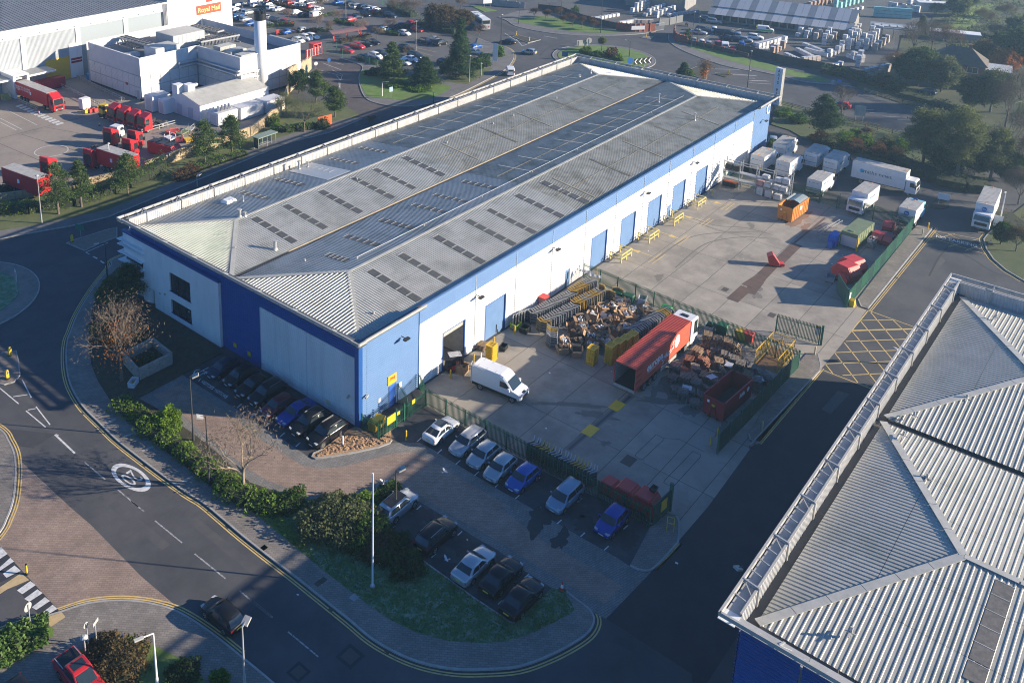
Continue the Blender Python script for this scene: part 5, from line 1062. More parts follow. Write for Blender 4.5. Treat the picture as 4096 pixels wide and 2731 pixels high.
MB().tube((.2,-.6,1),(.2,-.6,3.4),.07).build('exhaust',M['steel'],r)
P=T('00',1000,1130,1.2);r=thing('recovery_van','white cab with yellow and red chevrons among the red tractor units','van',(P.x,P.y,.01),.3)
lorry_cab(r,-.9,WHT,2.6,2.0,1.0,0,.4);MB().box(-1.0,-.9,-.95,.95,.6,1.4).build('chevron_board',M['yellow'],r)
for s in(-.85,.85):wheel(r,.5,s,.42,.25);wheel(r,-.6,s,.42,.25)
# ---- coach, small vans, moving cars
a=T('10',1900,225);b=T('10',1985,268);P=T('10',1955,215);hd=math.atan2((T('10',1880,180)-T('10',1990,275)).y,(T('10',1880,180)-T('10',1990,275)).x)
P=T('10',2018,268);ch=thing('coach','white and grey touring coach leaving the far roundabout','coach',(P.x+math.cos(R(56))*6,P.y+math.sin(R(56))*6,.01),R(56))
prof_body([(-6,.45),(5.6,.45),(6,.8),(5.95,2.0),(5.6,3.3),(5.3,3.45),(-5.9,3.45),(-6,3.2)],1.27,.1,mat('coach_grey',(.42,.43,.44),.4),'body',ch)
for s in(-1,1):MB().box(-5.4,5.3,s*1.275-.006,s*1.275+.006,1.7,2.95).build('side_window',M['glass'],ch)
MB().box(-6.02,-5.99,-1.1,1.1,2.1,3.1).build('rear_window',M['glass'],ch);MB().box(-5.5,5,-1.1,1.1,3.45,3.5).build('roof_panel',WHT,ch);MB().box(-2,0,-.7,.7,3.5,3.7).build('roof_unit',WHT,ch);MB().box(2,3,-.5,.5,3.5,3.62).build('roof_hatch',M['steelw'],ch)
MB().box(-6.03,-6.0,-1.0,-.7,1.0,1.5).build('tail_light',TAIL,ch);MB().box(-6.03,-6.0,.7,1.0,1.0,1.5).build('tail_light',TAIL,ch);MB().add([(6.0,-1.1,1.2),(6.0,1.1,1.2),(5.72,1.05,3.1),(5.72,-1.05,3.1)],[(0,1,2,3)]).build('windscreen',M['glass'],ch)
for x_ in(4,-3.4):
 for s in(-1.08,1.08):wheel(ch,x_,s,.5,.3)
def small_van(P,hd,label,m=None,name='small_van'):
 r=thing(name,label,'van',(P[0],P[1],.012),hd)
 prof_body([(-2.3,.4),(2.1,.4),(2.35,.7),(2.25,1.0),(1.5,1.2),(.85,1.85),(.5,1.95),(-2.1,1.95),(-2.3,1.8)],.93,.1,m or PAINT['white'],'body',r,taper=.06)
 MB().add([(1.5,-.76,1.26),(1.5,.76,1.26),(.92,.70,1.8),(.92,-.70,1.8)],[(0,1,2,3)]).build('windscreen',M['glass'],r)
 for s in(-1,1):MB().add([(1.2,s*.915,1.24),(.8,s*.90,1.7),(.2,s*.90,1.7),(.2,s*.915,1.24)],[(0,1,2,3)]).build('side_window',M['glass'],r);MB().box(-2.32,-2.25,s*.8-.08,s*.8+.08,.9,1.4).build('tail_light',TAIL,r)
 MB().box(-2.32,-2.28,-.6,.6,1.3,1.7).build('rear_window',M['glass'],r)
 for x_ in(1.45,-1.45):
  for s in(-.82,.82):wheel(r,x_,s,.32,.2)
 return r
P=T('10',2225,605,.9);small_van((P.x,P.y),R(40),'white van driving past the warehouse towards the roundabout')
P=T('20',248,445,.6);car('hatch','silver',(P.x,P.y),R(100),'silver hatchback on the approach to the far roundabout',None,True,'moving_car')
P=T('20',68,357,.6);car('saloon','black',(P.x,P.y),R(95),'black saloon waiting at the splitter island of the far roundabout',None,True,'moving_car')
P=T('30',785,900,.6);car('hatch','red',(P.x,P.y),R(100),'red car on the road behind the bare tree',None,True,'moving_car')
P=T('30',1525,785,.6);car('hatch','navy',(P.x,P.y),R(80),'dark car in the shade of the trees near the house',None,False)
P=T('30',205,1200,.6);car('hatch','silver',(P.x,P.y),R(20),'silver car partly hidden behind the blue end wall of the warehouse',None,False)
# ---- depot and merchant car parks
CN=dict(white='white',silver='silver',grey='dark grey',black='black',navy='navy',blue='blue',red='red',green='dark green')
def far_lot(L_,ox,sc,place,grp,hx,hy):
 for i,(x_,y_,h,cl)in enumerate(L_):
  P=G(ox+x_*sc,y_*sc,.7);kd=('hatch','saloon','suv','hatch','estate')[(i*7+int(x_))%5];hd=(hx if h=='x' else hy)+random.uniform(-.06,.06)
  if cl=='van':small_van((P.x,P.y),hd,'white van parked among the cars in the '+place);continue
  car(kd,cl,(P.x,P.y),hd,'%s %s parked in the %s'%(CN[cl],dict(hatch='hatchback',saloon='saloon',suv='sport utility car',estate='estate car')[kd],place),grp,False)
C1=[(540,8,'x','silver'),(620,20,'x','silver'),(680,25,'x','red'),(735,48,'x','white'),(795,60,'x','silver'),(420,40,'x','white'),(455,55,'x','navy'),(495,78,'x','white'),(560,93,'x','white'),(735,125,'x','white'),(815,152,'x','black'),(895,70,'x','red'),(955,90,'x','white'),(945,155,'x','van'),(120,105,'x','white'),(195,118,'x','silver'),(245,130,'x','silver'),(130,165,'x','blue'),(160,190,'x','navy'),(215,200,'x','silver'),(430,175,'x','white'),(525,205,'y','grey'),(635,230,'y','red'),(655,325,'x','blue'),(810,305,'x','silver'),(760,415,'y','white'),(835,390,'y','white'),(905,375,'y','white'),(1175,22,'x','blue'),(1290,40,'x','black'),(1265,520,'y','red'),(1000,5,'x','silver'),(80,90,'x','silver'),(270,240,'x','blue'),(440,245,'x','grey'),(320,50,'x','white'),(380,8,'x','silver'),(300,20,'x','white'),(200,40,'x','silver'),(130,60,'x','navy'),(460,5,'x','red'),(800,10,'x','white'),(880,30,'x','silver')]
C2=[(50,30,'x','black'),(110,60,'x','silver'),(170,60,'x','navy'),(225,70,'x','silver'),(275,85,'x','white'),(190,132,'y','navy'),(280,115,'x','red'),(420,142,'y','navy'),(110,157,'x','navy'),(50,180,'x','red'),(370,270,'x','white'),(470,250,'x','navy'),(525,235,'x','navy'),(615,210,'x','red'),(550,305,'y','white'),(670,272,'y','red'),(115,425,'y','red'),(190,405,'y','black'),(260,388,'y','black'),(745,380,'y','navy'),(830,362,'y','silver'),(885,398,'x','black'),(1215,430,'x','blue'),(1210,480,'y','silver'),(555,440,'y','black'),(330,495,'y','navy'),(285,520,'y','white'),(650,510,'y','navy'),(615,545,'y','white'),(550,575,'y','white'),(920,575,'y','black'),(180,545,'y','green')]
far_lot(C1,900,.3869,'depot car park behind the white chimney','cars in the depot car park',0.0,-PI/2);far_lot(C2,1380,.4315,'depot car park behind the pine trees','cars in the depot car park',0.0,-PI/2)
C3=[(190,115,'y','grey'),(245,133,'y','silver'),(180,180,'y','grey'),(150,200,'y','silver'),(245,182,'x','white'),(285,200,'y','navy'),(335,208,'y','navy'),(395,217,'x','silver'),(335,238,'y','navy'),(385,245,'y','navy'),(440,248,'y','silver'),(500,232,'y','white'),(415,275,'x','blue'),(115,250,'x','silver'),(165,262,'x','white'),(210,273,'x','silver'),(265,275,'x','red'),(310,290,'x','van'),(360,303,'x','red'),(85,230,'x','red')]
far_lot(C3,2700,.64,'builders merchant car park','cars at the builders merchant',R(25),R(-75))
P=G(2700+565*.64,185*.64,.9);r=small_van((P.x,P.y),R(-70),'white and green van in front of the long ribbed shed',name='small_van');MB().box(-2.3,2.0,-.95,.95,.55,.95).build('green_band',mat('van_green',(.1,.4,.1),.4),r)
# --------- fences
PALE={}
def palisade(P,Q,label,h=2.4,pitch=.16,z=0.0,cat='fence',name='palisade_fence',m=None,group=None,step=2.75):
 P=Vector((P[0],P[1],0));Q=Vector((Q[0],Q[1],0));L=(Q-P).length;hd=math.atan2(Q.y-P.y,Q.x-P.x);m=m or M['green']
 r=thing(name,label,cat,(P.x,P.y,z),hd,group);n=min(298,int(L/pitch));pitch=L/n
 if(h,m.name)not in PALE:
  mb=MB();w_=.04
  mb.add([(-w_,-.035,.06),(0,-.055,.06),(w_,-.035,.06),(-w_,-.035,h-.14),(0,-.055,h),(w_,-.035,h-.14)],[(0,1,4,3),(1,2,5,4),(3,4,1,0),(4,5,2,1)]);PALE[(h,m.name)]=mb.build('pale',m,r);PALE[(h,m.name)].location=(pitch/2,0,0);k0=1
 else:k0=0
 for k in range(k0,n):inst(PALE[(h,m.name)],r,(pitch*(k+.5),0,0))
 for z_ in(.35,h-.45):MB().box(0,L,-.03,.02,z_-.03,z_+.03).build('rail',m,r)
 np_=max(1,round(L/step))
 for k in range(np_+1):MB().box(L*k/np_-.05,L*k/np_+.05,.02,.12,0,h-.2).build('post',m,r)
 return r
palisade((7.76,-2.86),(7.76,-29.35),'green palisade fence between the parked cars and the concrete yard',2.3)
palisade((0.0,-.35),(0.05,-2.75),'short green palisade fence from the building corner across the mulch bed',2.1)
palisade((0.05,-2.78),(7.7,-2.82),'green palisade fence with yellow notices round the side door',2.1)
palisade((7.76,-2.75),(9.5,-.35),'short green palisade fence closing the yard corner against the white wall',2.2)
palisade((4.9,-2.6),(6.1,-.2),'short green palisade panel beside the blue side door',2.6)
palisade((44.6,-.5),(42.9,-30.3),'green palisade fence across the yard behind the pallets and cages',2.5)
palisade((92.4,-30.0),(93.6,-16.0),'green palisade fence in front of the lorries at the container',2.5);palisade((93.6,-15.9),(91.4,-.6),'green palisade fence behind the steel racking',2.5)
g=palisade((49.75,-30.4),(49.05,-25.4),'open palisade gate leaf standing in the yard entrance',2.6,cat='gate',name='palisade_gate')
MB().box(-.35,-.1,-.06,.06,0,2.7).build('gate_post',M['green'],g);MB().box(.1,.6,-.09,-.06,1.2,2.2).build('notice',WTEXT,g);MB().box(.1,.6,-.1,-.07,2.2,2.45).build('notice',M['yellow'],g)
for o in bpy.data.objects:
 if o.get('label','').startswith('green palisade fence with yellow notices'):
  MB().box(1.25,2.55,-.10,-.07,1.0,1.95).build('notice',M['yellow'],o);MB().box(2.8,3.25,-.1,-.07,1.4,1.8).build('notice',M['yellow'],o);MB().box(5.2,5.7,-.1,-.07,1.5,2.0).build('notice',M['yellow'],o)
  MB().box(2.75,2.85,-.06,.1,0,2.2).build('gate_post',M['green'],o);MB().box(4.0,4.1,-.06,.1,0,2.2).build('gate_post',M['green'],o)
DKG=mat('dark_green_sheet',(0.012,0.07,0.05),.6,c2=(.02,.09,.065),scale=.8)
def sheet_fence(P,Q,label,h,guard=0):
 P=Vector((P[0],P[1],0));Q=Vector((Q[0],Q[1],0));L=(Q-P).length;hd=math.atan2(Q.y-P.y,Q.x-P.x);r=thing('sheet_fence',label,'fence',(P.x,P.y,0),hd);n=max(1,round(L/2.75))
 for k in range(n):
  a,b=L*k/n+.05,L*(k+1)/n-.05
  ribbed('fence_sheet',(0,0,0),X,Z,-Y,a,b,.05,h-.05*(k%2),.25,.03,(M['green'],DKG)[k%2]if guard else DKG,r,WP);MB().box(a,b,.0,.02,.05,h-.08).build('sheet_back',DKG,r);MB().box(L*k/n-.05,L*k/n+.05,-.05,.12,0,h+.03).build('post',M['green'],r)
  if guard and k<n-4:MB().box(a,b,.12,.24,h-.75,h-.5).build('yellow_guard_rail',M['yellow'],r)
 MB().box(L-.06,L+.06,-.06,.12,0,h+.05).build('post',M['green'],r)
 return r
sheet_fence((21.8,-29.7),(42.75,-30.35),'dark green sheeted fence beside the red skip and pallets',2.4)
f=sheet_fence((61.4,-30.1),(92.3,-30.1),'green sheeted fence with a yellow guard rail behind the red bins',2.45,1)
MB().box(.15,.75,-.1,-.05,1.2,2.0).build('notice',WTEXT,f)
g=thing('sheet_gate','open dark green gate leaf beside the yellow post guard','gate',(61.4,-30.0,0),math.atan2(2.3,3.6));MB().box(0,4.4,-.04,.04,.1,2.6).build('gate_sheet',DKG,g);MB().box(-.12,.12,-.12,.12,0,2.75).build('gate_post',M['green'],g)
P=T('31',880,1225);o=thing('post_guard','yellow angled post guard at the foot of the green gate','guard',(P.x,P.y,0));MB().add([(-.4,-.3,0),(.5,-.3,0),(.5,.3,0),(-.4,.3,0),(-.4,-.3,.9),(.1,-.3,1.1),(.1,.3,1.1),(-.4,.3,.9)],[(0,1,5,4),(1,2,6,5),(2,3,7,6),(3,0,4,7),(4,5,6,7)]).build('plate',M['yellow'],o);MB().box(-.3,.3,-.34,-.3,.2,.6).build('side_plate',M['yellow'],o)
g=thing('sheet_gate','dark green gate leaf with a yellow board at the car park corner','gate',(8.1,-29.5,0),R(-4));MB().box(0,3.0,-.04,.04,.1,2.4).build('gate_sheet',DKG,g);MB().box(2.9,3.15,-.15,.15,0,3.0).build('gate_post',M['green'],g);MB().box(1.2,2.2,-.1,-.05,.9,2.0).build('notice',M['yellow'],g)
# --------- bollards
BOL={}
def bollard(P,label,m=None,h=1.15,r_=.09,group='bollards',z=0.0):
 m=m or M['yellow'];k=(m.name,h,r_)
 if k not in BOL:
  t=thing('bollard',label,'bollard',(P[0],P[1],z),0,group);MB().tube((0,0,0),(0,0,h-.08),r_,n=12).build('tube',m,t);MB().tube((0,0,h-.08),(0,0,h),r_,r_*.5,n=12).build('cap',m,t);MB().tube((0,0,0),(0,0,.03),r_*1.5,n=12).build('base_collar',M['kerb'],t);BOL[k]=t;return t
 c=copy_tree(BOL[k]);c.location=(P[0],P[1],z);return tag(c,label,'bollard',group)
for t_,x_,y_,lb in(('12',1335,980,'yellow bollard beside the white coupe'),('12',1715,455,'yellow bollard at the near jamb of the open roller door'),('12',1912,320,'yellow bollard between the open roller door and the blue door'),('11',2085,1560,'yellow bollard behind the yellow crate stack'),('11',2262,1465,'yellow bollard in front of the lime green bins'),('22',1858,958,'yellow bollard by the end of the green fence'),('22',1800,1028,'yellow bollard standing next to another at the yard gate'),('31',1530,572,'yellow bollard at the road corner beyond the green fence'),('21',1810,285,'yellow bollard at the last roller door near the racking'),('21',830,960,'yellow bollard in the corner behind the palisade fence')):
 bollard(T(t_,x_,y_),lb)
cream=mat('cream_bollard',(.5,.45,.25),.6)
for t_,x_,y_,lb in(('31',1480,628,'cream bollard on the footway at the end of the green fence'),('32',560,258,'cream bollard beside the footway at the pallet yard corner'),('32',110,905,'cream bollard on the footway below the green fence')):bollard(T(t_,x_,y_),lb,cream,1.2,.1)
bollard(T('12',793,1025),'white bollard standing in the mulch bed',M['whitepan'],1.0,.1,z=.1)
for k,(x0,nm)in enumerate(((52.2,'second and third'),(60.7,'third and fourth'),(69.0,'fourth and fifth'),(77.4,'fifth and sixth'))):
 t=thing('door_barrier',('cream yellow guard rail right beside the palisade fence end','cream yellow guard rail between the first two free roller doors','cream yellow guard rail in front of the wall notices','cream yellow guard rail near the racking')[k],'barrier',(x0,-.3,0),0,'guard rails at the roller doors');cy_=mat('cream_yellow_steel',(.62,.5,.16),.5)
 for a,b in(((0,-1.9,0),(0,-1.9,1.25)),((3.0,-1.9,0),(3.0,-1.9,1.25)),((0,-.1,0),(0,-.1,1.25)),((3.0,-.1,0),(3.0,-.1,1.25)),((1.5,-1.9,0),(1.5,-1.9,1.25))):MB().bar(a,b,.14,.14).build('post',cy_,t)
 for z_ in(1.22,.65):
  MB().bar((0,-1.9,z_),(3.0,-1.9,z_),.12,.12).build('rail',cy_,t);MB().bar((0,-1.85,z_),(0,-.1,z_),.1,.1).build('rail',cy_,t);MB().bar((3,-1.85,z_),(3,-.1,z_),.1,.1).build('rail',cy_,t)
# --------- nested roll cages
YC_=mat('cage_yellow',(.55,.34,.03),.55,c2=(.42,.28,.06),scale=2);GC_=M['steel']
def cage_panel(mb,a,b,h=1.65):
 a=Vector(a);b=Vector(b)
 for q in(a,b):mb.bar(q+Z*.12,q+Z*h,.05,.05)
 for z_ in(.15,.55,.95,1.3,h):mb.bar(a+Z*z_,b+Z*z_,.09 if z_==h else .05,.07 if z_==h else .035)
 for k in(1,2,3,4):q=a.lerp(b,k/5);mb.bar(q+Z*.15,q+Z*h,.03,.03)
CG={}
def roll_cage(P,hd,col,label,group,h=1.65):
 if col not in CG:
  m=YC_ if col=='y' else GC_
  t=thing('roll_cage',label,'roll cage',(P[0],P[1],.012),hd,group)
  mb=MB();cage_panel(mb,(0,-.75,0),(.35,0,0),h);mb.build('side_panel',m,t);mb=MB();cage_panel(mb,(.35,0,0),(0,.75,0),h);mb.build('back_panel',m,t)
  MB().bar((.0,-.72,.14),(.34,0,.14),.22,.03).build('base',CHA,t)
  SLT=mat('mesh_infill',(.07,.085,.095),.7);MB().bar((.03,-.72,.85),(.36,-.02,.85),.015,1.35).build('mesh_infill',SLT,t);MB().bar((.36,.02,.85),(.03,.72,.85),.015,1.35).build('mesh_infill',SLT,t)
  mb=MB()
  for q in((0,-.72),(.34,0),(0,.72)):mb.tube((q[0]-.02,q[1],.06),(q[0]+.02,q[1],.06),.06,n=8)
  mb.build('castors',M['dark'],t)['kind']='stuff';CG[col]=t;return t
 c=copy_tree(CG[col]);c.location=(P[0],P[1],.012);c.rotation_euler=(0,0,hd);return tag(c,label,'roll cage',group)
def cage_row(A,B,n,hd,cols,where,grp):
 for k in range(n):
  P=Vector((*A,0)).lerp(Vector((*B,0)),k/max(1,n-1));cl=cols[int(k*len(cols)/n)]
  roll_cage((P.x+random.uniform(-.04,.04),P.y+random.uniform(-.06,.06)),hd+random.uniform(-.05,.05),cl,('yellow' if cl=='y' else 'galvanised')+' roll cage nested in the '+where,grp)
cage_row((29.9,-1.9),(37.6,-2.9),19,PI,'ggggggg','row along the white wall','nested roll cages');cage_row((38.2,-2.6),(42.6,-3.0),11,PI,'yyyyggg','row end near the wall corner','nested roll cages')
cage_row((29.0,-3.9),(35.2,-4.8),15,PI,'yggggggg','second row from the white wall','nested roll cages');cage_row((35.9,-4.5),(40.8,-5.3),13,PI,'yyygygyygg','second row from the wall, by the yellow cages','nested roll cages')
cage_row((26.9,-6.6),(28.8,-5.6),6,PI,'ggyg','short row ahead of the cardboard bins','nested roll cages');cage_row((34.6,-13.3),(42.4,-14.1),20,0.05,'ggggggyg','row beside the red trailer','nested roll cages')
cage_row((9.0,-15.6),(9.35,-22.6),21,R(-92),'ggyyyyggggggyyyggg','row along the car park fence','nested roll cages')
for k,(x_,y_,hd)in enumerate(((41.2,-6.4,.3),(42.6,-6.9,.2),(41.8,-5.0,-.5))):roll_cage((x_,y_),hd,'y',('yellow roll cage standing open beside the fence','yellow roll cage holding cardboard','yellow roll cage on the wall side of the open ones')[k],'open yellow cages')
for k in range(5):roll_cage((27.6+k*.5,-.9-.1*k),PI/2+.1,'g','galvanised wire trolley leaning against the white wall','wire trolleys against the wall')
# --------- crates, cartons, pallets
YCR=mat('crate_yellow',(.66,.43,.02),.5,c2=(.55,.35,.03),scale=3)
def crate_mesh():
 mb=MB();mb.box(-.53,.53,-.43,.43,.0,.03)
 for s in(-1,1):mb.box(-.53,.53,min(s*.43,s*.4),max(s*.43,s*.4),.03,.17);mb.box(min(s*.53,s*.5),max(s*.53,s*.5),-.4,.4,.03,.17)
 mb.box(-.62,.62,-.52,-.41,.15,.24);mb.box(-.62,.62,.41,.52,.15,.24);mb.box(-.62,-.51,-.41,.41,.15,.24);mb.box(.51,.62,-.41,.41,.15,.24)
 for k in range(4):mb.box(-.5+k*.28,-.36+k*.28,-.42,.42,.2,.222)
 return mb
cr0=None
def crates(P,n,rz,where):
 global cr0
 for k in range(n):
  lb=('top' if k==n-1 else 'bottom' if k==0 else 'inner')+' yellow plastic crate of the stack '+where
  if cr0 is None:cr0=crate_mesh().build('yellow_crate',YCR);o=cr0
  else:o=cr0.copy();COL.objects.link(o)
  o.location=(P[0]+random.uniform(-.015,.015),P[1]+random.uniform(-.015,.015),.014+k*.275);o.rotation_euler=(0,0,rz);tag(o,lb,'crate','stacked yellow crates')
crates((27.3,-12.0),8,.05,'standing alone beside the cardboard bins');crates((28.9,-13.5),9,0,'at the open end of the red trailer')
crates((30.25,-13.75),9,0,'second along the red trailer');crates((31.55,-14.0),9,.02,'third along the red trailer');crates((32.85,-14.2),9,0,'touching the row of cages');crates((19.7,-2.9),8,.1,'between the two roller doors')
def carton(P,label,s=1.1,h=1.0,rz=0,tilt=0,fill=True,seed=0,dark=False):
 rn=random.Random(seed);t=thing('cardboard_bin',label,'box',(P[0],P[1],.014),rz,'cardboard bins in the yard');t.rotation_euler=(tilt*rn.choice((-1,1)),tilt*.6,rz);m=M['card']if not dark else mat('dark_card',(.17,.115,.075),.9,c2=(.12,.08,.055),scale=2);a=s/2
 for sx,sy in((1,0),(-1,0),(0,1),(0,-1)):
  lean=rn.uniform(-.06,.12);n_=Vector((sx,sy,0));u=Vector((-sy,sx,0));MB().obox(n_*(a+lean*.5)+Z*(h/2),n_*.015,u*(a*.98),Z*(h/2)+n_*lean*.5).build('side',m,t)
  if rn.random()<.7:
   fl_=rn.uniform(.2,.42);an=rn.uniform(-.5,1.1);d=n_*math.cos(an)+Z*math.sin(an);MB().obox(n_*(a+lean)+Z*h+d*fl_*.5,d*fl_*.5,u*(a*.9),d.cross(u)*.008).build('flap',m,t)
 if fill:
  mb=MB()
  for k in range(16):
   c=Vector((rn.uniform(-a*.7,a*.7),rn.uniform(-a*.7,a*.7),h*rn.uniform(.75,1.02)));ax_=Vector((rn.gauss(0,1),rn.gauss(0,1),rn.gauss(0,1))).normalized();bx_=ax_.orthogonal().normalized();q=rn.uniform(.08,.22);mb.obox(c,ax_*q,bx_*q*.8,ax_.cross(bx_)*q*.25)
  mb.build('crumpled_waste',rn.choice((M['wrap'],m,M['wrap'])),t)['kind']='stuff'
 MB().box(-a,a,-a,a,.0,.05).build('bottom',m,t)
 return t
CB=[(22,0,'21','bulging cardboard bin full of plastic film')]
cbs=[('21',545,1545,.0,1),('21',650,1470,.3,1),('21',610,1415,.1,0),('21',700,1350,-.3,1),('21',790,1330,.5,1),('21',740,1500,.2,0),('21',810,1290,.4,1),('21',880,1250,.1,1),('21',860,1420,-.4,1),('21',930,1380,.6,1),('21',960,1460,.1,1),('21',1000,1350,.3,1),('21',1060,1310,0,1),('21',870,1500,.8,1),('21',780,1560,.2,1),('21',960,1240,.4,1),('21',1030,1200,.2,1),('21',1120,1270,.5,1),('21',1250,1270,.1,1),('22',540,200,.3,1),('22',660,230,.5,0),('22',640,150,.1,1),('22',770,120,.2,1),('22',860,120,.4,1),('21',1060,1420,.3,1),('21',700,1430,.7,1),('21',920,1540,.1,1)]
adj=('split','crumpled','tall','battered','half-open','torn','sagging','leaning','squashed')
for i,(t_,x_,y_,rz,fl_)in enumerate(cbs):
 P=T(t_,x_,y_,.5);carton(P,'%s cardboard bin with %s in the heap beside the yellow crates'%(adj[i%9],'plastic waste' if fl_ else 'flaps up'),random.uniform(.95,1.25),random.uniform(.7,1.15),rz*2+i,.10 if i%3 else .22,bool(fl_),i,i%4==1)
mb=MB();rn=random.Random(11)
for k in range(420):
 x_=rn.uniform(600,1300);y_=rn.uniform(1230,1640)
 if y_>1640-(x_-600)*.45 or y_<1330-(x_-600)*.25:continue
 P=T('21',x_,y_);ax_=Vector((rn.gauss(0,1),rn.gauss(0,1),rn.gauss(0,.4))).normalized();bx_=ax_.orthogonal().normalized();q=rn.uniform(.15,.5);mb.obox((P.x,P.y,rn.uniform(.05,.55)),ax_*q,bx_*q*.6,ax_.cross(bx_)*.012,rn.choice((0,0,1,2)))
o=mb.build('loose_cardboard',[M['card'],MATS['dark_card'],M['wrap']]);o['kind']='stuff';tag(o,'loose flattened cardboard and film between the bins','cardboard')
P=T('12',1815,375,.4);carton(P,'open cardboard bin lined with clear film beside the forklift',1.15,.95,.2,0,True,99)
def stillage(P,rz,label,m=None,s=(1.2,1.0,.9),group=None):
 t=thing('wire_stillage',label,'stillage',(P[0],P[1],.014),rz,group);m=m or M['steel'];a,b,h=s[0]/2,s[1]/2,s[2]
 MB().box(-a,a,-b,b,.12,.17).build('base',m,t)
 for(p,q)in(((-a,-b),(a,-b)),((a,-b),(a,b)),((a,b),(-a,b)),((-a,b),(-a,-b))):
  mb=MB();p=Vector((*p,0));q=Vector((*q,0));mb.bar(p,p+Z*h,.06,.06)
  for z_ in(.2,.45,.7,h):mb.bar(p+Z*z_,q+Z*z_,.03,.03)
  for k in range(1,6):c=p.lerp(q,k/6);mb.bar(c+Z*.2,c+Z*h,.015,.015)
  mb.build('mesh_side',m,t)
 mb=MB();rn=random.Random(int(P[0]*10))
 for k in range(14):ax_=Vector((rn.gauss(0,1),rn.gauss(0,1),rn.gauss(0,.4))).normalized();bx_=ax_.orthogonal().normalized();q=rn.uniform(.1,.3);mb.obox((rn.uniform(-a*.7,a*.7),rn.uniform(-b*.7,b*.7),rn.uniform(.3,h)),ax_*q,bx_*q*.7,ax_.cross(bx_)*.04)
 mb.build('contents',rn.choice((M['wrap'],M['card'])),t)['kind']='stuff';return t
for i,(x_,y_)in enumerate(((1090,1180),(1040,1240),(1125,1265),(1000,1180))):stillage(T('21',x_,y_,.4),.2+.1*i,('wire stillage full of film near the white tub','wire stillage heaped with card in the yard heap','wire stillage nearest the row of cages by the trailer','wire stillage beside the open yellow cages')[i])
def tub(P,rz,label,m,s=(1.2,1.0,.75),inner=None,wall=.06):
 t=thing('plastic_tub',label,'bin',(P[0],P[1],.014),rz);a,b,h=s[0]/2,s[1]/2,s[2]
 MB().box(-a+.05,a-.05,-b+.05,b-.05,.1,.16).build('bottom',inner or m,t)
 for x0,x1,y0,y1 in((-a,a,-b,-b+wall),(-a,a,b-wall,b),(-a,-a+wall,-b+wall,b-wall),(a-wall,a,-b+wall,b-wall)):MB().box(x0,x1,y0,y1,.12,h).build('side',m,t);
 MB().box(-a-.02,a+.02,-b-.02,-b,h-.08,h).build('rim',m,t);MB().box(-a-.02,a+.02,b,b+.02,h-.08,h).build('rim',m,t)
 for sx in(-1,1):
  for sy in(-1,1):MB().box(sx*(a-.15)-.08,sx*(a-.15)+.08,sy*(b-.15)-.08,sy*(b-.15)+.08,0,.12).build('foot',M['black'],t)
 return t
LIME=mat('lime_plastic',(.40,.55,.02),.5);GREYP=mat('grey_plastic',(.28,.29,.31),.6,c2=(.22,.23,.25),scale=2)
tub(T('11',2275,1385,.5),.0,'lime green tub standing against the white wall',LIME);tub(T('11',2352,1420,.5),.05,'black tub with a lime green lining beside the yellow bollard',M['black'],inner=LIME)
tub(T('12',2168,185,.4),.2,'small black tub on wheels beside the yellow crate stack',M['black'],(1.1,.8,.6))
tub(T('21',1218,1175,.5),.3,'white tub with a blue lining near the fence',mat('white_plastic',(.55,.57,.6),.5),(1.3,1.0,.9),mat('blue_lining',(.04,.1,.35),.5));tub(T('21',1795,1410,.5),.1,'grey tub at the front of the white tractor unit',GREYP,(1.6,1.1,.9));tub(T('31',695,990,.4),.15,'grey tub of scrap beside the big red bins',GREYP,(1.4,1.1,.8));tub(T('02',1140,500,.3),.55,'white and yellow grit box beside the stone planter',mat('white_plastic',(.55,.57,.6)),(1.3,.75,.75),M['yellow'],.05)
def pallet_mesh(mb=None):
 mb=MB()
 for k in range(5):x_=-.53+k*.265;mb.box(x_-.07,x_+.07,-.5,.5,.122,.146)
 for y_ in(-.45,0,.45):
  mb.box(-.6,.6,y_-.05,y_+.05,.1,.122);mb.box(-.6,.6,y_-.05,y_+.05,0,.022)
  for x_ in(-.53,0,.53):mb.box(x_-.07,x_+.07,y_-.05,y_+.05,.022,.1)
 return mb
PAL={}
def pallets(P,n,rz,where,tilt=0.0,kinds='wg',z0=.014):
 rn=random.Random(int(P[0]*31+P[1]*17))
 for k in range(n):
  kd=rn.choice(kinds);lv='top' if k==n-1 else 'bottom' if k==0 else 'second from top' if k==n-2 else 'second from bottom' if k==1 else 'middle';lb='%s%s pallet, %s of %s, %s'%('tilted ' if tilt>.25 else '','pale' if kd=='w' else 'grey' if kd=='g' else 'reddish',lv,('two','three','four','five','six','seven','eight','nine')[max(0,min(7,n-2))],where)
  if kd not in PAL:PAL[kd]=pallet_mesh().build('pallet',{'w':M['wood'],'g':M['woodgrey'],'r':mat('red_pallet',(.26,.1,.05),.8,c2=(.17,.07,.04),scale=2)}[kd]);o=PAL[kd]
  else:o=PAL[kd].copy();COL.objects.link(o)
  o.location=(P[0]+rn.uniform(-.07,.07),P[1]+rn.uniform(-.07,.07),z0+k*.146+abs(math.sin(tilt))*.4);o.rotation_euler=(tilt*rn.uniform(.6,1.2),tilt*rn.uniform(-.6,.6),rz+rn.uniform(-.1,.1));tag(o,lb,'pallet','pallets in the waste pile')
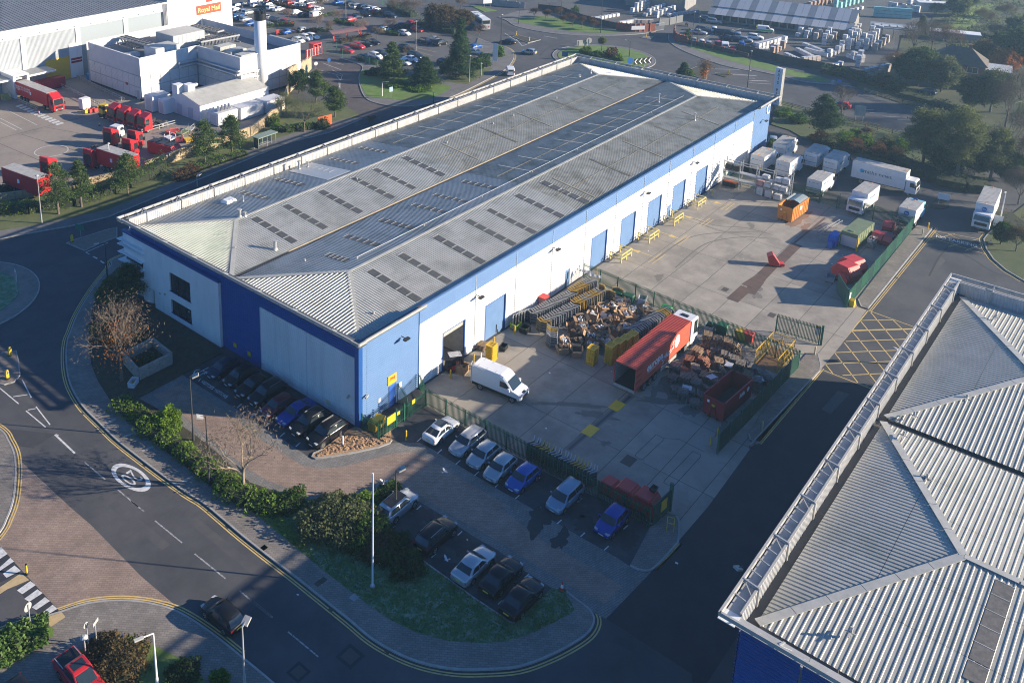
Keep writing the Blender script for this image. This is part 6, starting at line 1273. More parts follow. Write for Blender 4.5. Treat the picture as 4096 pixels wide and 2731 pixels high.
pl=[(125,400,7,.2,0,'g'),(195,410,2,.5,.3,'r'),(110,470,4,.1,0,'g'),(205,480,6,.3,.05,'g'),(130,560,2,.6,.15,'g'),(195,620,7,.3,0,'g'),(300,530,6,.15,.03,'g'),(290,680,4,.4,.06,'g'),(370,460,5,.2,0,'wg'),(440,490,4,.25,0,'g'),(405,560,2,.9,.5,'g'),(340,610,2,.5,.4,'g'),(250,590,5,.4,.05,'g'),(240,340,6,.2,.05,'r'),(300,400,5,.6,.1,'g'),(390,370,5,.1,.7,'r'),(310,280,8,.1,.06,'w'),(310,250,3,.2,0,'w'),(430,280,2,.7,.4,'r'),(490,360,6,.5,.2,'w'),(540,300,6,.3,.12,'wg'),(520,430,4,.4,.9,'g'),(580,370,2,.9,.6,'g'),(620,330,5,.3,.1,'g'),(670,380,7,.3,.03,'g'),(720,340,2,.2,.2,'g'),(760,400,6,.4,.06,'g'),(735,450,4,.3,.1,'w'),(850,430,2,.7,.3,'g'),(910,470,2,.8,.2,'g'),(830,490,3,.4,.1,'g'),(800,540,9,.3,0,'g'),(870,520,2,1.1,1.0,'g'),(820,560,3,.2,.06,'g'),(390,160,9,.3,.03,'w'),(430,180,4,.4,.1,'w'),(480,180,7,.3,.0,'w'),(560,210,9,.3,.05,'w'),(590,200,4,.4,.3,'w'),(640,260,5,.2,1.05,'w'),(520,240,3,.5,.1,'w'),(380,200,3,.3,.05,'r'),(650,290,3,.4,.1,'w'),(460,230,2,.4,.2,'g'),(350,330,4,.3,.2,'r'),(270,460,3,.6,.2,'g')]
for i,(x_,y_,n,rz,ti_,kd)in enumerate(pl):
 P=G(2640+x_*.48,1280+y_*.48,.5)
 wh='behind the red skip' if x_>700 else 'beside the red trailer' if x_<260 else 'in the far stacks by the fence' if y_<260 else 'in the tumbled heap beside the red skip'
 pallets((P.x,P.y),n,rz,wh,ti_,kd)
for x_,y_ in((430,470),(225,560),(830,485),(575,370)):
 P=G(2640+x_*.48,1280+y_*.48,1.0);o=MB().box(-.5,.5,-.4,.4,0,.03).build('packing_sheet',M['wrap']);o.location=(P.x,P.y,.98);o.rotation_euler=(.05,.03,x_);tag(o,'pale packing sheet lying on the pallets','sheet','packing sheets')
crates_=None
pallets(T('12',1985,200),5,.2,'behind the yellow crates at the wall')
# --------- skips, bins, containers
def roro(P,hd,label,m,L=6.2,W=2.4,H=2.3,txt=None,inner=None,lid=None):
 t=thing('skip',label,'skip',(P[0],P[1],.02),hd);hw=W/2;inner=inner or M['skipred']
 MB().box(-L/2,L/2,-hw,hw,.22,.34).build('floor',inner,t)
 for s in(-1,1):
  sd=MB().obox((0,s*hw,.3+(H-.3)/2),(L/2,0,0),(0,.03,0),(0,s*.0,(H-.3)/2)).build('side',m,t);MB().bar((-L/2,s*(hw+.03),H),(L/2,s*(hw+.03),H),.14,.14).build('top_rail',m,sd)
  for k in range(9):MB().bar((-L/2+.4+k*(L-.8)/8,s*(hw+.05),.3),(-L/2+.4+k*(L-.8)/8,s*(hw+.05),H),.07,.07).build('side_rib',m,sd)if not txt else None
 fr_=MB().box(-L/2-.03,-L/2+.03,-hw,hw,.25,H).build('front_end',m,t);MB().box(L/2-.03,L/2+.03,-hw,hw,.25,H).build('rear_door',m,t)
 for z0_,y0_,y1_ in((0,-.45,-.12),(0,.45,.12)):MB().bar((-L/2-.1,y0_,.2),(-L/2-.1,y1_,1.55),.12,.1).build('hook_frame',m,fr_)
 MB().box(-L/2-.14,-L/2-.04,-.18,.18,1.5,1.75).build('hook_bar',M['yellow'],fr_);MB().bar((-L/2,-.5,.12),(L/2,-.5,.12),.14,.2).build('runner',CHA,t);MB().bar((-L/2,.5,.12),(L/2,.5,.12),.14,.2).build('runner',CHA,t)
 if txt:text('side_lettering',txt,WTEXT,.75,(L*.12,-hw-.045,1.65),(1,0,0),(0,0,1),t,.006,shear=.15,bold=.015);MB().tube((L*.12+1.45,-hw-.045,1.7),(L*.12+1.45,-hw-.035,1.7),.3,n=14).build('round_emblem',WTEXT,t)
 if lid:ribbed('curved_lid',(0,-hw,H+.02),Y,X,Z,0,W,-L*.05,L/2,2.0,.35,lid,t,((0,0),(.2,.55),(.5,1),(.8,.55),(1,0)))
 MB().box(-L/2-.045,-L/2-.03,.5,.75,1.75,2.05).build('notice',WTEXT,fr_)
 return t
roro((30.2,-27.1),R(-4),'dark red open skip with white lettering beside the pallet heap',M['skipred'],6.4,2.35,2.45,'Biffa',mat('skip_inside',(.06,.05,.045),.9))
ORG=mat('skip_orange',(.62,.22,.02),.55,c2=(.5,.17,.03),scale=1.3,detail=7);BLI=mat('faded_blue',(.16,.30,.36),.7,c2=(.25,.2,.15),scale=1.2,detail=8)
r=roro((85.6,-14.4),R(-3),'orange skip with a faded blue cover in front of the lorries',ORG,6.2,2.3,2.5,None,BLI,BLI);MB().box(-.3,.5,-1.23,-1.19,1.4,2.0).build('emblem',WTEXT,r)
OLV=mat('olive_green',(.17,.21,.11),.6,c2=(.13,.165,.09),scale=1)
P=((79.6+86.0)/2,-24.9);t=thing('compactor_container','olive green container with a silver front panel and yellow posts','container',(P[0],P[1],.02),R(-4))
MB().box(-3.2,3.2,-1.2,1.2,.2,2.5).build('body',OLV,t);MB().box(-3.3,-3.2,-1.1,1.1,.3,1.9).build('front_panel',mat('silver_panel',(.5,.5,.52),.4,.3),t);MB().tube((-2.3,0,2.5),(-2.3,0,2.62),.35,n=16).build('hatch',OLV,t)
for s in(-1.3,1.3):MB().box(-3.5,-3.3,s-.1,s+.1,0,2.1).build('yellow_post',M['yellow'],t)
for k in range(7):MB().box(-2.8+k*.95,-2.74+k*.95,-1.24,-1.2,.3,2.45).build('side_rib',OLV,t)
P=T('31',735,660,.8);t=thing('blue_bin','blue wheeled bin stack beside the olive container','bin',(P.x,P.y,.02),R(-4));BLB=mat('bin_blue',(.02,.10,.42),.5)
MB().box(-1.2,1.2,-.6,.6,.1,1.5).build('body',BLB,t);prof_body([(-1.25,1.5),(1.25,1.5),(1.2,1.75),(-.9,1.85)],.65,.04,BLB,'lid',t);MB().box(-2.0,-1.35,-.35,.35,.05,1.05).build('side_box',BLB,t)
def hopper_bin(P,hd,label,s=1.0,m=None):
 m=m or M['binred'];t=thing('hopper_bin',label,'bin',(P[0],P[1],.02),hd)
 prof_body([(-1.5*s,.2),(1.5*s,.2),(1.7*s,1.2*s),(.9*s,2.2*s),(-.9*s,2.2*s),(-1.7*s,1.2*s)],1.2*s,.06,m,'body',t)
 MB().obox((.0,0,2.23*s),(.85*s,0,0),(0,1.1*s,0),(0,0,.03)).build('lid',m,t);MB().obox((-1.32*s,0,1.72*s),(.38*s,0,.48*s),(0,1.0*s,0),(-.02,0,.016)).build('hatch',mat('bin_red_faded',(.62,.10,.08),.6),t)
 for q in(-1,1):MB().box(-1.3*s,1.3*s,q*.6-.08,q*.6+.08,0,.2).build('skid',CHA,t)
 return t
hopper_bin(T('31',835,930,1.1),R(70),'large red hopper bin with a faded hatch beside the green fence',1.0);hopper_bin(T('31',885,880,1.1),R(70),'large red hopper bin with a dark lid behind the faded one',1.0);hopper_bin(T('31',815,985,.6),R(70),'small red hopper bin in front of the two large ones',.62)
hopper_bin(T('31',1110,640,.8),R(-5),'dark red hopper bin next to the wire trolley',.7,M['skipred']);hopper_bin(T('31',1190,660,.8),R(-5),'dark red hopper bin with papers on its lid',.72,M['skipred']);hopper_bin(T('31',1195,550,.5),R(0),'low red hopper bin at the fence corner',.6,M['skipred'])
P=T('31',205,850,.5);t=thing('tipping_skip','small red tipping skip standing on the drain plates','skip',(P.x,P.y,.02),R(120));prof_body([(-.8,.15),(.5,.15),(.9,1.5),(.2,1.9),(-.8,.6)],.6,.04,M['binred'],'body',t);MB().box(-1.5,-.85,-.5,.5,.1,.5).build('fork_frame',M['binred'],t)
stillage(T('31',1050,690,.6),R(-5),'tall galvanised trolley beside the dark red hopper bins',None,(1.5,.8,1.5));stillage(T('31',1290,590,.5),R(-5),'cage of red and black scrap in the fence corner',M['skipred'],(1.8,1.2,1.2))
t=thing('conveyor','long galvanised roller conveyor beside the blue bins','conveyor',tuple(T('31',690,580)),R(-8));MB().bar((-3.6,.2,.7),(3.6,.2,.7),.06,.1).build('rail',M['steel'],t);MB().bar((-3.6,-.25,.7),(3.6,-.25,.7),.06,.1).build('rail',M['steel'],t)
for k in range(5):MB().bar((-3.4+k*1.7,.2,0),(-3.4+k*1.7,.2,.7),.05).build('leg',M['steel'],t);MB().bar((-3.4+k*1.7,-.25,0),(-3.4+k*1.7,-.25,.7),.05).build('leg',M['steel'],t)
hopper_bin((9.4,-24.4),R(90),'low red bin behind the car park fence beside the cages',.6)
hopper_bin((9.6,-26.1),R(90),'red bin with slatted pink lids behind the car park fence',.75);hopper_bin((9.7,-28.0),R(90),'red bin topped with a black crate behind the car park fence',.8)
tub((10.4,-28.3),.0,'small black crate lying on the red bin',M['black'],(.8,.5,.35)).location.z=1.85
o=bollard
t=thing('trestle','small yellow steel trestle on the corner footway','trestle',tuple(T('23',1455,240,.12)),.4)
for a,b in(((-.4,-.3,0),(-.4,-.3,.9)),((.4,-.3,0),(.4,-.3,.9)),((-.4,.3,0),(-.4,.3,.9)),((.4,.3,0),(.4,.3,.9))):MB().bar(a,b,.06).build('leg',M['yellow'],t)
for a,b in(((-.4,-.3,.9),(.4,-.3,.9)),((-.4,.3,.9),(.4,.3,.9)),((-.4,-.3,.9),(-.4,.3,.9)),((.4,-.3,.9),(.4,.3,.9))):MB().bar(a,b,.06).build('rail',M['yellow'],t)
t=thing('mesh_pen','yellow mesh pen in the yard corner behind the pallets','pen',(43.0,-27.6,0),R(0));
for a,b in(((-3,-1.3,0),(2.4,-1.3,0)),((-3,1.3,0),(2.4,1.3,0)),((2.4,-1.3,0),(2.4,1.3,0))):
 mb=MB();a=Vector(a);b=Vector(b)
 for z_ in(.1,1.0,2.0):mb.bar(a+Z*z_,b+Z*z_,.06,.06)
 n_=int((b-a).length/.22)
 for k in range(n_+1):q=a.lerp(b,k/n_);mb.bar(q+Z*.1,q+Z*2.0,.05 if k%6==0 else .015,.05 if k%6==0 else .015)
 mb.build('mesh_side',M['yellow'],t)
MB().box(-2.9,2.3,-1.2,1.2,.012,.05).build('base',mat('rust_floor',(.25,.14,.06),.9),t)
for x_,cl,lb in((1560,'g','dark green wheeled bin behind the palisade fence near the white tubs'),(1900,'g','dark green wheeled bin at the fence beside the tractor unit'),(1420,'l','bright green wheeled bin in the fence line'),(1010,'g','dark green wheeled bin beside the open yellow cages'),(1100,'g','dark green wheeled bin between the yellow cages and the white tub'),(2120,'r','red plastic barrier behind the fence'),(2060,'y','yellow plastic barrier behind the fence')):
 yy=-.3-30*(x_-700)/2300.;P=T('21',x_,1135+(x_-1000)*.32,.6);m={'g':mat('bin_green',(.02,.12,.05),.5),'l':mat('bin_lime',(.05,.35,.08),.5),'r':M['binred'],'y':M['yellow']}[cl]
 t=thing('wheeled_bin',lb,'bin',(P.x,P.y,.014),R(95));prof_body([(-.6,.12),(.6,.12),(.68,1.1),(-.68,1.1)],.45,.04,m,'body',t);prof_body([(-.7,1.1),(.7,1.1),(.55,1.28),(-.6,1.25)],.5,.03,m,'lid',t)
 for sx in(-.45,.45):wheel(t,sx,.36,.1,.06);wheel(t,sx,-.36,.1,.06)
P=T('21',370,1200,.4);t=thing('wrapped_pallet','wrapped pallet load with red lids against the white wall','pallet load',(P.x,P.y,.014),.1);MB().box(-.65,.65,-.55,.55,.15,1.25).build('load',mat('pink_wrap',(.5,.3,.28),.4,c2=(.42,.2,.19),scale=3),t);MB().box(-.66,.66,-.56,.56,1.25,1.4).build('lids',M['binred'],t);pallet_mesh().build('base_pallet',M['wood'],t)
for k,(x_,y_)in enumerate(((.95,-1.3),(1.9,-1.25))):t=thing('grit_bin',('yellow grit bin with a black hopper in the door compound','yellow grit bin beside the other in the door compound')[k],'bin',(x_,y_,0),.3);prof_body([(-.5,.05),(.5,.05),(.55,.8),(-.55,.8)],.45,.05,M['yellow'],'body',t);prof_body([(-.58,.8),(.58,.8),(.3,1.1),(-.5,1.0)],.5,.04,M['yellow'],'lid',t)
t=thing('pallet_racking','tall galvanised pallet racking against the palisade fence','racking',(90.4,-1.0,0),R(-90));RL=11.2
for k in range(5):
 u=k*RL/4
 for v in(0,1.1):MB().box(u-.06,u+.06,v-.06-.55,v+.06-.55,0,5.2).build('upright',M['steel'],t)
 mb=MB()
 for z_ in range(5):mb.bar((u,-.5,.3+z_),(u,.5,1.2+z_*.95),.04)
 mb.build('bracing',M['steel'],t)
for z_ in(1.6,3.0,4.6):
 for v in(-.55,.55):MB().box(0,RL,v-.05,v+.05,z_-.06,z_+.06).build('beam',M['steel'],t)
 if z_<4:MB().box(.05,RL-.05,-.5,.5,z_+.06,z_+.09).build('deck',M['steel'],t)
ld=[(.6,.0,.9,'o'),(1.8,.0,.9,'o'),(6.4,0,1.35,'w'),(7.8,0,1.3,'w'),(9.3,0,.9,'w'),(6.2,1.7,.75,'r'),(7.5,1.7,.8,'w'),(8.9,1.7,.7,'w'),(10.1,1.7,.7,'w'),(7.0,3.1,.6,'w'),(9.2,3.1,.7,'w'),(10.4,3.1,.9,'w'),(.7,3.1,.95,'k'),(2.0,3.1,.95,'k')]
for i,(u,z_,h,k)in enumerate(ld):
 m={'o':mat('orange_plastic',(.6,.12,.03),.5),'w':M['wrap'],'r':mat('pink_wrap',(.5,.3,.28)),'k':M['black']}[k]
 o=thing('wrapped_load',{'o':'orange and black bin of parts on the racking floor','w':'film wrapped pallet load on the racking','r':'wrapped load with a red cover on the racking','k':'black crate on the top of the racking next to the wall'}[k],'pallet load',(90.4,-1.0-u,z_+.1),R(-90)+random.uniform(-.05,.05),'loads on the racking')
 MB().box(-.55,.55,-.5,.5,.05,h*.85).build('load',m if k!='o' else M['black'],o);MB().box(-.5,.5,-.45,.45,h*.85,h).build('top',m,o);MB().box(-.57,.57,-.5,.5,-.0,.05).build('skid',M['woodgrey'],o)
t=thing('forklift','forklift truck in the mouth of the open roller door','forklift',(15.2,-1.0,0.014),R(-35));MB().box(-1.1,.7,-.5,.5,.25,.8).build('body',M['binred'],t);prof_body([(-1.2,.3),(-.6,.3),(-.5,1.1),(-1.1,1.1)],.5,.06,CHA,'counterweight',t)
for x_ in(-.8,.6):
 for y_ in(-.45,.45):MB().bar((x_,y_,.8),(x_*.85,y_,2.1),.06).build('guard_post',M['black'],t)
MB().box(-.85,.65,-.5,.5,2.1,2.16).build('overhead_guard',M['wrap'],t);MB().bar((.85,-.3,.1),(.85,-.3,2.3),.1).build('mast',M['black'],t);MB().bar((.85,.3,.1),(.85,.3,2.3),.1).build('mast',M['black'],t);MB().box(.9,2.0,-.32,-.2,.1,.15).build('fork',M['black'],t);MB().box(.9,2.0,.2,.32,.1,.15).build('fork',M['black'],t);MB().box(.88,.95,-.5,.5,.2,1.1).build('carriage',M['black'],t);MB().box(-.5,.0,-.25,.25,.8,1.2).build('seat',M['black'],t)
for x_ in(.5,-.75):
 for s in(-.45,.45):wheel(t,x_,s,.28,.2)
for k,(x_,y_)in enumerate(((43.4,-1.6),(43.0,-3.2))):o=ribbed('metal_sheet',(0,0,0),X,Y,Z,-.9,.9,-.25,.25,.6,.1,M['steel'],None);o.location=(x_,y_,1.9+.1*k);o.rotation_euler=(.3,.1,R(-60));tag(o,('bent grey metal sheet lying on the cages at the wall','bent grey metal sheet lying on the cages by the fence')[k],'metal sheet')
mb=MB();rn=random.Random(21)
for k in range(260):
 x_=rn.uniform(90,900);y_=rn.uniform(160,700)
 if y_<150+(x_-90)*.05 or(350<x_<780 and y_>480):continue
 P=G(2640+x_*.48,1280+y_*.48);a=rn.uniform(0,3.14);l_=rn.uniform(.2,.6);mb.obox((P.x,P.y,rn.uniform(.03,.12)),(l_*math.cos(a),l_*math.sin(a),rn.uniform(-.05,.1)),(-.05*math.sin(a),.05*math.cos(a),0),(0,0,.012),rn.choice((0,1)))
o=mb.build('broken_boards',[M['wood'],M['woodgrey']]);o['kind']='stuff';tag(o,'broken boards and splinters scattered under the pallet heap','debris')
mb=MB()
for k in range(170):
 t_,x_,y_=rn.choice((('22',rn.uniform(150,2000),rn.uniform(150,1400)),('21',rn.uniform(1000,2300),rn.uniform(400,1200)),('12',rn.uniform(1550,2340),rn.uniform(250,640))))
 P=T(t_,x_,y_)
 if not(10<P.x<90 and-29<P.y<-.5):continue
 a=rn.uniform(0,3.14);s=rn.uniform(.02,.07);mb.obox((P.x,P.y,.02),(s*math.cos(a),s*math.sin(a),.01),(-s*.7*math.sin(a),s*.7*math.cos(a),0),(0,0,.005),rn.choice((0,0,1)))
o=mb.build('yard_litter',[M['card'],M['wrap']]);o['kind']='stuff';tag(o,'small scraps of card and film across the concrete yard','litter')
# --------- parcel depot
dep=thing('depot_hall','large pale depot hall with ribbed dark roof, white tower and red sign','building',(30,139.6,0))
def D(mb,name,m,parent=None,**k):
 o=mb.build(name,m,parent or dep,**k)
 if(parent or dep)is dep:o.location=(-30,-139.6,0)
 return o
GCL=mat('grey_cladding',(.36,.39,.41),.5,c2=(.32,.35,.37),scale=.4);WHB=mat('white_render',(.74,.74,.73),.5,c2=(.68,.68,.67),scale=.5)
D(MB().box(-25,75,139.75,230,0,13.9),'wall_core',GCL)
BX=[-20,-6,8,22,35.8,49.5,62.5,75]
for k in range(len(BX)-1):
 a,b=BX[k]+.55,BX[k+1]-.55
 if k<5:
  o=ribbed('cladding_panel',(0,139.7,0),X,Z,-Y,a,b,0.1,11.8,.3,.05,GCL,dep,WP);o.location=(-30,-139.6,0)
 else:D(MB().box(a,b,139.66,139.74,0.1,11.8),'cladding_panel',mat('grey_window_wall',(.3,.34,.36),.3))
for x_ in BX:D(MB().box(x_-.55,x_+.55,139.45,139.74,0,11.8),'pilaster',WHB)
D(MB().box(-25,75,139.3,139.74,11.85,14.0),'fascia',WHB);D(MB().tube((-25,139.25,14.05),(75,139.25,14.05),.18,n=8),'eaves_gutter',M['flash'])
for k in range(10):D(MB().box(31+k*4.4,31.5+k*4.4,138.95,139.3,12.3,12.45),'wall_lamp',M['steel'])
DRF=mat('depot_roof',(.27,.28,.28),.6,c2=(.21,.22,.22),scale=.4)
for k in range(8):
 o=ribbed('roof_sheet',(0,139.4,14.0),X,Vector((0,1,.10)).normalized(),Vector((0,-.1,1)).normalized(),-25+k*12.45,-25+(k+1)*12.45-.05,0,60,.9,.16,DRF,dep);o.location=(-30,-139.6,0)
tw=D(MB().box(75.05,95.7,139.5,165,0,24),'tower',WHB)
for k in range(4):D(MB().tube((73.5+k*.35,139.2,4),(73.5+k*.35,139.2,13.8),.13,n=8),'wall_pipe',M['steel'])
sgn=D(MB().box(83.9,91.9,139.38,139.48,9.15,11.6),'sign_board',mat('sign_orange_red',(.55,.06,.02),.5))
o=text('sign_lettering','Royal Mail',mat('sign_yellow',(.75,.62,.2),.5),1.75,(87.9,139.36,10.3),(1,0,0),(0,0,1),dep,.02,bold=.025);o.location=(-30,-139.6,0)
mb=MB()
for k in range(5):a=87.0+k*.45;mb.add([(a,139.37,12.2),(a+.38,139.37,12.2),(a+.3,139.37,12.9+.25*(k%2)),(a+.1,139.37,12.9+.25*(k%2))],[(0,1,2,3)])
D(mb,'crown_emblem',MATS['sign_orange_red'])
D(MB().box(40.7,46.8,139.55,139.64,0,5.4),'yellow_surround',M['yellow']);D(MB().box(41.7,45.7,139.48,139.56,0,4.3),'yellow_door',mat('yellow_door_paint',(.62,.42,.03),.5));D(MB().box(46.9,50.2,139.5,139.7,0,8.2),'pale_panel',WHB)
for z_ in(4.2,3.5):D(MB().box(47.2,50.0,139.42,139.5,z_,z_+.5),'red_sign',M['skipred'])
D(MB().box(-20,40.6,134.6,139.6,4.0,4.35),'canopy',WHB);D(MB().box(-20,40.5,134.8,139.5,4.35,4.4),'canopy_roof',DRF)
ds=D(MB().box(29.9,30.4,133.6,139.5,0,4.9),'dock_shelter_side',WHB);D(MB().box(33.1,33.6,133.6,139.5,0,4.9),'dock_shelter_side',WHB);D(MB().box(29.9,33.6,133.6,139.5,4.9,5.2),'dock_shelter_top',WHB)
P=T('00',70,860);t=thing('dock_steps','yellow-edged steel steps beside the loading dock','steps',(P.x,P.y,0),R(90))
for k in range(6):MB().box(k*.3,k*.3+.28,-.8,.8,.0,.2+k*.2).build('step',mat('step_yellow',(.4,.35,.12),.7),t)
for s in(-.85,.85):MB().bar((0,s,1.1),(1.8,s,2.2),.05).build('handrail',M['steel'],t);MB().bar((0,s,0),(0,s,1.1),.05).build('handrail_post',M['steel'],t)
P=T('00',772,665,.6);t=thing('blue_tank','round blue tank at the corner of the plant building','tank',(P.x,P.y,0));MB().tube((0,0,0),(0,0,1.6),.9,n=18).build('shell',mat('tank_blue',(.05,.2,.4),.5),t);MB().tube((0,0,1.6),(0,0,1.75),.95,.6,n=18).build('lid',mat('tank_blue',(.05,.2,.4)),t)
for k,(a,b,lb)in enumerate((((660,680),(1070,880),'long galvanised guard rail beside the plant building'),((500,740),(860,920),'galvanised guard rail beside the red container'),((155,880),(330,960),'guard rail beside the red articulated lorry'),((1215,1150),(1500,1070),'steel barrier at the end of the tractor unit row'))):
 A=T('00',*a);B=T('00',*b);L=(B-A).length;t=thing('guard_rail',lb,'barrier',tuple(A),math.atan2(B.y-A.y,B.x-A.x))
 for z_ in(.5,1.0):MB().bar((0,0,z_),(L,0,z_),.08,.14).build('rail',M['steel'],t)
 for j in range(int(L/2)+1):MB().bar((j*2,0,0),(j*2,0,1.05),.1).build('post',M['steel'],t)
PLC=mat('plant_cladding',(.56,.57,.59),.5,c2=(.51,.52,.54),scale=.5);LOU=mat('louvre_white',(.58,.59,.6),.5)
pl_=thing('plant_building','white louvred plant building with cooling units on its roof','building',(48.2,96.8,0));HP=9.7
def Q(o):o.location=(-48.2,-96.8,0);return o
def wallseg(A,B,n,ribm=None):
 A=Vector(A);B=Vector(B);d=(B-A).normalized();L=(B-A).length
 Q(ribbed('wall_panel',A,d,Z,n,0,L,5.6,HP,.35,.05,PLC,pl_,WP));k_=max(1,int(L/2.2))
 for k in range(k_):
  a,b=L*k/k_+.05,L*(k+1)/k_-.05
  for z0,z1 in((.5,2.9),(3.0,5.5)):
   lv=ribbed('louvre_panel',A,Z,d,n,z0,z1,a,b,.3,.08,LOU,pl_,((0,0),(.1,0),(.15,.9),(.9,1.0),(1,0)))
   if lv:Q(lv)
 Q(MB().bar(A+Z*HP+n*.0,B+Z*HP,.3,.12).build('parapet_cap',WHB,pl_));Q(MB().bar(A+Z*.25,B+Z*.25,.1,.5).build('plinth',CHA,pl_))
wallseg((48.2,133,0),(48.2,112.2,0),-X);wallseg((48.2,112.2,0),(63.4,112.2,0),-Y);wallseg((63.6,112.1,0),(63.6,96.9,0),-X);wallseg((63.6,96.9,0),(81.5,96.9,0),-Y)
Q(MB().box(48.35,81.4,112.35,134,0,7.6).build('building_core',GCL,pl_));Q(MB().box(63.75,81.4,97.05,112.3,0,7.6).build('building_core',GCL,pl_))
Q(ribbed('parapet_inner',(81.45,97,0),Y,Z,-X,0,37,7.6,HP,.35,.05,PLC,pl_,WP));Q(ribbed('parapet_inner',(48.3,133.9,0),X,Z,-Y,0,33,7.6,HP,.35,.05,PLC,pl_,WP))
Q(MB().box(48.4,81.3,112.4,133.8,7.6,7.64).build('roof_deck',mat('flat_roof_felt',(.16,.165,.17),.9,c2=(.2,.205,.21),scale=.5),pl_));Q(MB().box(63.8,81.3,97.1,112.39,7.6,7.64).build('roof_deck',MATS['flat_roof_felt'],pl_))
Q(MB().box(48.12,48.2,112.9,114.0,.1,2.2).build('service_door',GCL,pl_));Q(MB().box(48.12,48.19,117.2,118.2,2.6,3.2).build('red_sign',M['skipred'],pl_))
for k,z_ in enumerate((6.6,5.9)):
 Q(MB().tube((58,111.6-.3*k,z_),(63.0-.4*k,111.6-.3*k,z_),.3,n=10).build('duct',M['steel'],pl_));Q(MB().tube((63.0-.4*k,111.6,z_),(63.0-.4*k,97,z_),.3,n=10).build('duct',M['steel'],pl_));Q(MB().tube((63-.4*k,97,z_),(69,97.2-.3*k,z_),.3,n=10).build('duct',M['steel'],pl_))
def chiller(t_,x0,y0,x1,y1,w_,label,h=2.0,fans=8):
 A=T(t_,x0,y0,9.6);B=T(t_,x1,y1,9.6);L=(B-A).length;r=thing('cooling_unit',label,'cooling unit',(A.x,A.y,7.64),math.atan2(B.y-A.y,B.x-A.x),'cooling units on the plant roof');hw=w_/2
 MB().box(0,L,-hw,hw,h-.35,h).build('fan_deck',M['steel'],r)
 for k in range(fans):
  a,b=L*k/fans,L*(k+1)/fans;c=(a+b)/2
  for s in(-1,1):MB().add([(a+.08,s*hw*.95,h-.35),(b-.08,s*hw*.95,h-.35),(c,s*hw*.35,.3)],[(0,1,2),(2,1,0)]).build('coil',mat('coil_grey',(.32,.33,.34),.6),r);MB().tube((c,s*hw*.5,h),(c,s*hw*.5,h+.12),min(hw*.42,(b-a)*.42),n=10).build('fan',CHA,r)
 for k in(0,1,2):MB().box(L*k/2-.06,L*k/2+.06,-hw,hw,0,.3).build('support',M['steel'],r)
chiller('00',1050,310,1290,380,2.2,'long cooling unit with a row of fans beside the felt-roofed plant room');chiller('00',1650,215,1890,265,2.2,'cooling unit with a row of fans against the back parapet');chiller('00',1700,350,2030,290,2.2,'long cooling unit with V-shaped coils in the middle of the roof',fans=11)
def roofbox(t_,x_,y_,sx,sy,h,label,m=None,rz=0):
 P=T(t_,x_,y_,7.7+h);r=thing('roof_plant',label,'plant unit',(P.x,P.y,7.64),rz,'plant on the depot roof');MB().box(-sx/2,sx/2,-sy/2,sy/2,.15,h).build('casing',m or PLC,r);MB().box(-sx/2+.1,sx/2-.1,-sy/2+.1,sy/2-.1,h,h+.06).build('top',M['flash'],r)
 for s in(-1,1):MB().box(-sx/2,sx/2,s*sy*.35-.08,s*sy*.35+.08,0,.15).build('skid',M['steel'],r)
 for k in range(int(sx/1.2)):MB().box(-sx/2+.2+k*1.2,-sx/2+.28+k*1.2,-sy/2-.03,-sy/2,.2,h-.05).build('seam',M['steel'],r)
roofbox('00',1540,265,9,7,3.2,'large felt-roofed plant room with vents',GCL);roofbox('00',1385,385,6.5,4.5,2.6,'pale metal cabin above the louvres');roofbox('00',1110,455,4,2,1.0,'low duct box at the roof edge')
for k in range(3):roofbox('00',1920+90*k,385+35*k,4.5,2.6,2.2,'pale slatted condenser in the row of three',M['steelw'])
roofbox('10',0,430,5,3,1.8,'ribbed air handler behind the chimney',M['steel']);
for k in range(5):roofbox('10',175+45*k,310+12*k,2.2,2.2,1.3,'square extract hood in the row beside the chimney',WHB)
ch_=thing('chimney','tall white round chimney with a black crown','chimney',(69.9,97.3,0));MB().tube((0,0,0),(0,0,17.1),1.36,n=32).build('shaft',WHB,ch_,True);MB().tube((0,0,17.1),(0,0,18.6),1.42,n=32).build('black_band',M['black'],ch_)
for k in range(8):a=2*PI*k/8;MB().tube((1.05*math.cos(a),1.05*math.sin(a),18.6),(1.05*math.cos(a),1.05*math.sin(a),19.3),.3,n=8).build('flue_tip',M['black'],ch_)
for z_ in(4.5,5.6):MB().tube((-2.5,-.3,z_),(-1.2,-.3,z_),.35,n=10).build('duct',M['steel'],ch_)
ob=thing('switch_house','low white outbuilding with a pale pitched sheet roof','building',(48.4,91.5,0));MB().box(0,18.5,0,9.8,0,3.5).build('wall',WHB,ob)
for k in range(8):
 a,b=k*2.3+.02,(k+1)*2.3-.02
 MB().add([(a,-.3,3.5),(b,-.3,3.5),(b,6,4.9),(a,6,4.9)],[(0,1,2,3)]).build('roof_sheet',M['flash'],ob);MB().add([(a,6,4.9),(b,6,4.9),(b,10.1,3.7),(a,10.1,3.7)],[(0,1,2,3)]).build('roof_sheet',M['flash'],ob)
MB().add([(0.01,0,3.5),(0.01,9.8,3.5),(0.01,6,4.85)],[(0,2,1)]).build('gable',WHB,ob)
for y_ in(2.5,6.2):MB().box(-.06,0,y_,y_+1.6,.1,2.4).build('steel_door',mat('pale_grey_door',(.5,.52,.54),.5),ob)
for x_,y_ in((1.0,8.6),(2.6,7.0)):MB().box(x_-.9,x_+.9,y_-.9,y_+.9,3.4,6.2).build('roof_vent_box',WHB,ob)
for k in range(3):MB().tube((1.5+k*2,10.6,4.2),(3.4+k*2,10.9,4.2),.45,n=10).build('silencer',M['steel'],ob)
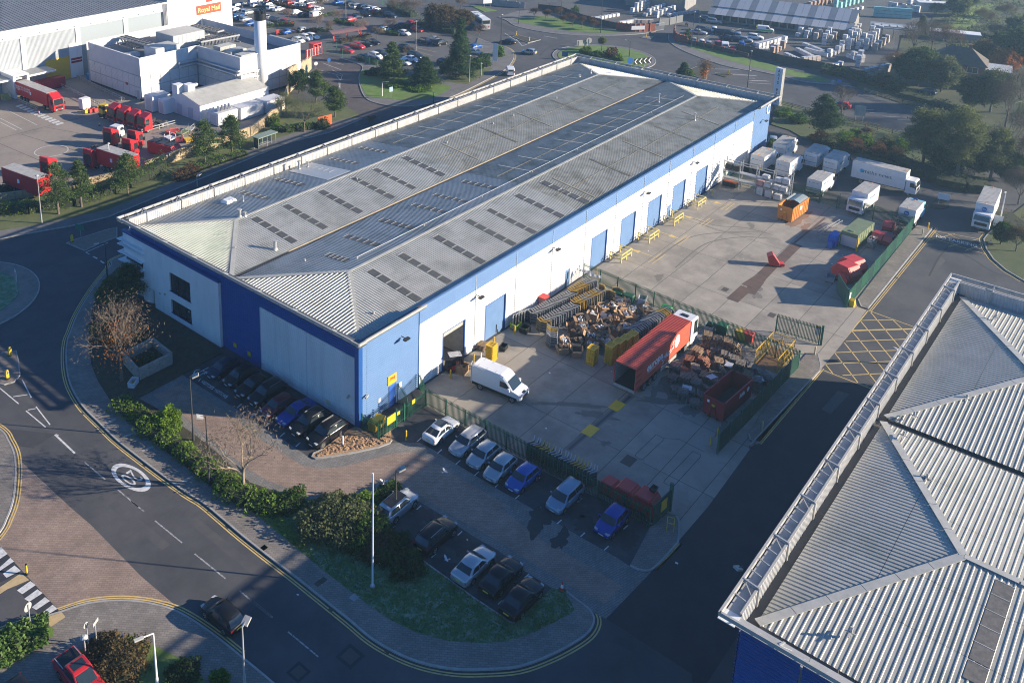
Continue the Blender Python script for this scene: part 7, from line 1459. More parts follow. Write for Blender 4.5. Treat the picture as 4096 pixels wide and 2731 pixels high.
for x_,y_,sx,sy,h,lb in((47.4,105.0,4.5,3.0,3.4,'white cabinet at the corner of the plant building'),(47.2,101.5,2.6,2.2,3.1,'white cabinet next to the pitched outbuilding'),(51.5,88.0,5,3.4,2.7,'long white cabinet with silver silencers'),(57.5,87.5,6,3.4,2.6,'white ribbed container unit behind the pine trees'),(63.5,87.0,5,3.6,2.7,'white ribbed container unit below the chimney')):
 t=thing('plant_cabinet',lb,'cabinet',(x_,y_,0));MB().box(-sx/2,sx/2,-sy/2,sy/2,.15,h).build('casing',WHB,t);MB().box(-sx/2+.1,sx/2-.1,-sy/2+.1,sy/2-.1,h,h+.08).build('roof',PLC,t);MB().box(-sx/2,sx/2,-sy/2+.2,sy/2-.2,0,.15).build('base',CHA,t);MB().box(-sx/2-.03,-sx/2,-sy*.3,sy*.3,.3,h-.4).build('door',PLC,t)
 if 'silencers' in lb:
  for k in range(4):MB().tube((-1.6+k*.9,-.9,h+.5),(-.4+k*.9,.9,h+.5),.3,n=10).build('silencer',M['steel'],t)
sw=thing('stone_wall','long buff stone boundary wall with piers around the depot','wall',tuple(wall_line[0]))
o0=wall_line[0]
WLW=[Vector(q)for q in wall_line]+pts('10',250,1000,300,880,330,800)
for i in range(len(WLW)-1):
 a,b=WLW[i]-o0,WLW[i+1]-o0;n_=max(1,int((b-a).length/3.2));hh=2.1 if i>3 else 1.3
 for k in range(n_):
  p,q=a.lerp(b,k/n_),a.lerp(b,(k+1)/n_)
  d=(q-p).normalized()
  for j in range(3):
   z0=hh*j/3;L_=(q-p).length;m_=max(2,int(L_/1.1));off=.5*(j%2)/m_
   for s in range(m_):
    u0,u1=s/m_,(s+1)/m_
    MB().bar(p.lerp(q,u0+.006)+Z*(z0+hh/6),p.lerp(q,u1-.006)+Z*(z0+hh/6),.28+random.uniform(-.03,.03),hh/3-.03).build('stone',M['stone'],sw)if i<8 else None
  if i>=8:MB().bar(p+Z*hh/2,q+Z*hh/2,.3,hh).build('stone',M['stone'],sw)
 MB().bar(a+Z*(hh+.04),b+Z*(hh+.04),.4,.1).build('coping',M['stone'],sw);MB().bar(a,a+Z*(hh+.15),.55,.55).build('pier',M['stone'],sw)
t=thing('stone_wall','tall curved stone wing wall beside the plant building','wall',tuple(T('10',330,800)));mb=MB()
A,B=T('10',330,800),T('10',520,590)
for k in range(6):
 p,q=A.lerp(B,k/6)-A,A.lerp(B,(k+1)/6)-A;h0=5.5-k*.45;MB().bar(p+Z*h0/2,q+Z*h0/2,.4,h0).build('stone_bay',M['stone'],t)
A,B=T('10',480,505),T('10',615,465);L=(B-A).length;t=thing('entrance_gate','red and white barred gate at the depot entrance','gate',tuple(A),math.atan2(B.y-A.y,B.x-A.x));RW=mat('gate_white',(.65,.62,.6),.5)
for z_ in(.25,2.2):MB().bar((0,0,z_),(L,0,z_),.1,.14).build('rail',M['binred'],t)
for k in range(13):MB().bar((L*k/12,0,.2),(L*k/12,0,2.3),.12).build('bar',RW if k%2 else M['binred'],t)
A=T('10',545,470);t=thing('turnstile','red turnstile housing beside the barred gate','turnstile',(A.x+2,A.y+1.5,0));MB().box(-1.5,1.5,-1,1,2.3,2.6).build('roof',M['binred'],t)
for x_ in(-1.4,0,1.4):MB().box(x_-.08,x_+.08,-.9,.9,0,2.3).build('frame',M['binred'],t)
MB().box(-1.2,1.2,-.5,.5,.3,1.9).build('drum',M['skipred'],t)
A,B=T('10',720,352),T('10',940,318);L=(B-A).length;t=thing('bike_shelter','curved smoked roof shelter with a red frame in the depot car park','shelter',tuple(A),math.atan2(B.y-A.y,B.x-A.x));SMK=mat('smoked_roof',(.18,.10,.09),.3)
L+=3
for k in range(10):
 a,b=-1.5+L*k/10,-1.5+L*(k+1)/10-.04
 P_=[(-1.6,2.3),(-.8,2.75),(.2,2.95),(1.2,2.8),(2.0,2.4)]
 MB().add([(u,y_,z_)for y_,z_ in P_ for u in(a,b)],[(2*i,2*i+1,2*i+3,2*i+2)for i in range(4)]).build('roof_panel',SMK,t);MB().bar((b,-1.6,2.3),(b,2.0,2.42),.08).build('roof_rib',M['binred'],t)
for u in(0,L/2-1.5,L-3):MB().bar((u,0,0),(u,-.6,2.8),.14).build('post',M['binred'],t);MB().bar((u,0,0),(u,1.2,2.75),.12).build('brace',M['binred'],t)
def mesh_fence(P,label,h=2.2,z=0.0,m=None):
 A=Vector(P[0]);t=thing('mesh_fence',label,'fence',(A.x,A.y,z));m=m or M['green']
 for i in range(len(P)-1):
  a,b=Vector(P[i])-A,Vector(P[i+1])-A;n_=max(1,int((b-a).length/2.7))
  for k in range(n_):
   p,q=a.lerp(b,k/n_),a.lerp(b,(k+1)/n_);MB().bar(p,p+Z*h,.08).build('post',m,t);mb=MB()
   for z_ in(.1,.5,.9,1.3,1.7,h-.05):mb.bar(p+Z*z_,q+Z*z_,.018,.018)
   for j in range(1,9):c=p.lerp(q,j/9);mb.bar(c+Z*.1,c+Z*(h-.05),.012,.012)
   mb.build('mesh_panel',m,t)
 return t
mesh_fence(pts('10',640,470,790,490,950,530,1090,590,1350,640,1600,600),'green mesh fence in front of the depot car park',2.2)
mesh_fence(pts('10',650,430,740,440,810,455),'green mesh fence beside the red turnstile',2.4);mesh_fence(pts('10',1100,30,1300,130,1500,190,1700,240),'green mesh fence along the far edge of the depot car park',2.0)
# --------- builders merchant
A,B=Vector((211.5,55,0)),Vector((218,16.5,0));L=(B-A).length;sh=thing('merchant_shed','long shed with a striped sheet roof and glazed front','building',tuple(A),math.atan2(B.y-A.y,B.x-A.x));SHW=mat('shed_wall',(.2,.2,.19),.8,c2=(.26,.25,.24),scale=.5)
MB().box(0,L,0,15,0,3.0).build('wall',SHW,sh);MB().add([(L,0,3),(L,15,3),(L,8,6.6)],[(0,1,2)]).build('gable',SHW,sh);MB().add([(0,0,3),(0,15,3),(0,8,6.6)],[(2,1,0)]).build('gable',SHW,sh)
RP=[mat('shed_sheet_pale',(.42,.43,.44),.5),mat('shed_sheet_grey',(.22,.235,.25),.5)]
for k in range(22):
 a,b=-.4+(L+.8)*k/22,-.4+(L+.8)*(k+1)/22-.05;m_=RP[0 if k%3 else 1]
 MB().add([(a,-2.2,2.5),(b,-2.2,2.5),(b,2.2,4.0),(a,2.2,4.0)],[(0,1,2,3)]).build('roof_sheet',m_,sh);MB().add([(a,2.0,4.15),(b,2.0,4.15),(b,8,6.7),(a,8,6.7)],[(0,1,2,3)]).build('roof_sheet',m_,sh);MB().add([(a,8,6.7),(b,8,6.7),(b,15.4,3.1),(a,15.4,3.1)],[(0,1,2,3)]).build('roof_sheet',m_,sh)
for k in range(10):w__=MB().box(1.5+k*2.3,3.3+k*2.3,-.06,0,.5,2.3).build('window',M['glass'],sh);MB().box(1.4+k*2.3,1.5+k*2.3,-.1,0,.4,2.4).build('window_frame',WHB,w__)
for k in range(3):MB().box(25+k*3.5,27.8+k*3.5,-.06,0,0,2.6).build('door',WHB,sh)
t=thing('merchant_hall','dark hall with a strip of windows at the top of the builders yard','building',(212,62,0),R(-80));MB().box(-22,-3,6,20,0,5).build('wall',SHW,t);MB().box(-22.3,-2.7,5.7,20.3,5,5.3).build('roof',RP[1],t)
for k in range(12):MB().box(-21.5+k*1.5,-20.3+k*1.5,5.92,6,2.6,4.2).build('window',mat('amber_glass',(.3,.25,.15),.3),t)
t=thing('open_lean_to','low dark lean-to beside the ribbed shed','shed',(224,13.5,0),R(-75));MB().box(0,12,0,7,2.6,2.9).build('roof',RP[1],t)
for k in range(5):MB().box(k*3-.1,k*3+.1,0,.2,0,2.6).build('post',SHW,t);MB().box(1+k*2.0,2.6+k*2,1,4,2.9,3.15).build('stacked_board',RP[0],t)
def wallrun(name,label,P,h,m,w_=.3,cat='wall',capm=None,seg_=2.5):
 A=Vector(P[0]);t=thing(name,label,cat,(A.x,A.y,0))
 for i in range(len(P)-1):
  a,b=Vector(P[i])-A,Vector(P[i+1])-A;n_=max(1,int((b-a).length/seg_))
  for k in range(n_):p,q=a.lerp(b,k/n_),a.lerp(b,(k+1)/n_);MB().bar(p+Z*h/2,q+Z*h/2,w_,h).build('panel',m,t);MB().bar(p,p+Z*(h+.2),w_+.15).build('pier',capm or m,t)
 return t
wallrun('brick_wall','curved red brick wall with a white board at the merchant entrance',crom(pts('20',1000,262,1080,270,1150,276,1230,274,1320,270),2),2.3,M['brick']);wallrun('brick_wall','curved red brick wall on the car park side of the merchant entrance',crom(pts('20',1490,290,1495,340,1530,365,1600,375),2),2.2,M['brick'])
t=thing('sign_board','white board fixed to the curved brick wall','sign',tuple(T('20',1175,280)),math.atan2(T('20',1230,274).y-T('20',1130,277).y,T('20',1230,274).x-T('20',1130,277).x));MB().box(-2,2,-.3,-.22,.9,2.0).build('board',WHB,t);MB().box(-1.9,1.9,-.22,-.1,1.3,1.5).build('bracket',M['steel'],t)
DB=mat('dark_boards',(.05,.045,.04),.9,c2=(.075,.065,.055),scale=1)
wallrun('board_fence','dark board fence along the merchant yard behind the saplings',pts('20',330,90,520,110,700,180,860,225,1000,255),2.0,DB,.12,'fence');wallrun('board_fence','dark board fence between the block stacks and the grass strip',pts('30',-100,440,0,462,300,545,600,595,850,650,1000,690),2.0,DB,.12,'fence');wallrun('brick_wall','low brick wall with piers beside the merchant car park',pts('20',1600,378,1820,425,2000,470,2120,500),1.3,DB,.25,'wall',M['brick'])
A,B=T('20',1325,270),T('20',1400,258);t=thing('entrance_gate','grey mesh gate at the merchant entrance','gate',tuple(A),math.atan2(B.y-A.y,B.x-A.x));L=(B-A).length
for k in range(12):MB().bar((L*k/11,0,.1),(L*k/11,0,2.2),.05).build('bar',M['steel'],t)
MB().bar((0,0,.15),(L,0,.15),.08).build('rail',M['steel'],t);MB().bar((0,0,2.2),(L,0,2.2),.08).build('rail',M['steel'],t)
wallrun('panel_fence','grey solid screen beside the merchant gate',pts('20',1360,225,1450,215,1560,190),2.2,mat('screen_grey',(.13,.14,.145),.7),.15,'fence')
wallrun('board_fence','pale concrete fence at the far side road',pts('10',2000,40,2200,60,2350,75),2.0,mat('pale_boards',(.3,.3,.29),.8),.15,'fence')
PACK={}
PKM=dict(w=mat('block_pack_white',(.60,.60,.60),.45,c2=(.42,.42,.43),scale=1.6,detail=6),b=mat('block_pack_buff',(.42,.36,.31),.7,c2=(.33,.28,.25),scale=1.6),t=mat('block_pack_teal',(.18,.46,.44),.4,c2=(.3,.52,.5),scale=1),k=mat('block_pack_brown',(.3,.2,.15),.8,c2=(.24,.15,.11),scale=1))
def pack(P,z_,kd,rz,lb,s=1.0):
 if kd not in PACK:
  t=thing('block_pack',lb,'block pack',(P[0],P[1],z_),rz,'packs of blocks in the merchant yard');MB().box(-.62,.62,-.52,.52,.12,1.02).build('blocks',PKM[kd],t);MB().box(-.6,.6,-.5,.5,1.02,1.05).build('film_top',MATS['block_pack_white']if kd!='t' else PKM['t'],t);MB().box(-.6,.6,-.5,.5,0,.12).build('pallet',M['woodgrey'],t);PACK[kd]=t;return t
 c=copy_tree(PACK[kd]);c.location=(P[0],P[1],z_);c.rotation_euler=(0,0,rz);return tag(c,lb,'block pack','packs of blocks in the merchant yard')
def packrow(t_,x0,y0,x1,y1,n,hi,kd,lb):
 A,B=T(t_,x0,y0,.5),T(t_,x1,y1,.5);hd=math.atan2(B.y-A.y,B.x-A.x)
 for k in range(n):
  P=A.lerp(B,k/max(1,n-1));h_=max(1,hi+random.choice((0,0,0,-1)))
  for j in range(h_):pack((P.x+random.uniform(-.06,.06),P.y+random.uniform(-.06,.06)),.01+j*1.05,kd,hd+random.uniform(-.05,.05),('upper ' if j==h_-1 and h_>1 else 'lower ' if h_>1 and j==0 else 'middle ' if h_>1 else 'single ')+lb)
rows=[('30',415,300,490,250,4,2,'w','white block pack in the double stack below the ribbed shed'),('30',490,310,590,235,5,2,'w','white block pack in the second stack below the ribbed shed'),('30',570,330,680,260,4,2,'b','buff block pack among the stacks below the shed'),('30',640,370,720,260,5,3,'w','white block pack in the tall stack left of the long row'),('30',700,350,790,270,4,2,'b','buff block pack near the long row'),('30',790,400,930,280,7,3,'w','white block pack in the long three-high row'),('30',850,410,945,300,5,3,'w','white block pack behind the long three-high row'),('30',930,410,1050,300,6,3,'w','white block pack in the three-high row near the bare trees'),('30',1000,410,1120,300,5,3,'w','white block pack under the bare trees'),('30',1080,420,1180,350,4,2,'b','buff block pack at the yard end'),('30',480,385,620,440,6,1,'w','white block pack in the low row of the yard'),('30',500,430,660,470,7,1,'w','white block pack in the second low row'),('30',420,430,560,500,7,1,'w','white block pack in the low row at the fence'),('30',320,470,430,520,5,1,'w','white block pack against the dark fence'),('30',470,540,580,530,4,2,'b','buff block pack in pairs by the dark fence'),('30',690,470,790,430,4,2,'w','white block pack beside the aisle'),('30',700,580,780,545,4,1,'w','white block pack lying low near the hedge'),('30',860,480,960,520,4,2,'w','white block pack in the group beside the hedge'),('30',930,560,960,480,3,3,'w','white block pack in the tall group beside the hedge'),('30',1000,640,1180,600,6,2,'b','buff block pack behind the hedge'),('30',60,380,290,330,8,1,'w','white block pack in the yard beside the cars'),('30',80,420,300,360,8,2,'w','white block pack in the two-high row beside the cars'),('30',0,430,180,440,6,1,'w','white block pack along the fence beside the cars'),('30',200,450,290,400,4,2,'k','brown brick pack beside the white ones'),('20',1130,110,1300,40,6,3,'w','white block pack in the tall stack behind the brick wall'),('20',1240,130,1400,70,6,2,'w','white block pack in the middle stack behind the brick wall'),('20',1340,140,1480,90,5,2,'w','white block pack in the stack near the grey screen'),('20',1030,200,1160,180,6,1,'w','white block pack along the inside of the brick wall'),('20',1160,185,1290,185,5,1,'b','buff block pack behind the brick wall'),('20',700,150,850,170,6,1,'w','white block pack beside the dark fence'),('20',830,160,1000,130,6,1,'w','white block pack in the row inside the dark fence'),('20',1450,130,1680,100,6,1,'w','long white timber pack near the shed'),('30',520,60,720,10,7,2,'k','brown brick pack behind the ribbed shed'),('30',740,70,960,10,7,3,'t','teal wrapped pack behind the ribbed shed'),('30',880,90,960,70,3,1,'w','white block pack behind the shed roof'),('30',1080,130,1370,150,9,3,'t','teal wrapped pack in the long row in the far yard'),('30',1210,60,1440,95,7,2,'w','white block pack behind the teal row'),('30',1380,30,1540,10,4,2,'w','white block pack in the far corner of the yard')]
for r_ in rows:packrow(*r_)
t=thing('site_cabin','row of pale flat-roofed cabins at the far edge of the yard','cabin',tuple(T('30',1640,100)),R(-60));
for k in range(3):MB().box(-7+k*5,-2.3+k*5,-1.5,1.5,0,2.8).build('cabin_unit',GCL,t);MB().box(-7.1+k*5,-2.2+k*5,-1.6,1.6,2.8,2.95).build('cabin_roof',WHB,t)
# --------- house
hs=thing('house','two-storey house with a dark hipped roof among the trees','house',(189.5,-15.5,0),R(-80));HB=mat('house_brick',(.26,.13,.09),.9,c2=(.2,.1,.07),scale=1.5)
MB().box(-5.5,5.5,-4,4,0,5.4).build('wall',HB,hs);rt_=mat('house_roof_tile',(.075,.065,.055),.85,c2=(.11,.09,.07),scale=1.2)
ro=MB().add([(-6,-4.5,5.3),(6,-4.5,5.3),(6,4.5,5.3),(-6,4.5,5.3),(-2.2,0,8.6),(2.2,0,8.6)],[(0,1,5,4),(1,2,5),(2,3,4,5),(3,0,4)]).build('roof',rt_,hs);MB().box(1.6,2.3,-.35,.35,8.2,9.5).build('chimney',HB,ro)
for x_,z_ in((3.0,3.6),(-3.0,3.6),(3.0,1.0),(-3,1.0)):w__=MB().box(x_-1,x_+1,-4.08,-4,z_,z_+1.3).build('window',M['glass'],hs);MB().box(x_-1.1,x_+1.1,-4.12,-4.08,z_-.08,z_).build('sill',WHB,w__);MB().box(x_-1.1,x_-1,-4.12,-4.0,z_,z_+1.35).build('window_frame',WHB,w__);MB().box(x_+1,x_+1.1,-4.12,-4.0,z_,z_+1.35).build('window_frame',WHB,w__);MB().box(x_-.04,x_+.04,-4.12,-4.08,z_,z_+1.3).build('window_frame',WHB,w__);MB().box(x_-1.1,x_+1.1,-4.12,-4.0,z_+1.3,z_+1.4).build('window_frame',WHB,w__)
MB().box(5.5,10.5,-3.6,3.0,0,4.6).build('side_wing',HB,hs);MB().box(5.4,10.8,-3.9,3.3,4.6,4.8).build('flat_roof',RP[0],hs);w__=MB().box(6.6,8.6,-3.68,-3.6,3.0,4.1).build('window',M['glass'],hs);MB().box(6.5,8.7,-3.72,-3.68,2.9,3.0).build('sill',WHB,w__)
t=thing('outbuilding','low white-roofed outbuilding behind the house','building',tuple(T('30',1750,345)),R(-75));MB().box(-6,6,-2,2,0,2.3).build('wall',SHW,t);MB().box(-6.2,6.2,-2.2,2.2,2.3,2.5).build('roof',WHB,t)
# --------- totem and rail fences
tt=thing('totem_sign','tall white totem sign with vertical black lettering at the estate corner','sign',(141.6,9.0,.1),R(-20));MB().box(-.35,.35,-.9,.9,0,8.4).build('panel',WHB,tt);MB().box(-.4,.4,-1.0,-.9,0,8.5).build('edge',M['steelw'],tt);MB().box(-.5,.5,-1.1,1.1,-.1,.2).build('plinth',M['kerb'],tt)
text('totem_lettering','AXIS PARK',M['black'],1.05,(-.37,0,4.6),(0,0,-1),(0,-1,0),tt,.01)if False else None
for i,chh in enumerate('AXIS PARK'):
 if chh!=' ':text('totem_letter',chh,M['black'],.95,(-.37,-.05,7.7-i*.86),(0,-1,0),(0,0,1),tt,.02,bold=.012)
def rail_fence(P,label,h=1.2):
 A=Vector(P[0]);t=thing('rail_fence',label,'fence',(A.x,A.y,0.1));WD=mat('fence_timber',(.13,.1,.07),.9,c2=(.18,.14,.1),scale=2)
 for i in range(len(P)-1):
  a,b=Vector(P[i])-A,Vector(P[i+1])-A;n_=max(1,int((b-a).length/2.2))
  for k in range(n_):
   p,q=a.lerp(b,k/n_),a.lerp(b,(k+1)/n_);MB().bar(p,p+Z*h,.16).build('post',WD,t)
   for z_ in(.45,.8,1.08):MB().bar(p+Z*z_,q+Z*z_,.05,.1).build('rail',WD,t)
rail_fence(pts('30',255,905,480,965,800,1040,1100,1120,1350,1195),'timber post and rail fence along the road above the lorry park');rail_fence(pts('30',985,800,1200,868,1420,925,1650,990,1850,1030),'timber post and rail fence on the far side of the road');
# --------- trees, hedges, shrubs
import numpy as np
def leaf_mat(name,c,c2,tr=.42,s=.6):
 if name in MATS:return MATS[name]
 m=bpy.data.materials.new(name);m.use_nodes=True;n=m.node_tree;n.nodes.remove(n.nodes['Principled BSDF']);out=n.nodes['Material Output']
 g=n.nodes.new('ShaderNodeNewGeometry');t=n.nodes.new('ShaderNodeTexNoise');t.inputs['Scale'].default_value=s;t.inputs['Detail'].default_value=5;n.links.new(g.outputs['Position'],t.inputs['Vector'])
 a=n.nodes.new('ShaderNodeMath');a.operation='MULTIPLY_ADD';a.inputs[1].default_value=.35;n.links.new(g.outputs['Random Per Island'],a.inputs[0]);n.links.new(t.outputs['Fac'],a.inputs[2])
 r=n.nodes.new('ShaderNodeValToRGB');r.color_ramp.elements[0].position=.4;r.color_ramp.elements[1].position=.95;r.color_ramp.elements[0].color=(*c,1);r.color_ramp.elements[1].color=(*c2,1);n.links.new(a.outputs[0],r.inputs['Fac'])
 d=n.nodes.new('ShaderNodeBsdfDiffuse');l=n.nodes.new('ShaderNodeBsdfTranslucent');x=n.nodes.new('ShaderNodeMixShader');x.inputs[0].default_value=tr
 n.links.new(r.outputs[0],d.inputs['Color']);n.links.new(r.outputs[0],l.inputs['Color']);n.links.new(d.outputs[0],x.inputs[1]);n.links.new(l.outputs[0],x.inputs[2]);n.links.new(x.outputs[0],out.inputs['Surface'])
 MATS[name]=m;return m
LF=dict(pine=leaf_mat('pine_needles',(.045,.085,.03),(.15,.21,.07)),fir=leaf_mat('fir_needles',(.03,.065,.03),(.095,.15,.06)),laurel=leaf_mat('laurel_leaves',(.05,.12,.018),(.18,.27,.05)),laureldark=leaf_mat('dark_laurel_leaves',(.028,.07,.018),(.09,.15,.035)),lime=leaf_mat('lime_leaves',(.09,.17,.02),(.2,.3,.05)),olive=leaf_mat('olive_leaves',(.075,.095,.04),(.19,.21,.10)),brown=leaf_mat('brown_leaves',(.085,.05,.028),(.17,.10,.055)),orange=leaf_mat('orange_leaves',(.30,.10,.015),(.5,.2,.04)),twig=leaf_mat('twigs',(.13,.10,.07),(.23,.18,.13),.1),twigdark=leaf_mat('dark_twigs',(.07,.055,.045),(.14,.11,.085),.1),pink=leaf_mat('dry_blossom',(.22,.15,.12),(.36,.27,.22)),ever=leaf_mat('evergreen_leaves',(.032,.062,.026),(.10,.14,.05)),heather=leaf_mat('russet_shrub',(.075,.06,.03),(.16,.12,.06)),wil=leaf_mat('willow_leaves',(.085,.105,.042),(.2,.22,.09)),grassb=leaf_mat('grass_blades',(.07,.15,.03),(.18,.26,.08)))
def cards(name,P,size,m,parent,rng,asp=1.6,up=.5,stuff=False):
 """many small leaf quads at the points P"""
 N=len(P)
 if N==0:return None
 nv=rng.normal(size=(N,3));nv[:,2]=np.abs(nv[:,2])+up;nv/=np.linalg.norm(nv,axis=1)[:,None]
 a=rng.normal(size=(N,3));u=np.cross(nv,a);u/=np.linalg.norm(u,axis=1)[:,None]+1e-9;v=np.cross(nv,u)
 s=size*rng.uniform(.6,1.3,size=(N,1));u=u*s*asp*.5;v=v*s*.5
 V=np.stack([P-u-v*.3,P-v,P+u-v*.1,P+v],axis=1).reshape(-1,3).astype(np.float32)
 me=bpy.data.meshes.new(name);me.vertices.add(4*N);me.loops.add(4*N);me.polygons.add(N)
 me.vertices.foreach_set('co',V.ravel());me.loops.foreach_set('vertex_index',np.arange(4*N,dtype=np.int32));me.polygons.foreach_set('loop_start',np.arange(0,4*N,4,dtype=np.int32));me.polygons.foreach_set('loop_total',np.full(N,4,dtype=np.int32))
 me.materials.append(m);me.update(calc_edges=True)
 o=bpy.data.objects.new(name,me);COL.objects.link(o);o.parent=parent
 if stuff:o['kind']='stuff'
 return o
def ppm(P):return CF/max(1.0,(P-CP).dot(_f))
def branch_tree(mb,p,d,L,r,depth,rn,spread=.6,kids=3,upb=.15,wob=.12,ends=None,minr=.012):
 q=p
 k=3 if depth>1 else 2
 for i in range(k):
  d2=(d+Vector((rn.gauss(0,wob),rn.gauss(0,wob),rn.gauss(0,wob)+upb*.3))).normalized();n_=q+d2*(L/k);mb.tube(q,n_,max(minr,r*(1-.35*i/k)),max(minr,r*(1-.35*(i+1)/k)),n=6 if r>.05 else 4,cap=False);q=n_;d=d2
 if depth<=0:
  if ends is not None:ends.append(q)
  return
 for j in range(kids):
  ax=d.orthogonal().normalized();ax.rotate(Matrix.Rotation(2*PI*(j+rn.random()*.6)/kids,3,d));nd=(d*math.cos(spread)+ax*math.sin(spread*rn.uniform(.6,1.3))+Z*upb).normalized()
  branch_tree(mb,q if j else p.lerp(q,.75),nd,L*rn.uniform(.6,.8),r*.62,depth-1,rn,spread,kids,upb,wob,ends,minr)
 if ends is not None:ends.append(q)
SEED=[100]
def tree(t_,bx,by,ty,wpx,kind,label,leaf='pine',name=None,group=None,dens=1.0,z=.1,base=None,h=None,trunk_m=None):
 SEED[0]+=1;rn=random.Random(SEED[0]);rng=np.random.default_rng(SEED[0])
 P=T(t_,bx,by,z)if base is None else Vector(base);H=h or max(1.5,hgt(t_,bx,by,ty));pm=ppm(P+Z*H*.6);Rr=wpx/2.1382/pm/2
 nm=name or dict(pine='pine_tree',fir='fir_tree',bare='bare_tree',round='broadleaf_tree',autumn='autumn_tree',twiggy='bare_tree')[kind]
 t=thing(nm,label,'tree',(P.x,P.y,z),0,group);tm=trunk_m or M['bark'];leafs=max(.16,min(.6,4.4/pm))
 if kind in('bare','twiggy'):
  mb=MB();ends=[];th=H*.3;mb.tube((0,0,0),(0,0,th),.025*H*.6+.04,.02*H*.6+.03,n=8,cap=False)
  for j in range(5):
   a=2*PI*j/5+rn.random();branch_tree(mb,Vector((0,0,th*rn.uniform(.75,1))),Vector((math.cos(a)*Rr*.8,math.sin(a)*Rr*.8,H*.42)).normalized(),H*.27,.012*H*.6+.02,3,rn,.55,3,.12,.14,ends,max(.010,.28/pm))
  mb.build('trunk',tm,t)
  E_=np.array([tuple(e)for e in ends]);n_=int((10 if kind=='bare' else 40)*dens)
  if len(E_):
   pts_=np.repeat(E_,n_,axis=0)+rng.normal(size=(len(E_)*n_,3))*np.array([.07,.07,.06])*H;pts_=pts_[pts_[:,2]>th*.8];pts_=pts_[pts_[:,2]<H*1.02]
   cards('twigs',pts_,.05 if pm>12 else 1.0/pm,LF[leaf if leaf in('twig','twigdark','pink','brown','wil','olive','heather')else 'twig'],t,rng,7.0 if kind=='bare' else 3.5,.1)
  if leaf=='orange':
   pts_=rng.normal(size=(700,3))*np.array([Rr*.30,Rr*.30,H*.17])+np.array([0,0,H*.45]);cards('leaves',pts_,leafs,LF['orange'],t,rng,1.2)
  return t
 if kind in('pine','fir'):
  th=H*(.28 if kind=='pine' else .08)
  mb=MB();mb.tube((0,0,0),(0,0,H*.55),.02*H+.04,.012*H+.02,n=8,cap=False);mb.tube((0,0,H*.55),(rn.uniform(-.2,.2),rn.uniform(-.2,.2),H*.96),.012*H+.02,.02,n=6,cap=False)
  C_=[];nc=int((78 if kind=='pine' else 100)*dens)
  for k in range(nc):
   f_=(k+rn.random())/nc;zc=th+(H*.98-th)*f_;prof_=(min(1,(f_/.22)**.7)*max(0,1-((f_-.2)/.82))**.62 if kind=='pine' else(1-f_)**.85+.05);rad=Rr*prof_*rn.uniform(.35,1.05);a=rn.uniform(0,2*PI);c=Vector((rad*math.cos(a),rad*math.sin(a),zc));C_.append((c,max(.35,Rr*.34*(1-f_*.5))*rn.uniform(.7,1.25)))
   if k%3==0:mb.tube((0,0,max(th*.8,zc-.25*rad)),c,.05,.02,n=4,cap=False)
  mb.build('trunk',tm,t);A=[]
  for c,s in C_:n_=int(120*dens*min(2.2,max(.6,s*s)));A.append(rng.normal(size=(n_,3))*np.array([s*.55,s*.55,s*.30])+np.array(c))
  cards('crown',np.concatenate(A),leafs*.8,LF[leaf],t,rng,2.2,.6);return t
 th=H*.18;mb=MB();mb.tube((0,0,0),(0,0,H*.5),.02*H+.05,.012*H+.02,n=8,cap=False);C_=[];nc=int(70*dens)
 for k in range(nc):
  v=Vector((rn.gauss(0,1),rn.gauss(0,1),rn.gauss(0,1))).normalized()*rn.uniform(.55,1.0);c=Vector((v.x*Rr,v.y*Rr,th+(H-th)*.5+v.z*(H-th)*.48));c.z=max(.5,c.z);C_.append((c,max(.35,Rr*.24)*rn.uniform(.6,1.2)))
  if k%4==0:mb.tube((0,0,H*.3),c,.06,.02,n=4,cap=False)
 mb.build('trunk',tm,t);A=[]
 for c,s in C_:n_=int(115*dens*min(3,max(.6,s*s)));A.append(rng.normal(size=(n_,3))*np.array([s*.6,s*.6,s*.5])+np.array(c))
 cards('crown',np.concatenate(A),leafs,LF[leaf],t,rng,1.7,.4)
 if kind=='autumn':cards('orange_leaves',rng.normal(size=(500,3))*np.array([Rr*.5,Rr*.5,H*.2])+np.array([0,0,H*.4]),leafs,LF['orange'],t,rng)
 return t
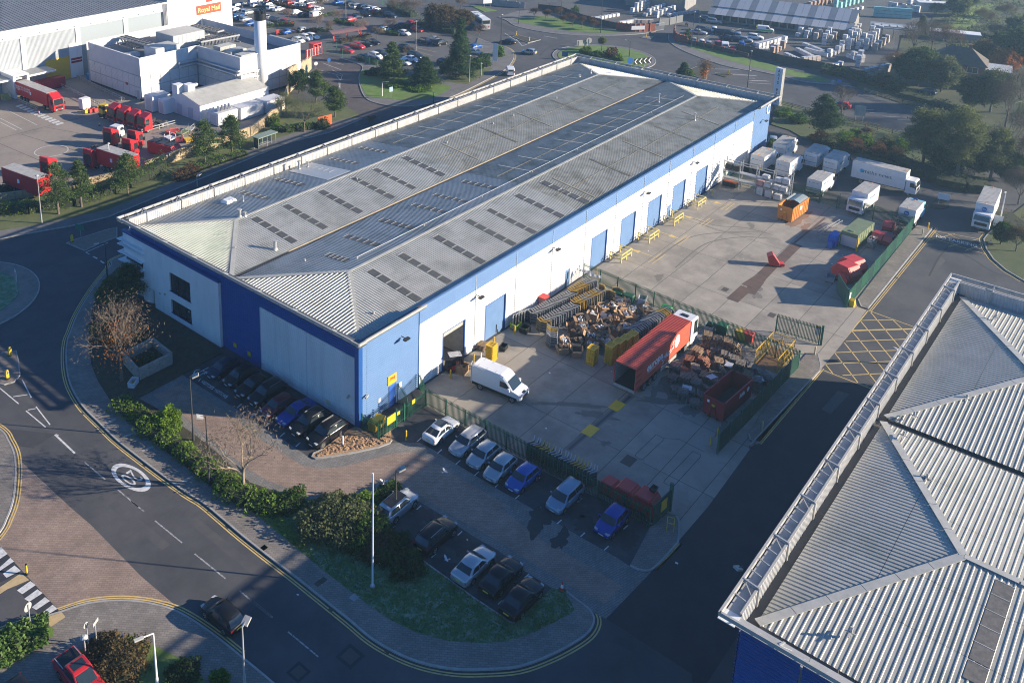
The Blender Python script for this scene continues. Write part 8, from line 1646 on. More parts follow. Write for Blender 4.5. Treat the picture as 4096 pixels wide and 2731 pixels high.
def shrub(P,rx,ry,h,leaf,label,rz=0.0,n=900,size=None,name='shrub',cat='shrub',group=None,z=.1):
 SEED[0]+=1;rng=np.random.default_rng(SEED[0]);rn=random.Random(SEED[0]);t=thing(name,label,cat,(P[0],P[1],z),rz,group);size=size or max(.15,min(.5,4.0/ppm(Vector((P[0],P[1],1)))))
 v=rng.normal(size=(n,3));v/=np.linalg.norm(v,axis=1)[:,None];v[:,2]=np.abs(v[:,2]);bump=1+.16*np.sin(v[:,0]*5+SEED[0])*np.cos(v[:,1]*6)+.12*np.sin(v[:,2]*7+v[:,0]*4);rr=rng.uniform(.72,1.05,size=(n,1))*bump[:,None]
 pts_=v*rr*np.array([rx,ry,h]);pts_[:,2]=np.clip(pts_[:,2],.05,None)
 cards('foliage',pts_,size,LF[leaf],t,rng,1.6,.5)
 mb=MB()
 for k in range(6):a=2*PI*k/6;mb.tube((0,0,0),(rx*.5*math.cos(a),ry*.5*math.sin(a),h*.6),.05,.015,n=4,cap=False)
 mb.build('stems',M['bark'],t)['kind']='stuff'
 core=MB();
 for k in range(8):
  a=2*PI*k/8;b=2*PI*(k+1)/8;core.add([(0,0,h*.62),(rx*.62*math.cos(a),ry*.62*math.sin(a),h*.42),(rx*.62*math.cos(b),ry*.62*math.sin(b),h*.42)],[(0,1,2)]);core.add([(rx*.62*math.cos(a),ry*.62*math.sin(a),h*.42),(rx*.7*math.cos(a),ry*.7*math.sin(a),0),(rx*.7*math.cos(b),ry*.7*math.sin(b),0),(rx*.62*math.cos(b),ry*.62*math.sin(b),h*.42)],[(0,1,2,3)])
 core.build('inner_growth',mat('shrub_shade',(.018,.025,.01),.95),t)  # near-black core colour stands in for shade inside the foliage
 return t
def hedge(Pp,wd,h,leaf,label,dens=90,cat='hedge',z=.1,name='hedge',size=None,jitter=.25):
 """leafy volume along a polyline"""
 SEED[0]+=1;rng=np.random.default_rng(SEED[0]);A0=Vector(Pp[0]);t=thing(name,label,cat,(A0.x,A0.y,z));A=[];core=MB()
 for i in range(len(Pp)-1):
  a,b=Vector(Pp[i])-A0,Vector(Pp[i+1])-A0;a.z=b.z=0;L=(b-a).length;d=(b-a)/max(L,1e-6);nrm=Vector((-d.y,d.x,0));n_=int(L*dens);u=rng.uniform(0,L,n_);th=rng.uniform(0,PI,n_);wob=1+jitter*np.sin(u*1.7+i)+jitter*.6*np.sin(u*4.1+2*i);rr=rng.uniform(.78,1.05,n_)*wob
  y_=np.cos(th)*wd/2*rr;z_=np.sin(th)**.7*h*rr;A.append(np.outer(u,np.array(d))+np.outer(y_,np.array(nrm))+np.outer(z_,np.array([0,0,1.]))+np.array(a));core.bar(a+Z*h*.32,b+Z*h*.32,wd*.6,h*.6)
 pts_=np.concatenate(A);pts_[:,2]=np.clip(pts_[:,2],.04,None)
 cards('foliage',pts_,size or max(.15,min(.5,4.0/ppm(A0))),LF[leaf],t,rng,1.6,.5);core.build('inner_growth',mat('shrub_shade',(.018,.025,.01)),t);return t  # hedge core painted near-black as the shade between its leaves
for a in(('01',500,440,5,300,'pine','pine tree with a bare lower trunk beside the verge lamp post','pine'),('01',697,380,-20,190,'pine','slim pine tree next to the depot wall gap','pine'),('01',1095,275,-70,300,'pine','dense pine tree behind the ivy-covered wall','pine'),('00',1755,1420,1035,290,'pine','pine tree in front of the red compactor','pine'),('00',1985,1335,990,260,'pine','pine tree beside the bus shelter','pine'),('10',725,1000,745,230,'pine','low spreading pine beside the orange board','pine'),('10',565,880,610,230,'pine','pine tree at the depot access bend','pine'),('10',420,800,595,170,'round','dark evergreen against the stone wing wall','ever'),('10',465,1130,800,310,'twiggy','leafless olive-twigged tree behind the bus shelter','olive'),('10',310,1000,790,150,'twiggy','small twiggy tree beside the stone wall','olive')):
 tree(*a)
for a in(('10',1215,665,360,230,'fir','broad cedar in front of the parked cars','pine'),('10',1490,725,490,260,'fir','low wide cedar on the lawn','fir'),('10',1790,660,300,250,'fir','tall dark fir at the lawn edge','fir'),('10',1800,560,160,200,'fir','tall fir standing behind another fir by the car park','fir'),('20',1570,650,540,110,'fir','small fir behind the warehouse parapet','fir')):tree(*a)
for x_,y_,w_,h_,lf,lb in((1990,560,160,2.8,'laureldark','round laurel bush beside the estate sign'),(2130,480,110,2.4,'laurel','laurel bush at the bend of the footway'),(1935,590,120,2.4,'laureldark','laurel bush next to the tall fir'),(1690,620,160,3.0,'ever','dark bush between the firs'),(1250,740,200,1.0,'laurel','low spreading ground cover around the cedar'),(1450,770,220,.9,'laurel','low ground cover at the front of the lawn'),(1050,640,140,1.4,'ever','dark bush behind the lawn'),(1020,760,60,.0,'laurel','')):
 if h_==0:continue
 P=T('10',x_,y_,0);r_=w_/2.1382/ppm(P)/2;shrub(P,r_,r_*.9,h_,lf,lb,n=1600)
hedge(pts('01',-150,430,0,440,250,430,420,400,620,370,800,320),2.6,1.9,'laurel','long laurel hedge at the foot of the depot wall',130)
hedge(pts('01',770,330,950,270,1060,215),2.6,2.3,'laurel','laurel hedge below the slim pine',130);hedge(pts('01',1100,215,1250,150,1400,70),2.6,3.0,'laureldark','tall dark hedge against the stone wall',130)
P=T('01',1600,130);shrub(P,3.2,1.6,2.0,'brown','brown bush beside the warehouse rear verge',n=1500);P=T('01',60,250);shrub(P,3.5,1.4,1.6,'heather','russet bush in front of the parked trailer',n=1200)
hedge(pts('00',1640,1480,1850,1400,2100,1330),2.4,1.3,'laurel','laurel hedge between the two pines at the wall');hedge(pts('10',180,1120,300,1130,480,1110,560,1090),2.4,1.3,'laurel','laurel hedge under the leafless olive tree')
P=T('10',205,1080);shrub(P,1.6,1.0,2.6,'laurel','ivy-covered end of the stone wall',n=900);P=T('10',625,1100);shrub(P,1.6,1.4,1.9,'ever','dark bush in front of the orange board',n=900)
tree('10',1040,1040,980,110,'bare','small leafless sapling behind the warehouse roof','twig')
tree('01',1110,1190,868,340,'pine','bushy pine at the office corner of the warehouse','pine',dens=1.2);tree('01',960,1240,990,260,'pine','lower bushy pine beside the footway','pine',dens=1.1)
tree('02',1045,480,-220,620,'bare','autumn tree with orange leaves beside the stone planter','orange',name='autumn_tree',dens=1.2)
tree('02',2085,1420,760,560,'bare','leafless tree in the hedge bed beside the driveway','twig',trunk_m=M['barkpale'])
shrub(T('02',1130,1030-1030+110,0),2.2,2.0,1.2,'laureldark','dark ground shrubs below the autumn tree',n=1000);shrub(T('01',900,1480),1.8,3.0,1.3,'laureldark','dark shrubs between the pines and the planter',n=1400)
hedge(pts('02',1010,680,1120,770,1250,830),2.4,.9,'laurel','low mixed shrubs beside the driveway corner',150);P=T('02',1435,860);shrub(P,1.5,1.5,1.9,'lime','clipped round lime-green bush beside the driveway',n=2600,size=.16)
hedge(pts('02',1200,880,1400,990,1600,1130,1800,1290,1950,1400),2.3,1.1,'laurel','laurel hedge between the footway and the driveway',200)
hedge(pts('02',1920,1390,2120,1530)+pts('12',130,1540,260,1590),2.8,1.1,'laurel','laurel hedge around the foot of the leafless tree',190)
P=T('12',330,1545);shrub(P,2.2,1.4,1.2,'laureldark','dark green bush at the bend of the driveway',n=1500);P=T('13',700,60);shrub(P,2.0,1.6,.9,'olive','olive shrub at the driveway bend',n=1200)
for x_,y_,rx,ry,h_,lf,lb in((640,220,3.0,2.4,1.9,'olive','large rounded evergreen shrub on the grass verge'),(850,250,3.2,2.6,2.1,'olive','large pale-leaved shrub beside the car park island'),(1000,340,2.6,2.2,1.8,'laureldark','evergreen shrub behind the tall white pole'),(1100,430,2.0,1.6,1.3,'heather','yellowish shrub beside the tall white pole'),(1230,450,2.0,1.6,1.2,'ever','dark shrub behind the island kerb'),(1340,590,1.7,1.5,1.2,'ever','small dark shrub at the kerb of the parking row'),(930,100,2.4,1.6,1.3,'laurel','laurel bush at the point of the parking island')):P=T('13',x_,y_);shrub(P,rx,ry,h_,lf,lb,n=2300,size=.17)
P=T('12',1180,1440);shrub(P,1.6,.9,.8,'laureldark','low bush at the tip of the parking island',n=700)
hedge(pts('03',-60,1330,120,1240,300,1150,420,1120),3.0,.8,'grassb','long hedge of bushy grass beside the zebra crossing',260,size=.2);P=T('03',1010,1450);shrub(P,2.7,2.2,1.6,'heather','large russet shrub beside the red pickup truck',n=3600,size=.14);P=T('03',1560,1520);shrub(P,1.6,1.3,1.0,'ever','dark shrub near the road edge bed',n=1400,size=.14);P=T('03',880,1270);shrub(P,1.6,1.3,.7,'heather','low russet shrub near the sign poles',n=1200,size=.14);P=T('03',1020,1290);shrub(P,.55,.5,.7,'lime','yellow striped grass clump beside the rock',n=260,size=.22);P=T('03',1880,1550);shrub(P,.8,.8,.7,'laurel','small laurel by the lamp post',n=500)
o=MB();o.add([(-.5,-.35,0),(.5,-.4,0),(.6,.3,0),(-.4,.4,0),(-.3,-.2,.5),(.3,-.25,.62),(.35,.15,.55),(-.25,.2,.45)],[(0,1,5,4),(1,2,6,5),(2,3,7,6),(3,0,4,7),(4,5,6,7)]);o=o.build('boulder',mat('pale_boulder',(.34,.34,.33),.9,c2=(.26,.26,.25),scale=3));P=T('03',1030,1225);o.location=(P.x,P.y,.14);tag(o,'pale boulder in the grass bed','boulder')
CT=[(330,175,70,130),(575,245,120,120),(755,190,70,110),(950,305,165,130),(1195,270,150,120),(1085,340,225,90),(685,280,180,70),(495,80,-60,110),(610,100,-30,100),(350,50,-60,120),(1230,140,-20,130),(1410,145,-10,150),(1340,135,-5,60),(250,60,-80,130),(130,60,-70,140)]
for i,(x_,y_,ty,w_)in enumerate(CT):tree('10',x_,y_,ty,w_,'bare','small leafless tree in the depot car park','pink' if i in(0,1,2,3,4)else 'twig',name='car_park_tree',group='small trees in the depot car park')
for q,lf,lb in(((200,40,420,95,600,130),'brown','brown hedge between the upper parking rows'),((130,240,240,225,380,225),'laureldark','clipped hedge beside the depot barrier'),((230,300,420,280,600,275),'brown','brown hedge by the depot entrance cars'),((600,150,720,130),'laurel','green hedge beside the white van'),((720,190,900,225),'laureldark','dark hedge in the middle of the depot car park'),((880,150,1050,140,1140,120),'brown','brown hedge behind the parked blue cars'),((1110,280,1280,310),'laureldark','green hedge at the island with the white car'),((1210,240,1370,245),'brown','brown hedge beside the red cars'),((770,375,950,335,1020,315),'brown','brown hedge in front of the shelter'),((570,280,700,270),'laureldark','green hedge end beside the shelter'),((930,520,1030,530,1090,560),'laureldark','dark hedge behind the green mesh fence'),((1300,450,1400,440),'brown','brown hedge among the parked cars')):hedge(pts('10',*q),2.0,1.0,lf,lb,45)
tree('10',1620,260,40,260,'round','large olive-brown willow beside the depot car park','heather',dens=1.3);tree('10',1810,260,90,190,'round','olive-brown willow near the coach','heather');hedge(pts('10',1430,220,1600,260,1760,290),3.5,1.8,'laureldark','dark hedge below the willows',45);hedge(pts('10',1200,70,1400,150),4,2.0,'olive','overgrown bank beyond the depot car park',45);tree('10',1960,310,200,70,'bare','leafless tree behind the coach','twig');tree('10',1805,80,-20,60,'bare','leafless roadside tree beyond the depot','twig')
P=T('20',870,440);t=thing('cordyline','spiky cordyline on the far roundabout','plant',(P.x,P.y,.15));mb=MB().tube((0,0,0),(0,0,2.2),.14,.1,n=8);mb.build('trunk',M['bark'],t);rng=np.random.default_rng(5);v=rng.normal(size=(420,3));v/=np.linalg.norm(v,axis=1)[:,None];cards('leaves',v*np.array([1.2,1.2,1.0])*rng.uniform(.4,1,size=(420,1))+np.array([0,0,2.8]),.2,LF['olive'],t,rng,5,.3)
for x_,y_,w_,h_,lf,lb in((735,460,110,1.7,'laurel','rounded green bush on the far roundabout'),(950,490,140,2.2,'brown','rounded brown bush on the far roundabout'),(1010,520,90,1.4,'laurel','green bush beside the brown one on the far roundabout'),(820,490,120,1.3,'laureldark','dark bush behind the parapet on the far roundabout')):P=T('20',x_,y_);shrub(P,w_/2.1382/ppm(P)/2,w_/2.1382/ppm(P)/2,h_,lf,lb,n=1100,z=.15)
for i,(x_,y_,ty)in enumerate(((290,160,70),(390,165,90),(495,175,60),(540,205,130),(590,185,110),(620,225,125),(700,240,140),(770,210,140),(800,260,165),(405,150,80))):tree('20',x_,y_,ty,50,'bare','slim sapling with brown leaves on the bright grass by the dark fence','brown',name='sapling',group='saplings in front of the merchant yard')
tree('20',1740,690,505,110,'bare','leafless roadside tree with an orange base behind the parapet','orange');P=T('20',1620,645);shrub(P,1.2,1.2,1.2,'laurel','small bush on the splitter island',n=500)
P=T('20',1600,345);shrub(P,1.3,1.0,2.8,'laureldark','ivy-clad pier beside the merchant entrance',n=600);P=T('20',640,120);shrub(P,1.6,1.2,2.2,'laureldark','dark bush at the dark board fence',n=600)
tree('30',620,1180,815,290,'pine','broad pine on the bank above the lorry park','fir',dens=1.4);tree('30',790,970,730,80,'bare','slim leafless tree beside the road sign','twigdark');tree('30',1000,1190,1090,90,'bare','small leafless tree on the bank','twig')
for i,(x_,y_,w_,h_,lf)in enumerate(((300,990,200,1.3,'laurel'),(420,1050,180,1.8,'laureldark'),(600,1210,200,1.9,'brown'),(700,1240,200,2.0,'olive'),(820,1230,220,2.3,'laurel'),(900,1290,220,2.2,'brown'),(1000,1250,200,2.1,'laurel'),(1100,1330,200,2.2,'brown'),(1180,1260,180,2.2,'olive'),(1250,1370,200,2.4,'heather'),(1300,1290,160,2.2,'laurel'),(900,1170,160,1.4,'laurel'),(190,1250,70,1.2,'laurel'))):P=T('30',x_,y_);r_=w_/2.1382/ppm(P)/2;shrub(P,r_,r_*.8,h_,lf,'%s shrub on the bank between the road and the lorry park'%{'laurel':'bright green','laureldark':'dark green','brown':'brown','olive':'olive','heather':'russet'}[lf],n=1500,group='shrubs on the bank')
WD_=[('30',1480,1430,920,330,'round','wil','tall olive willow behind the long white lorry'),('30',1770,1530,920,400,'round','wil','broad olive willow in the middle of the row by the lorry park'),('30',2060,1540,1080,280,'round','wil','rounded willow beside the parked lorry'),('30',1640,1480,1150,260,'round','ever','dark evergreen between the willows'),('30',1930,1450,1040,240,'twiggy','twigdark','leafless tree between two willows'),('30',2240,1300,950,300,'bare','twig','wide leafless tree by the bent lamp post'),('30',2330,1530,1150,260,'twiggy','twigdark','dark twiggy tree at the right edge of the wood'),('30',1440,740,400,280,'round','ever','dark evergreen with a heavy crown in front of the house'),('30',1640,790,490,260,'round','olive','olive tree with forked trunk in front of the house'),('30',1340,700,470,200,'round','ever','dark evergreen at the hedge end of the merchant yard'),('30',1250,660,440,160,'twiggy','brown','russet tree beside the white blocks'),('30',1400,470,170,260,'twiggy','twigdark','tall leafless tree behind the merchant blocks'),('30',1560,430,160,280,'twiggy','twigdark','wide leafless tree near the cabins'),('30',1680,460,210,200,'twiggy','brown','brown leafless tree beside the outbuilding'),('30',1480,240,140,60,'fir','olive','narrow cypress in the bare trees'),('30',2180,640,420,220,'round','orange','orange-leaved tree beside the house wing'),('30',2000,560,350,160,'round','heather','russet tree behind the house'),('30',2290,620,230,300,'round','ever','large dark evergreen behind the orange tree'),('30',2150,480,280,200,'round','ever','dark evergreen at the meadow edge'),('30',2300,980,540,260,'twiggy','twig','large leafless tree right of the house'),('30',2060,960,600,280,'round','olive','dark olive tree in front of the house wing'),('30',2190,1090,680,240,'twiggy','twigdark','leafless tree at the lane bend'),('30',1900,950,640,220,'round','ever','dark tree beside the house windows'),('30',2340,1250,850,200,'twiggy','olive','twiggy olive tree at the frame edge of the lane'),('30',1780,140,-40,180,'round','olive','olive bush tree behind the cabins'),('30',2000,200,60,220,'twiggy','heather','russet thicket tree in the meadow'),('30',2200,160,20,240,'twiggy','heather','wide russet thicket tree in the far meadow'),('30',2300,330,150,220,'round','olive','olive tree at the meadow side'),('30',2100,330,200,200,'twiggy','heather','russet thicket beside the white tent'),('30',1850,60,-60,160,'round','ever','dark far tree at the meadow end'),('30',1600,130,20,120,'twiggy','twigdark','leafless tree behind the teal packs'),('31',1700,60,-120,300,'round','ever','dark tree at the bank behind the long lorry'),('31',1950,80,-100,300,'round','ever','dark tree behind the lorry with the hexagon badge'),('31',2200,160,-80,260,'round','ever','dark tree by the tall lamp post at the lane'),('31',2300,360,60,260,'twiggy','twigdark','leafless tree beside the notice post'),('31',2280,760,560,220,'twiggy','heather','russet bush tree on the kerb bank'),('31',2150,700,520,120,'round','laureldark','dark bush beside the traffic cone'),('30',1140,760,640,120,'round','heather','russet bush tree at the hedge corner'),('30',1250,790,690,130,'round','ever','dark bush tree below the bare pole')]
for t_,bx,by,ty,w_,kd,lf,lb in WD_:tree(t_,bx,by,ty,w_,kd,lb,lf,name=None if kd!='twiggy' else 'bare_tree',dens=1.7 if kd=='round' else 1.5)
hedge(pts('30',620,620,800,660,1000,710,1150,760,1300,800),3.0,1.8,'laureldark','dark hedge between the merchant yard and the road',60);hedge(pts('30',1300,820,1500,870,1700,940,1900,1000),4.0,1.4,'ever','dark undergrowth along the lane fence',50);hedge(pts('30',1300,1420,1550,1520)+pts('31',1600,180,1850,230,2050,250),5.0,2.2,'ever','dark undergrowth behind the lorry park',55);hedge(pts('31',2150,480,2250,560,2352,640),5,1.8,'heather','russet undergrowth on the kerb bank',50)
rng=np.random.default_rng(77);A=[]
for k in range(260):
 P=T('30',rng.uniform(1700,2700),rng.uniform(-120,560));n_=26;A.append(rng.normal(size=(n_,3))*np.array([1.1,1.1,.45])+np.array([P.x,P.y,.6]))
o=cards('meadow_scrub',np.concatenate(A),.42,LF['olive'],None,rng,1.8,.3,True);tag(o,'rough scrub across the far meadow','scrub')
A=[]
for k in range(5200):
 u=rng.uniform(0,1)
P_=verge;
from mathutils.geometry import intersect_point_tri_2d
def scatter(poly,n,h,leaf,label,sz):
 xs=[q.x for q in poly];ys=[q.y for q in poly];tri=tessellate_polygon([[Vector((q.x,q.y,0))for q in poly]]);A=[]
 ar=[abs((poly[b]-poly[a]).cross(poly[c]-poly[a]).z)/2 for a,b,c in tri];tot=sum(ar)
 for(a,b,c),s in zip(tri,ar):
  k=int(n*s/tot)
  if k==0:continue
  u=rng.uniform(size=(k,1));v=rng.uniform(size=(k,1));f=u+v>1;u=np.where(f,1-u,u);v=np.where(f,1-v,v)
  pa,pb,pc=[np.array((poly[i].x,poly[i].y,0.))for i in(a,b,c)];A.append(pa+(pb-pa)*u+(pc-pa)*v+np.array([0,0,h])*rng.uniform(.3,1,size=(k,1)))
 o=cards('grass_blades',np.concatenate(A),sz,LF[leaf],None,rng,1.8,.0,True);tag(o,label,'grass');return o
scatter([Vector((q.x,q.y,0))for q in verge],30000,.16,'grassb','tufts of frosty grass on the verge in front of the car park',.09)
# --------- lamp posts, signs, small things
def lamp(t_,bx,by,ty,label,kind='box',m=None,arm=(1,0),r_=.09,z=0.1,h=None):
 P=T(t_,bx,by,z);H=h or hgt(t_,bx,by,ty);t=thing('lamp_post',label,'lamp post',(P.x,P.y,z),math.atan2(arm[1],arm[0]));m=m or M['steel']
 MB().tube((0,0,0),(0,0,1.4),r_*1.35,r_*1.3,n=10).build('base',m,t);MB().tube((0,0,1.4),(0,0,H),r_,r_*.6,n=10).build('column',m,t)
 if kind=='box':MB().bar((0,0,H-.05),(.5,0,H+.05),.08).build('arm',m,t);MB().obox((.55,0,H+.02),(.32,0,.12),(0,.26,0),(-.03,0,.08)).build('lantern',M['steelw'],t);MB().obox((.55,0,H-.06),(.26,0,.10),(0,.2,0),(0,0,.012)).build('lens',M['glass'],t)
 elif kind=='dome':MB().tube((0,0,H),(0,0,H+.18),.32,.12,n=12).build('lantern',M['steelw'],t)
 else:MB().bar((0,0,H),(.9,0,H+.15),.07).build('arm',m,t);MB().obox((1.1,0,H+.17),(.35,0,.04),(0,.12,0),(0,0,.06)).build('lantern',M['steelw'],t)
 return t
DKP=mat('dark_pole',(.05,.05,.05),.5);GRP=mat('grey_pole',(.3,.31,.31),.5)
lamp('02',1655,985,440,'dark lamp post beside the driveway near the visitor bays',m=DKP,arm=(.6,-.4));lamp('02',1790,1370,780,'lamp post on the footway in front of the hedge',m=DKP,arm=(-.6,.4));lamp('12',1245,1575+40,1240,'dark lamp post with a yellow tag in the parking island',m=DKP,arm=(.5,-.3));lamp('03',2095,1620,1080,'lamp post beside the black car on the road',m=GRP,arm=(.6,.2));lamp('03',1350,1640,1250,'white camera pole in the shrub bed','arm',M['whitepan'],(-1,.2),h=5.5)
lamp('01',358,520,115,'lamp post on the verge below the pine','dome',GRP);lamp('00',945,1460,1230,'white lamp post beside the short red trailer','dome',M['whitepan']);lamp('01',920,990,690,'lamp post at the traffic island near the building corner','arm',DKP,(-1,.3));lamp('01',1688,210,110,'short lamp post behind the warehouse gutter','box',GRP)
lamp('13',1048,735,-110,'tall white flagpole on the grass verge','none_',M['whitepan'],r_=.075)if False else None
P=T('13',1048,735,.1);t=thing('flagpole','tall white flagpole standing on the grass verge','pole',(P.x,P.y,.1));MB().tube((0,0,0),(0,0,11.2),.085,.05,n=10).build('pole',M['whitepan'],t);MB().tube((0,0,0),(0,0,.12),.22,n=10).build('base_plate',M['steel'],t);MB().tube((0,0,11.2),(0,0,11.32),.08,n=8).build('finial',M['whitepan'],t)
lamp('10',1418,440,185,'tall car park lamp in the depot car park','dome',GRP);lamp('10',820,190,-40,'tall car park lamp near the brown hedge','dome',GRP);lamp('10',1875,705,480,'thin pole on the lawn beside the fir','dome',GRP);lamp('10',2143,390,130,'dark street lamp beside the black saloon','dome',DKP);lamp('20',860,285,-20,'dark street lamp on the bright grass','dome',DKP);lamp('20',1105,490,355,'lamp post on the far roundabout','arm',DKP,(-.3,.9));lamp('20',2115,750,440,'dark street lamp behind the warehouse parapet','dome',DKP);lamp('20',520,165,-30,'dark street lamp beside the saplings','dome',DKP);lamp('20',160,205,30,'dark street lamp at the grass tip','dome',DKP);lamp('20',1635,410,105,'timber pole beside the merchant car park','dome',DKP);lamp('20',1685,395,145,'dark pole beside the timber one at the merchant car park','dome',DKP);lamp('20',10,370,130,'thin street pole at the splitter island','dome',DKP);lamp('30',1205,670,485,'brown telegraph pole at the hedge corner','dome',mat('pole_timber',(.2,.14,.09),.9));lamp('30',2225,1150,880,'grey lamp post with a long arm at the lane','arm',GRP,(.7,-.5));lamp('31',2140,540,250,'white post with two notices beside the parked lorry','arm',M['whitepan'],(-1,0));lamp('31',765,375,265,'short lamp post behind the palisade fence','arm',GRP,(.2,-1));lamp('32',1262,330,195,'lamp post beside the roof gutter on the side road','box',DKP,(-.8,.3));lamp('23',2050,760,560,'lamp post below the roof corner on the side road','box',DKP,(-.8,.3));lamp('10',1130,825,705,'white camera post on the lawn corner','arm',M['whitepan'],(.3,-.6));lamp('10',1570,880,800,'short dark post at the footway','dome',DKP);lamp('10',1975,650,545,'grey post on the lawn by the laurel','dome',GRP);lamp('30',2010,0,-60,'x','dome',GRP)if False else None
def sign(t_,bx,by,ty,shape,w_,h_,m,label,face=(-1,-.5),posts=1,lettering=None,tm=None,z=.1,ts=.3,postm=None):
 P=T(t_,bx,by,z);H=hgt(t_,bx,by,ty);t=thing('road_sign',label,'sign',(P.x,P.y,z),math.atan2(face[1],face[0])+PI/2);postm=postm or GRP
 for k in range(posts):x_=0 if posts==1 else(-w_*.35+k*w_*.7);MB().tube((x_,0,0),(x_,0,H-h_*.15),.045,n=8).build('post',postm,t)
 if shape=='disc':MB().tube((0,-.05,H-h_/2),(0,-.08,H-h_/2),h_/2,n=20).build('plate',m,t)
 elif shape=='tri':MB().add([(-w_/2,-.06,H-h_),(w_/2,-.06,H-h_),(0,-.06,H),(-w_/2,-.03,H-h_),(w_/2,-.03,H-h_),(0,-.03,H)],[(0,1,2),(5,4,3)]).build('plate',m,t)
 else:MB().box(-w_/2,w_/2,-.09,-.05,H-h_,H).build('plate',m,t)
 if lettering:
  for i,ln in enumerate(lettering):text('sign_lettering',ln,tm or WTEXT,ts,(0,-.1,H-h_*(i+.6)/(len(lettering)+.2)),(1,0,0),(0,0,1),t,.01)
 return t
SGR=mat('sign_green',(.01,.16,.10),.5);SBL=mat('sign_blue',(.02,.14,.45),.5)
sign('01',697,680,530,'box',1.6,.9,SGR,'green direction sign on the traffic island',(-1,-.4));sign('01',145,1110,920,'box',.8,1.6,mat('chevron_white',(.55,.55,.55),.5),'black and white chevron sign on the left roundabout',(1,-.2),2);sign('03',265,1095,880,'disc',1,.75,M['steelw'],'round sign seen from behind beside the zebra crossing',(-.3,1));sign('03',758,1260,1045,'disc',1,.5,M['steelw'],'small round sign on a pole at the shrub bed',(-.3,1));sign('03',830,1240,1025,'box',.7,.3,M['steelw'],'rectangular plate on a pole at the shrub bed',(.5,-1));lamp('03',735,1340,1170,'plain grey marker pole at the shrub bed','dome',GRP,r_=.05)
o=sign('10',640,1075,990,'box',3.4,2.4,mat('board_orange',(.6,.12,.03),.5),'orange board on two posts beside the low pine',(-.2,-1),2);sign('10',1205,845,745,'box',.9,1.1,mat('sign_pale_blue',(.35,.5,.65),.5),'pale blue and white sign on the lawn corner',(-.3,-1));sign('10',2095,540,375,'box',1.3,4.6,WHB,'tall white sign on two posts at the estate entrance',(-1,-.6),2);sign('10',675,575,500,'disc',1,.9,SBL,'round blue arrow sign on the depot entrance island',(-.5,-1));sign('10',565,680,530,'disc',1,.9,WHB,'round speed limit sign beside the stone wing wall',(-.4,-1));sign('10',535,690,645,'box',2.2,1.6,WHB,'white notice board beside the stone wing wall',(-.3,-1))
sign('20',1110,560,495,'disc',1,1.6,SBL,'large blue arrow disc on the far roundabout',(-.6,-.8));sign('20',705,400,345,'box',3.2,1.6,M['steelw'],'blank-backed direction board beyond the far roundabout',(.6,.8),2);sign('20',760,400,325,'disc',1,1.6,M['steelw'],'round sign back beside the direction board',(.6,.8))
A,B=T('20',1160,550,1.2),T('20',1250,540,1.2);t=thing('chevron_board','black and white chevron board on the far roundabout','sign',(A.x,A.y,.15),math.atan2(B.y-A.y,B.x-A.x));L=(B-A).length+1.5
for k in range(4):
 u=k*L/3.4;MB().box(u-.6,u+.6,0,.04,.9,2.4).build('panel',M['black'],t);MB().add([(u+.3,-.02,2.35),(u+.55,-.02,2.35),(u-.05,-.02,1.65),(u+.55,-.02,.95),(u+.3,-.02,.95),(u-.4,-.02,1.65)],[(0,1,2,5),(5,2,3,4)]).build('chevron',WTEXT,t);MB().bar((u,.05,0),(u,.05,1),.07).build('post',GRP,t)
sign('20',555,505,445,'box',1.6,1.3,mat('chevron_blue',(.05,.1,.25),.5),'dark chevron plate at the roundabout edge',(-1,-.3));sign('30',935,1060,905,'box',2.0,2.2,M['steelw'],'white direction sign on two posts above the lorry park',(-1,-.3),2);sign('30',1940,1040,950,'tri',1.0,.9,M['steelw'],'triangular warning sign at the lane fence',(-1,-.3));sign('31',1655,360,265,'box',1.7,1.1,WHB,'white notice sign on two posts on the lorry park island',(-1,-.2),2);sign('31',2120,560,455,'box',1.2,1.8,WHB,'pair of white notices on a post beside the parked lorry',(-1,-.1));sign('10',238,300,255,'box',.9,1.6,M['binred'],'red and white notice at the depot barrier',(-.3,-1));sign('10',2030,60,-5,'box',3,1.4,WHB,'white sign board at the far side road',(-.6,-1),2)
def island_bollard(t_,x_,y_,label,plain=False):
 P=T(t_,x_,y_,.12);t=thing('traffic_bollard',label,'bollard',(P.x,P.y,.12),R(200),'traffic island bollards');MB().box(-.18,.18,-.14,.14,0,.12).build('base',CHA,t);prof_body([(-.2,.12),(.2,.12),(.24,.8),(.14,1.15),(-.14,1.15),(-.24,.8)],.1,.03,M['yellow'],'shell',t)
 if not plain:MB().tube((.0,-.12,.8),(.0,-.14,.8),.15,n=14).build('blue_arrow_disc',SBL,t);MB().tube((.0,.12,.8),(.0,.14,.8),.15,n=14).build('blue_arrow_disc',SBL,t)
 else:MB().box(-.25,.25,-.105,-.1,.6,.8).build('black_band',M['black'],t)
island_bollard('02',65,460,'yellow keep-left bollard with a blue disc on the left island');island_bollard('02',88,262,'yellow and black bollard at the top of the left island',True);island_bollard('01',618,680,'yellow bollard on the island with the green sign',True);island_bollard('20',250,355,'yellow bollard on the splitter island of the far roundabout');island_bollard('20',140,305,'yellow bollard at the narrow end of that splitter island');island_bollard('20',1250,320,'yellow bollard on the small island at the merchant entrance');island_bollard('20',1953,640,'yellow bollard on the grass splitter behind the parapet');island_bollard('10',1775,115,'yellow bollard beyond the willow')
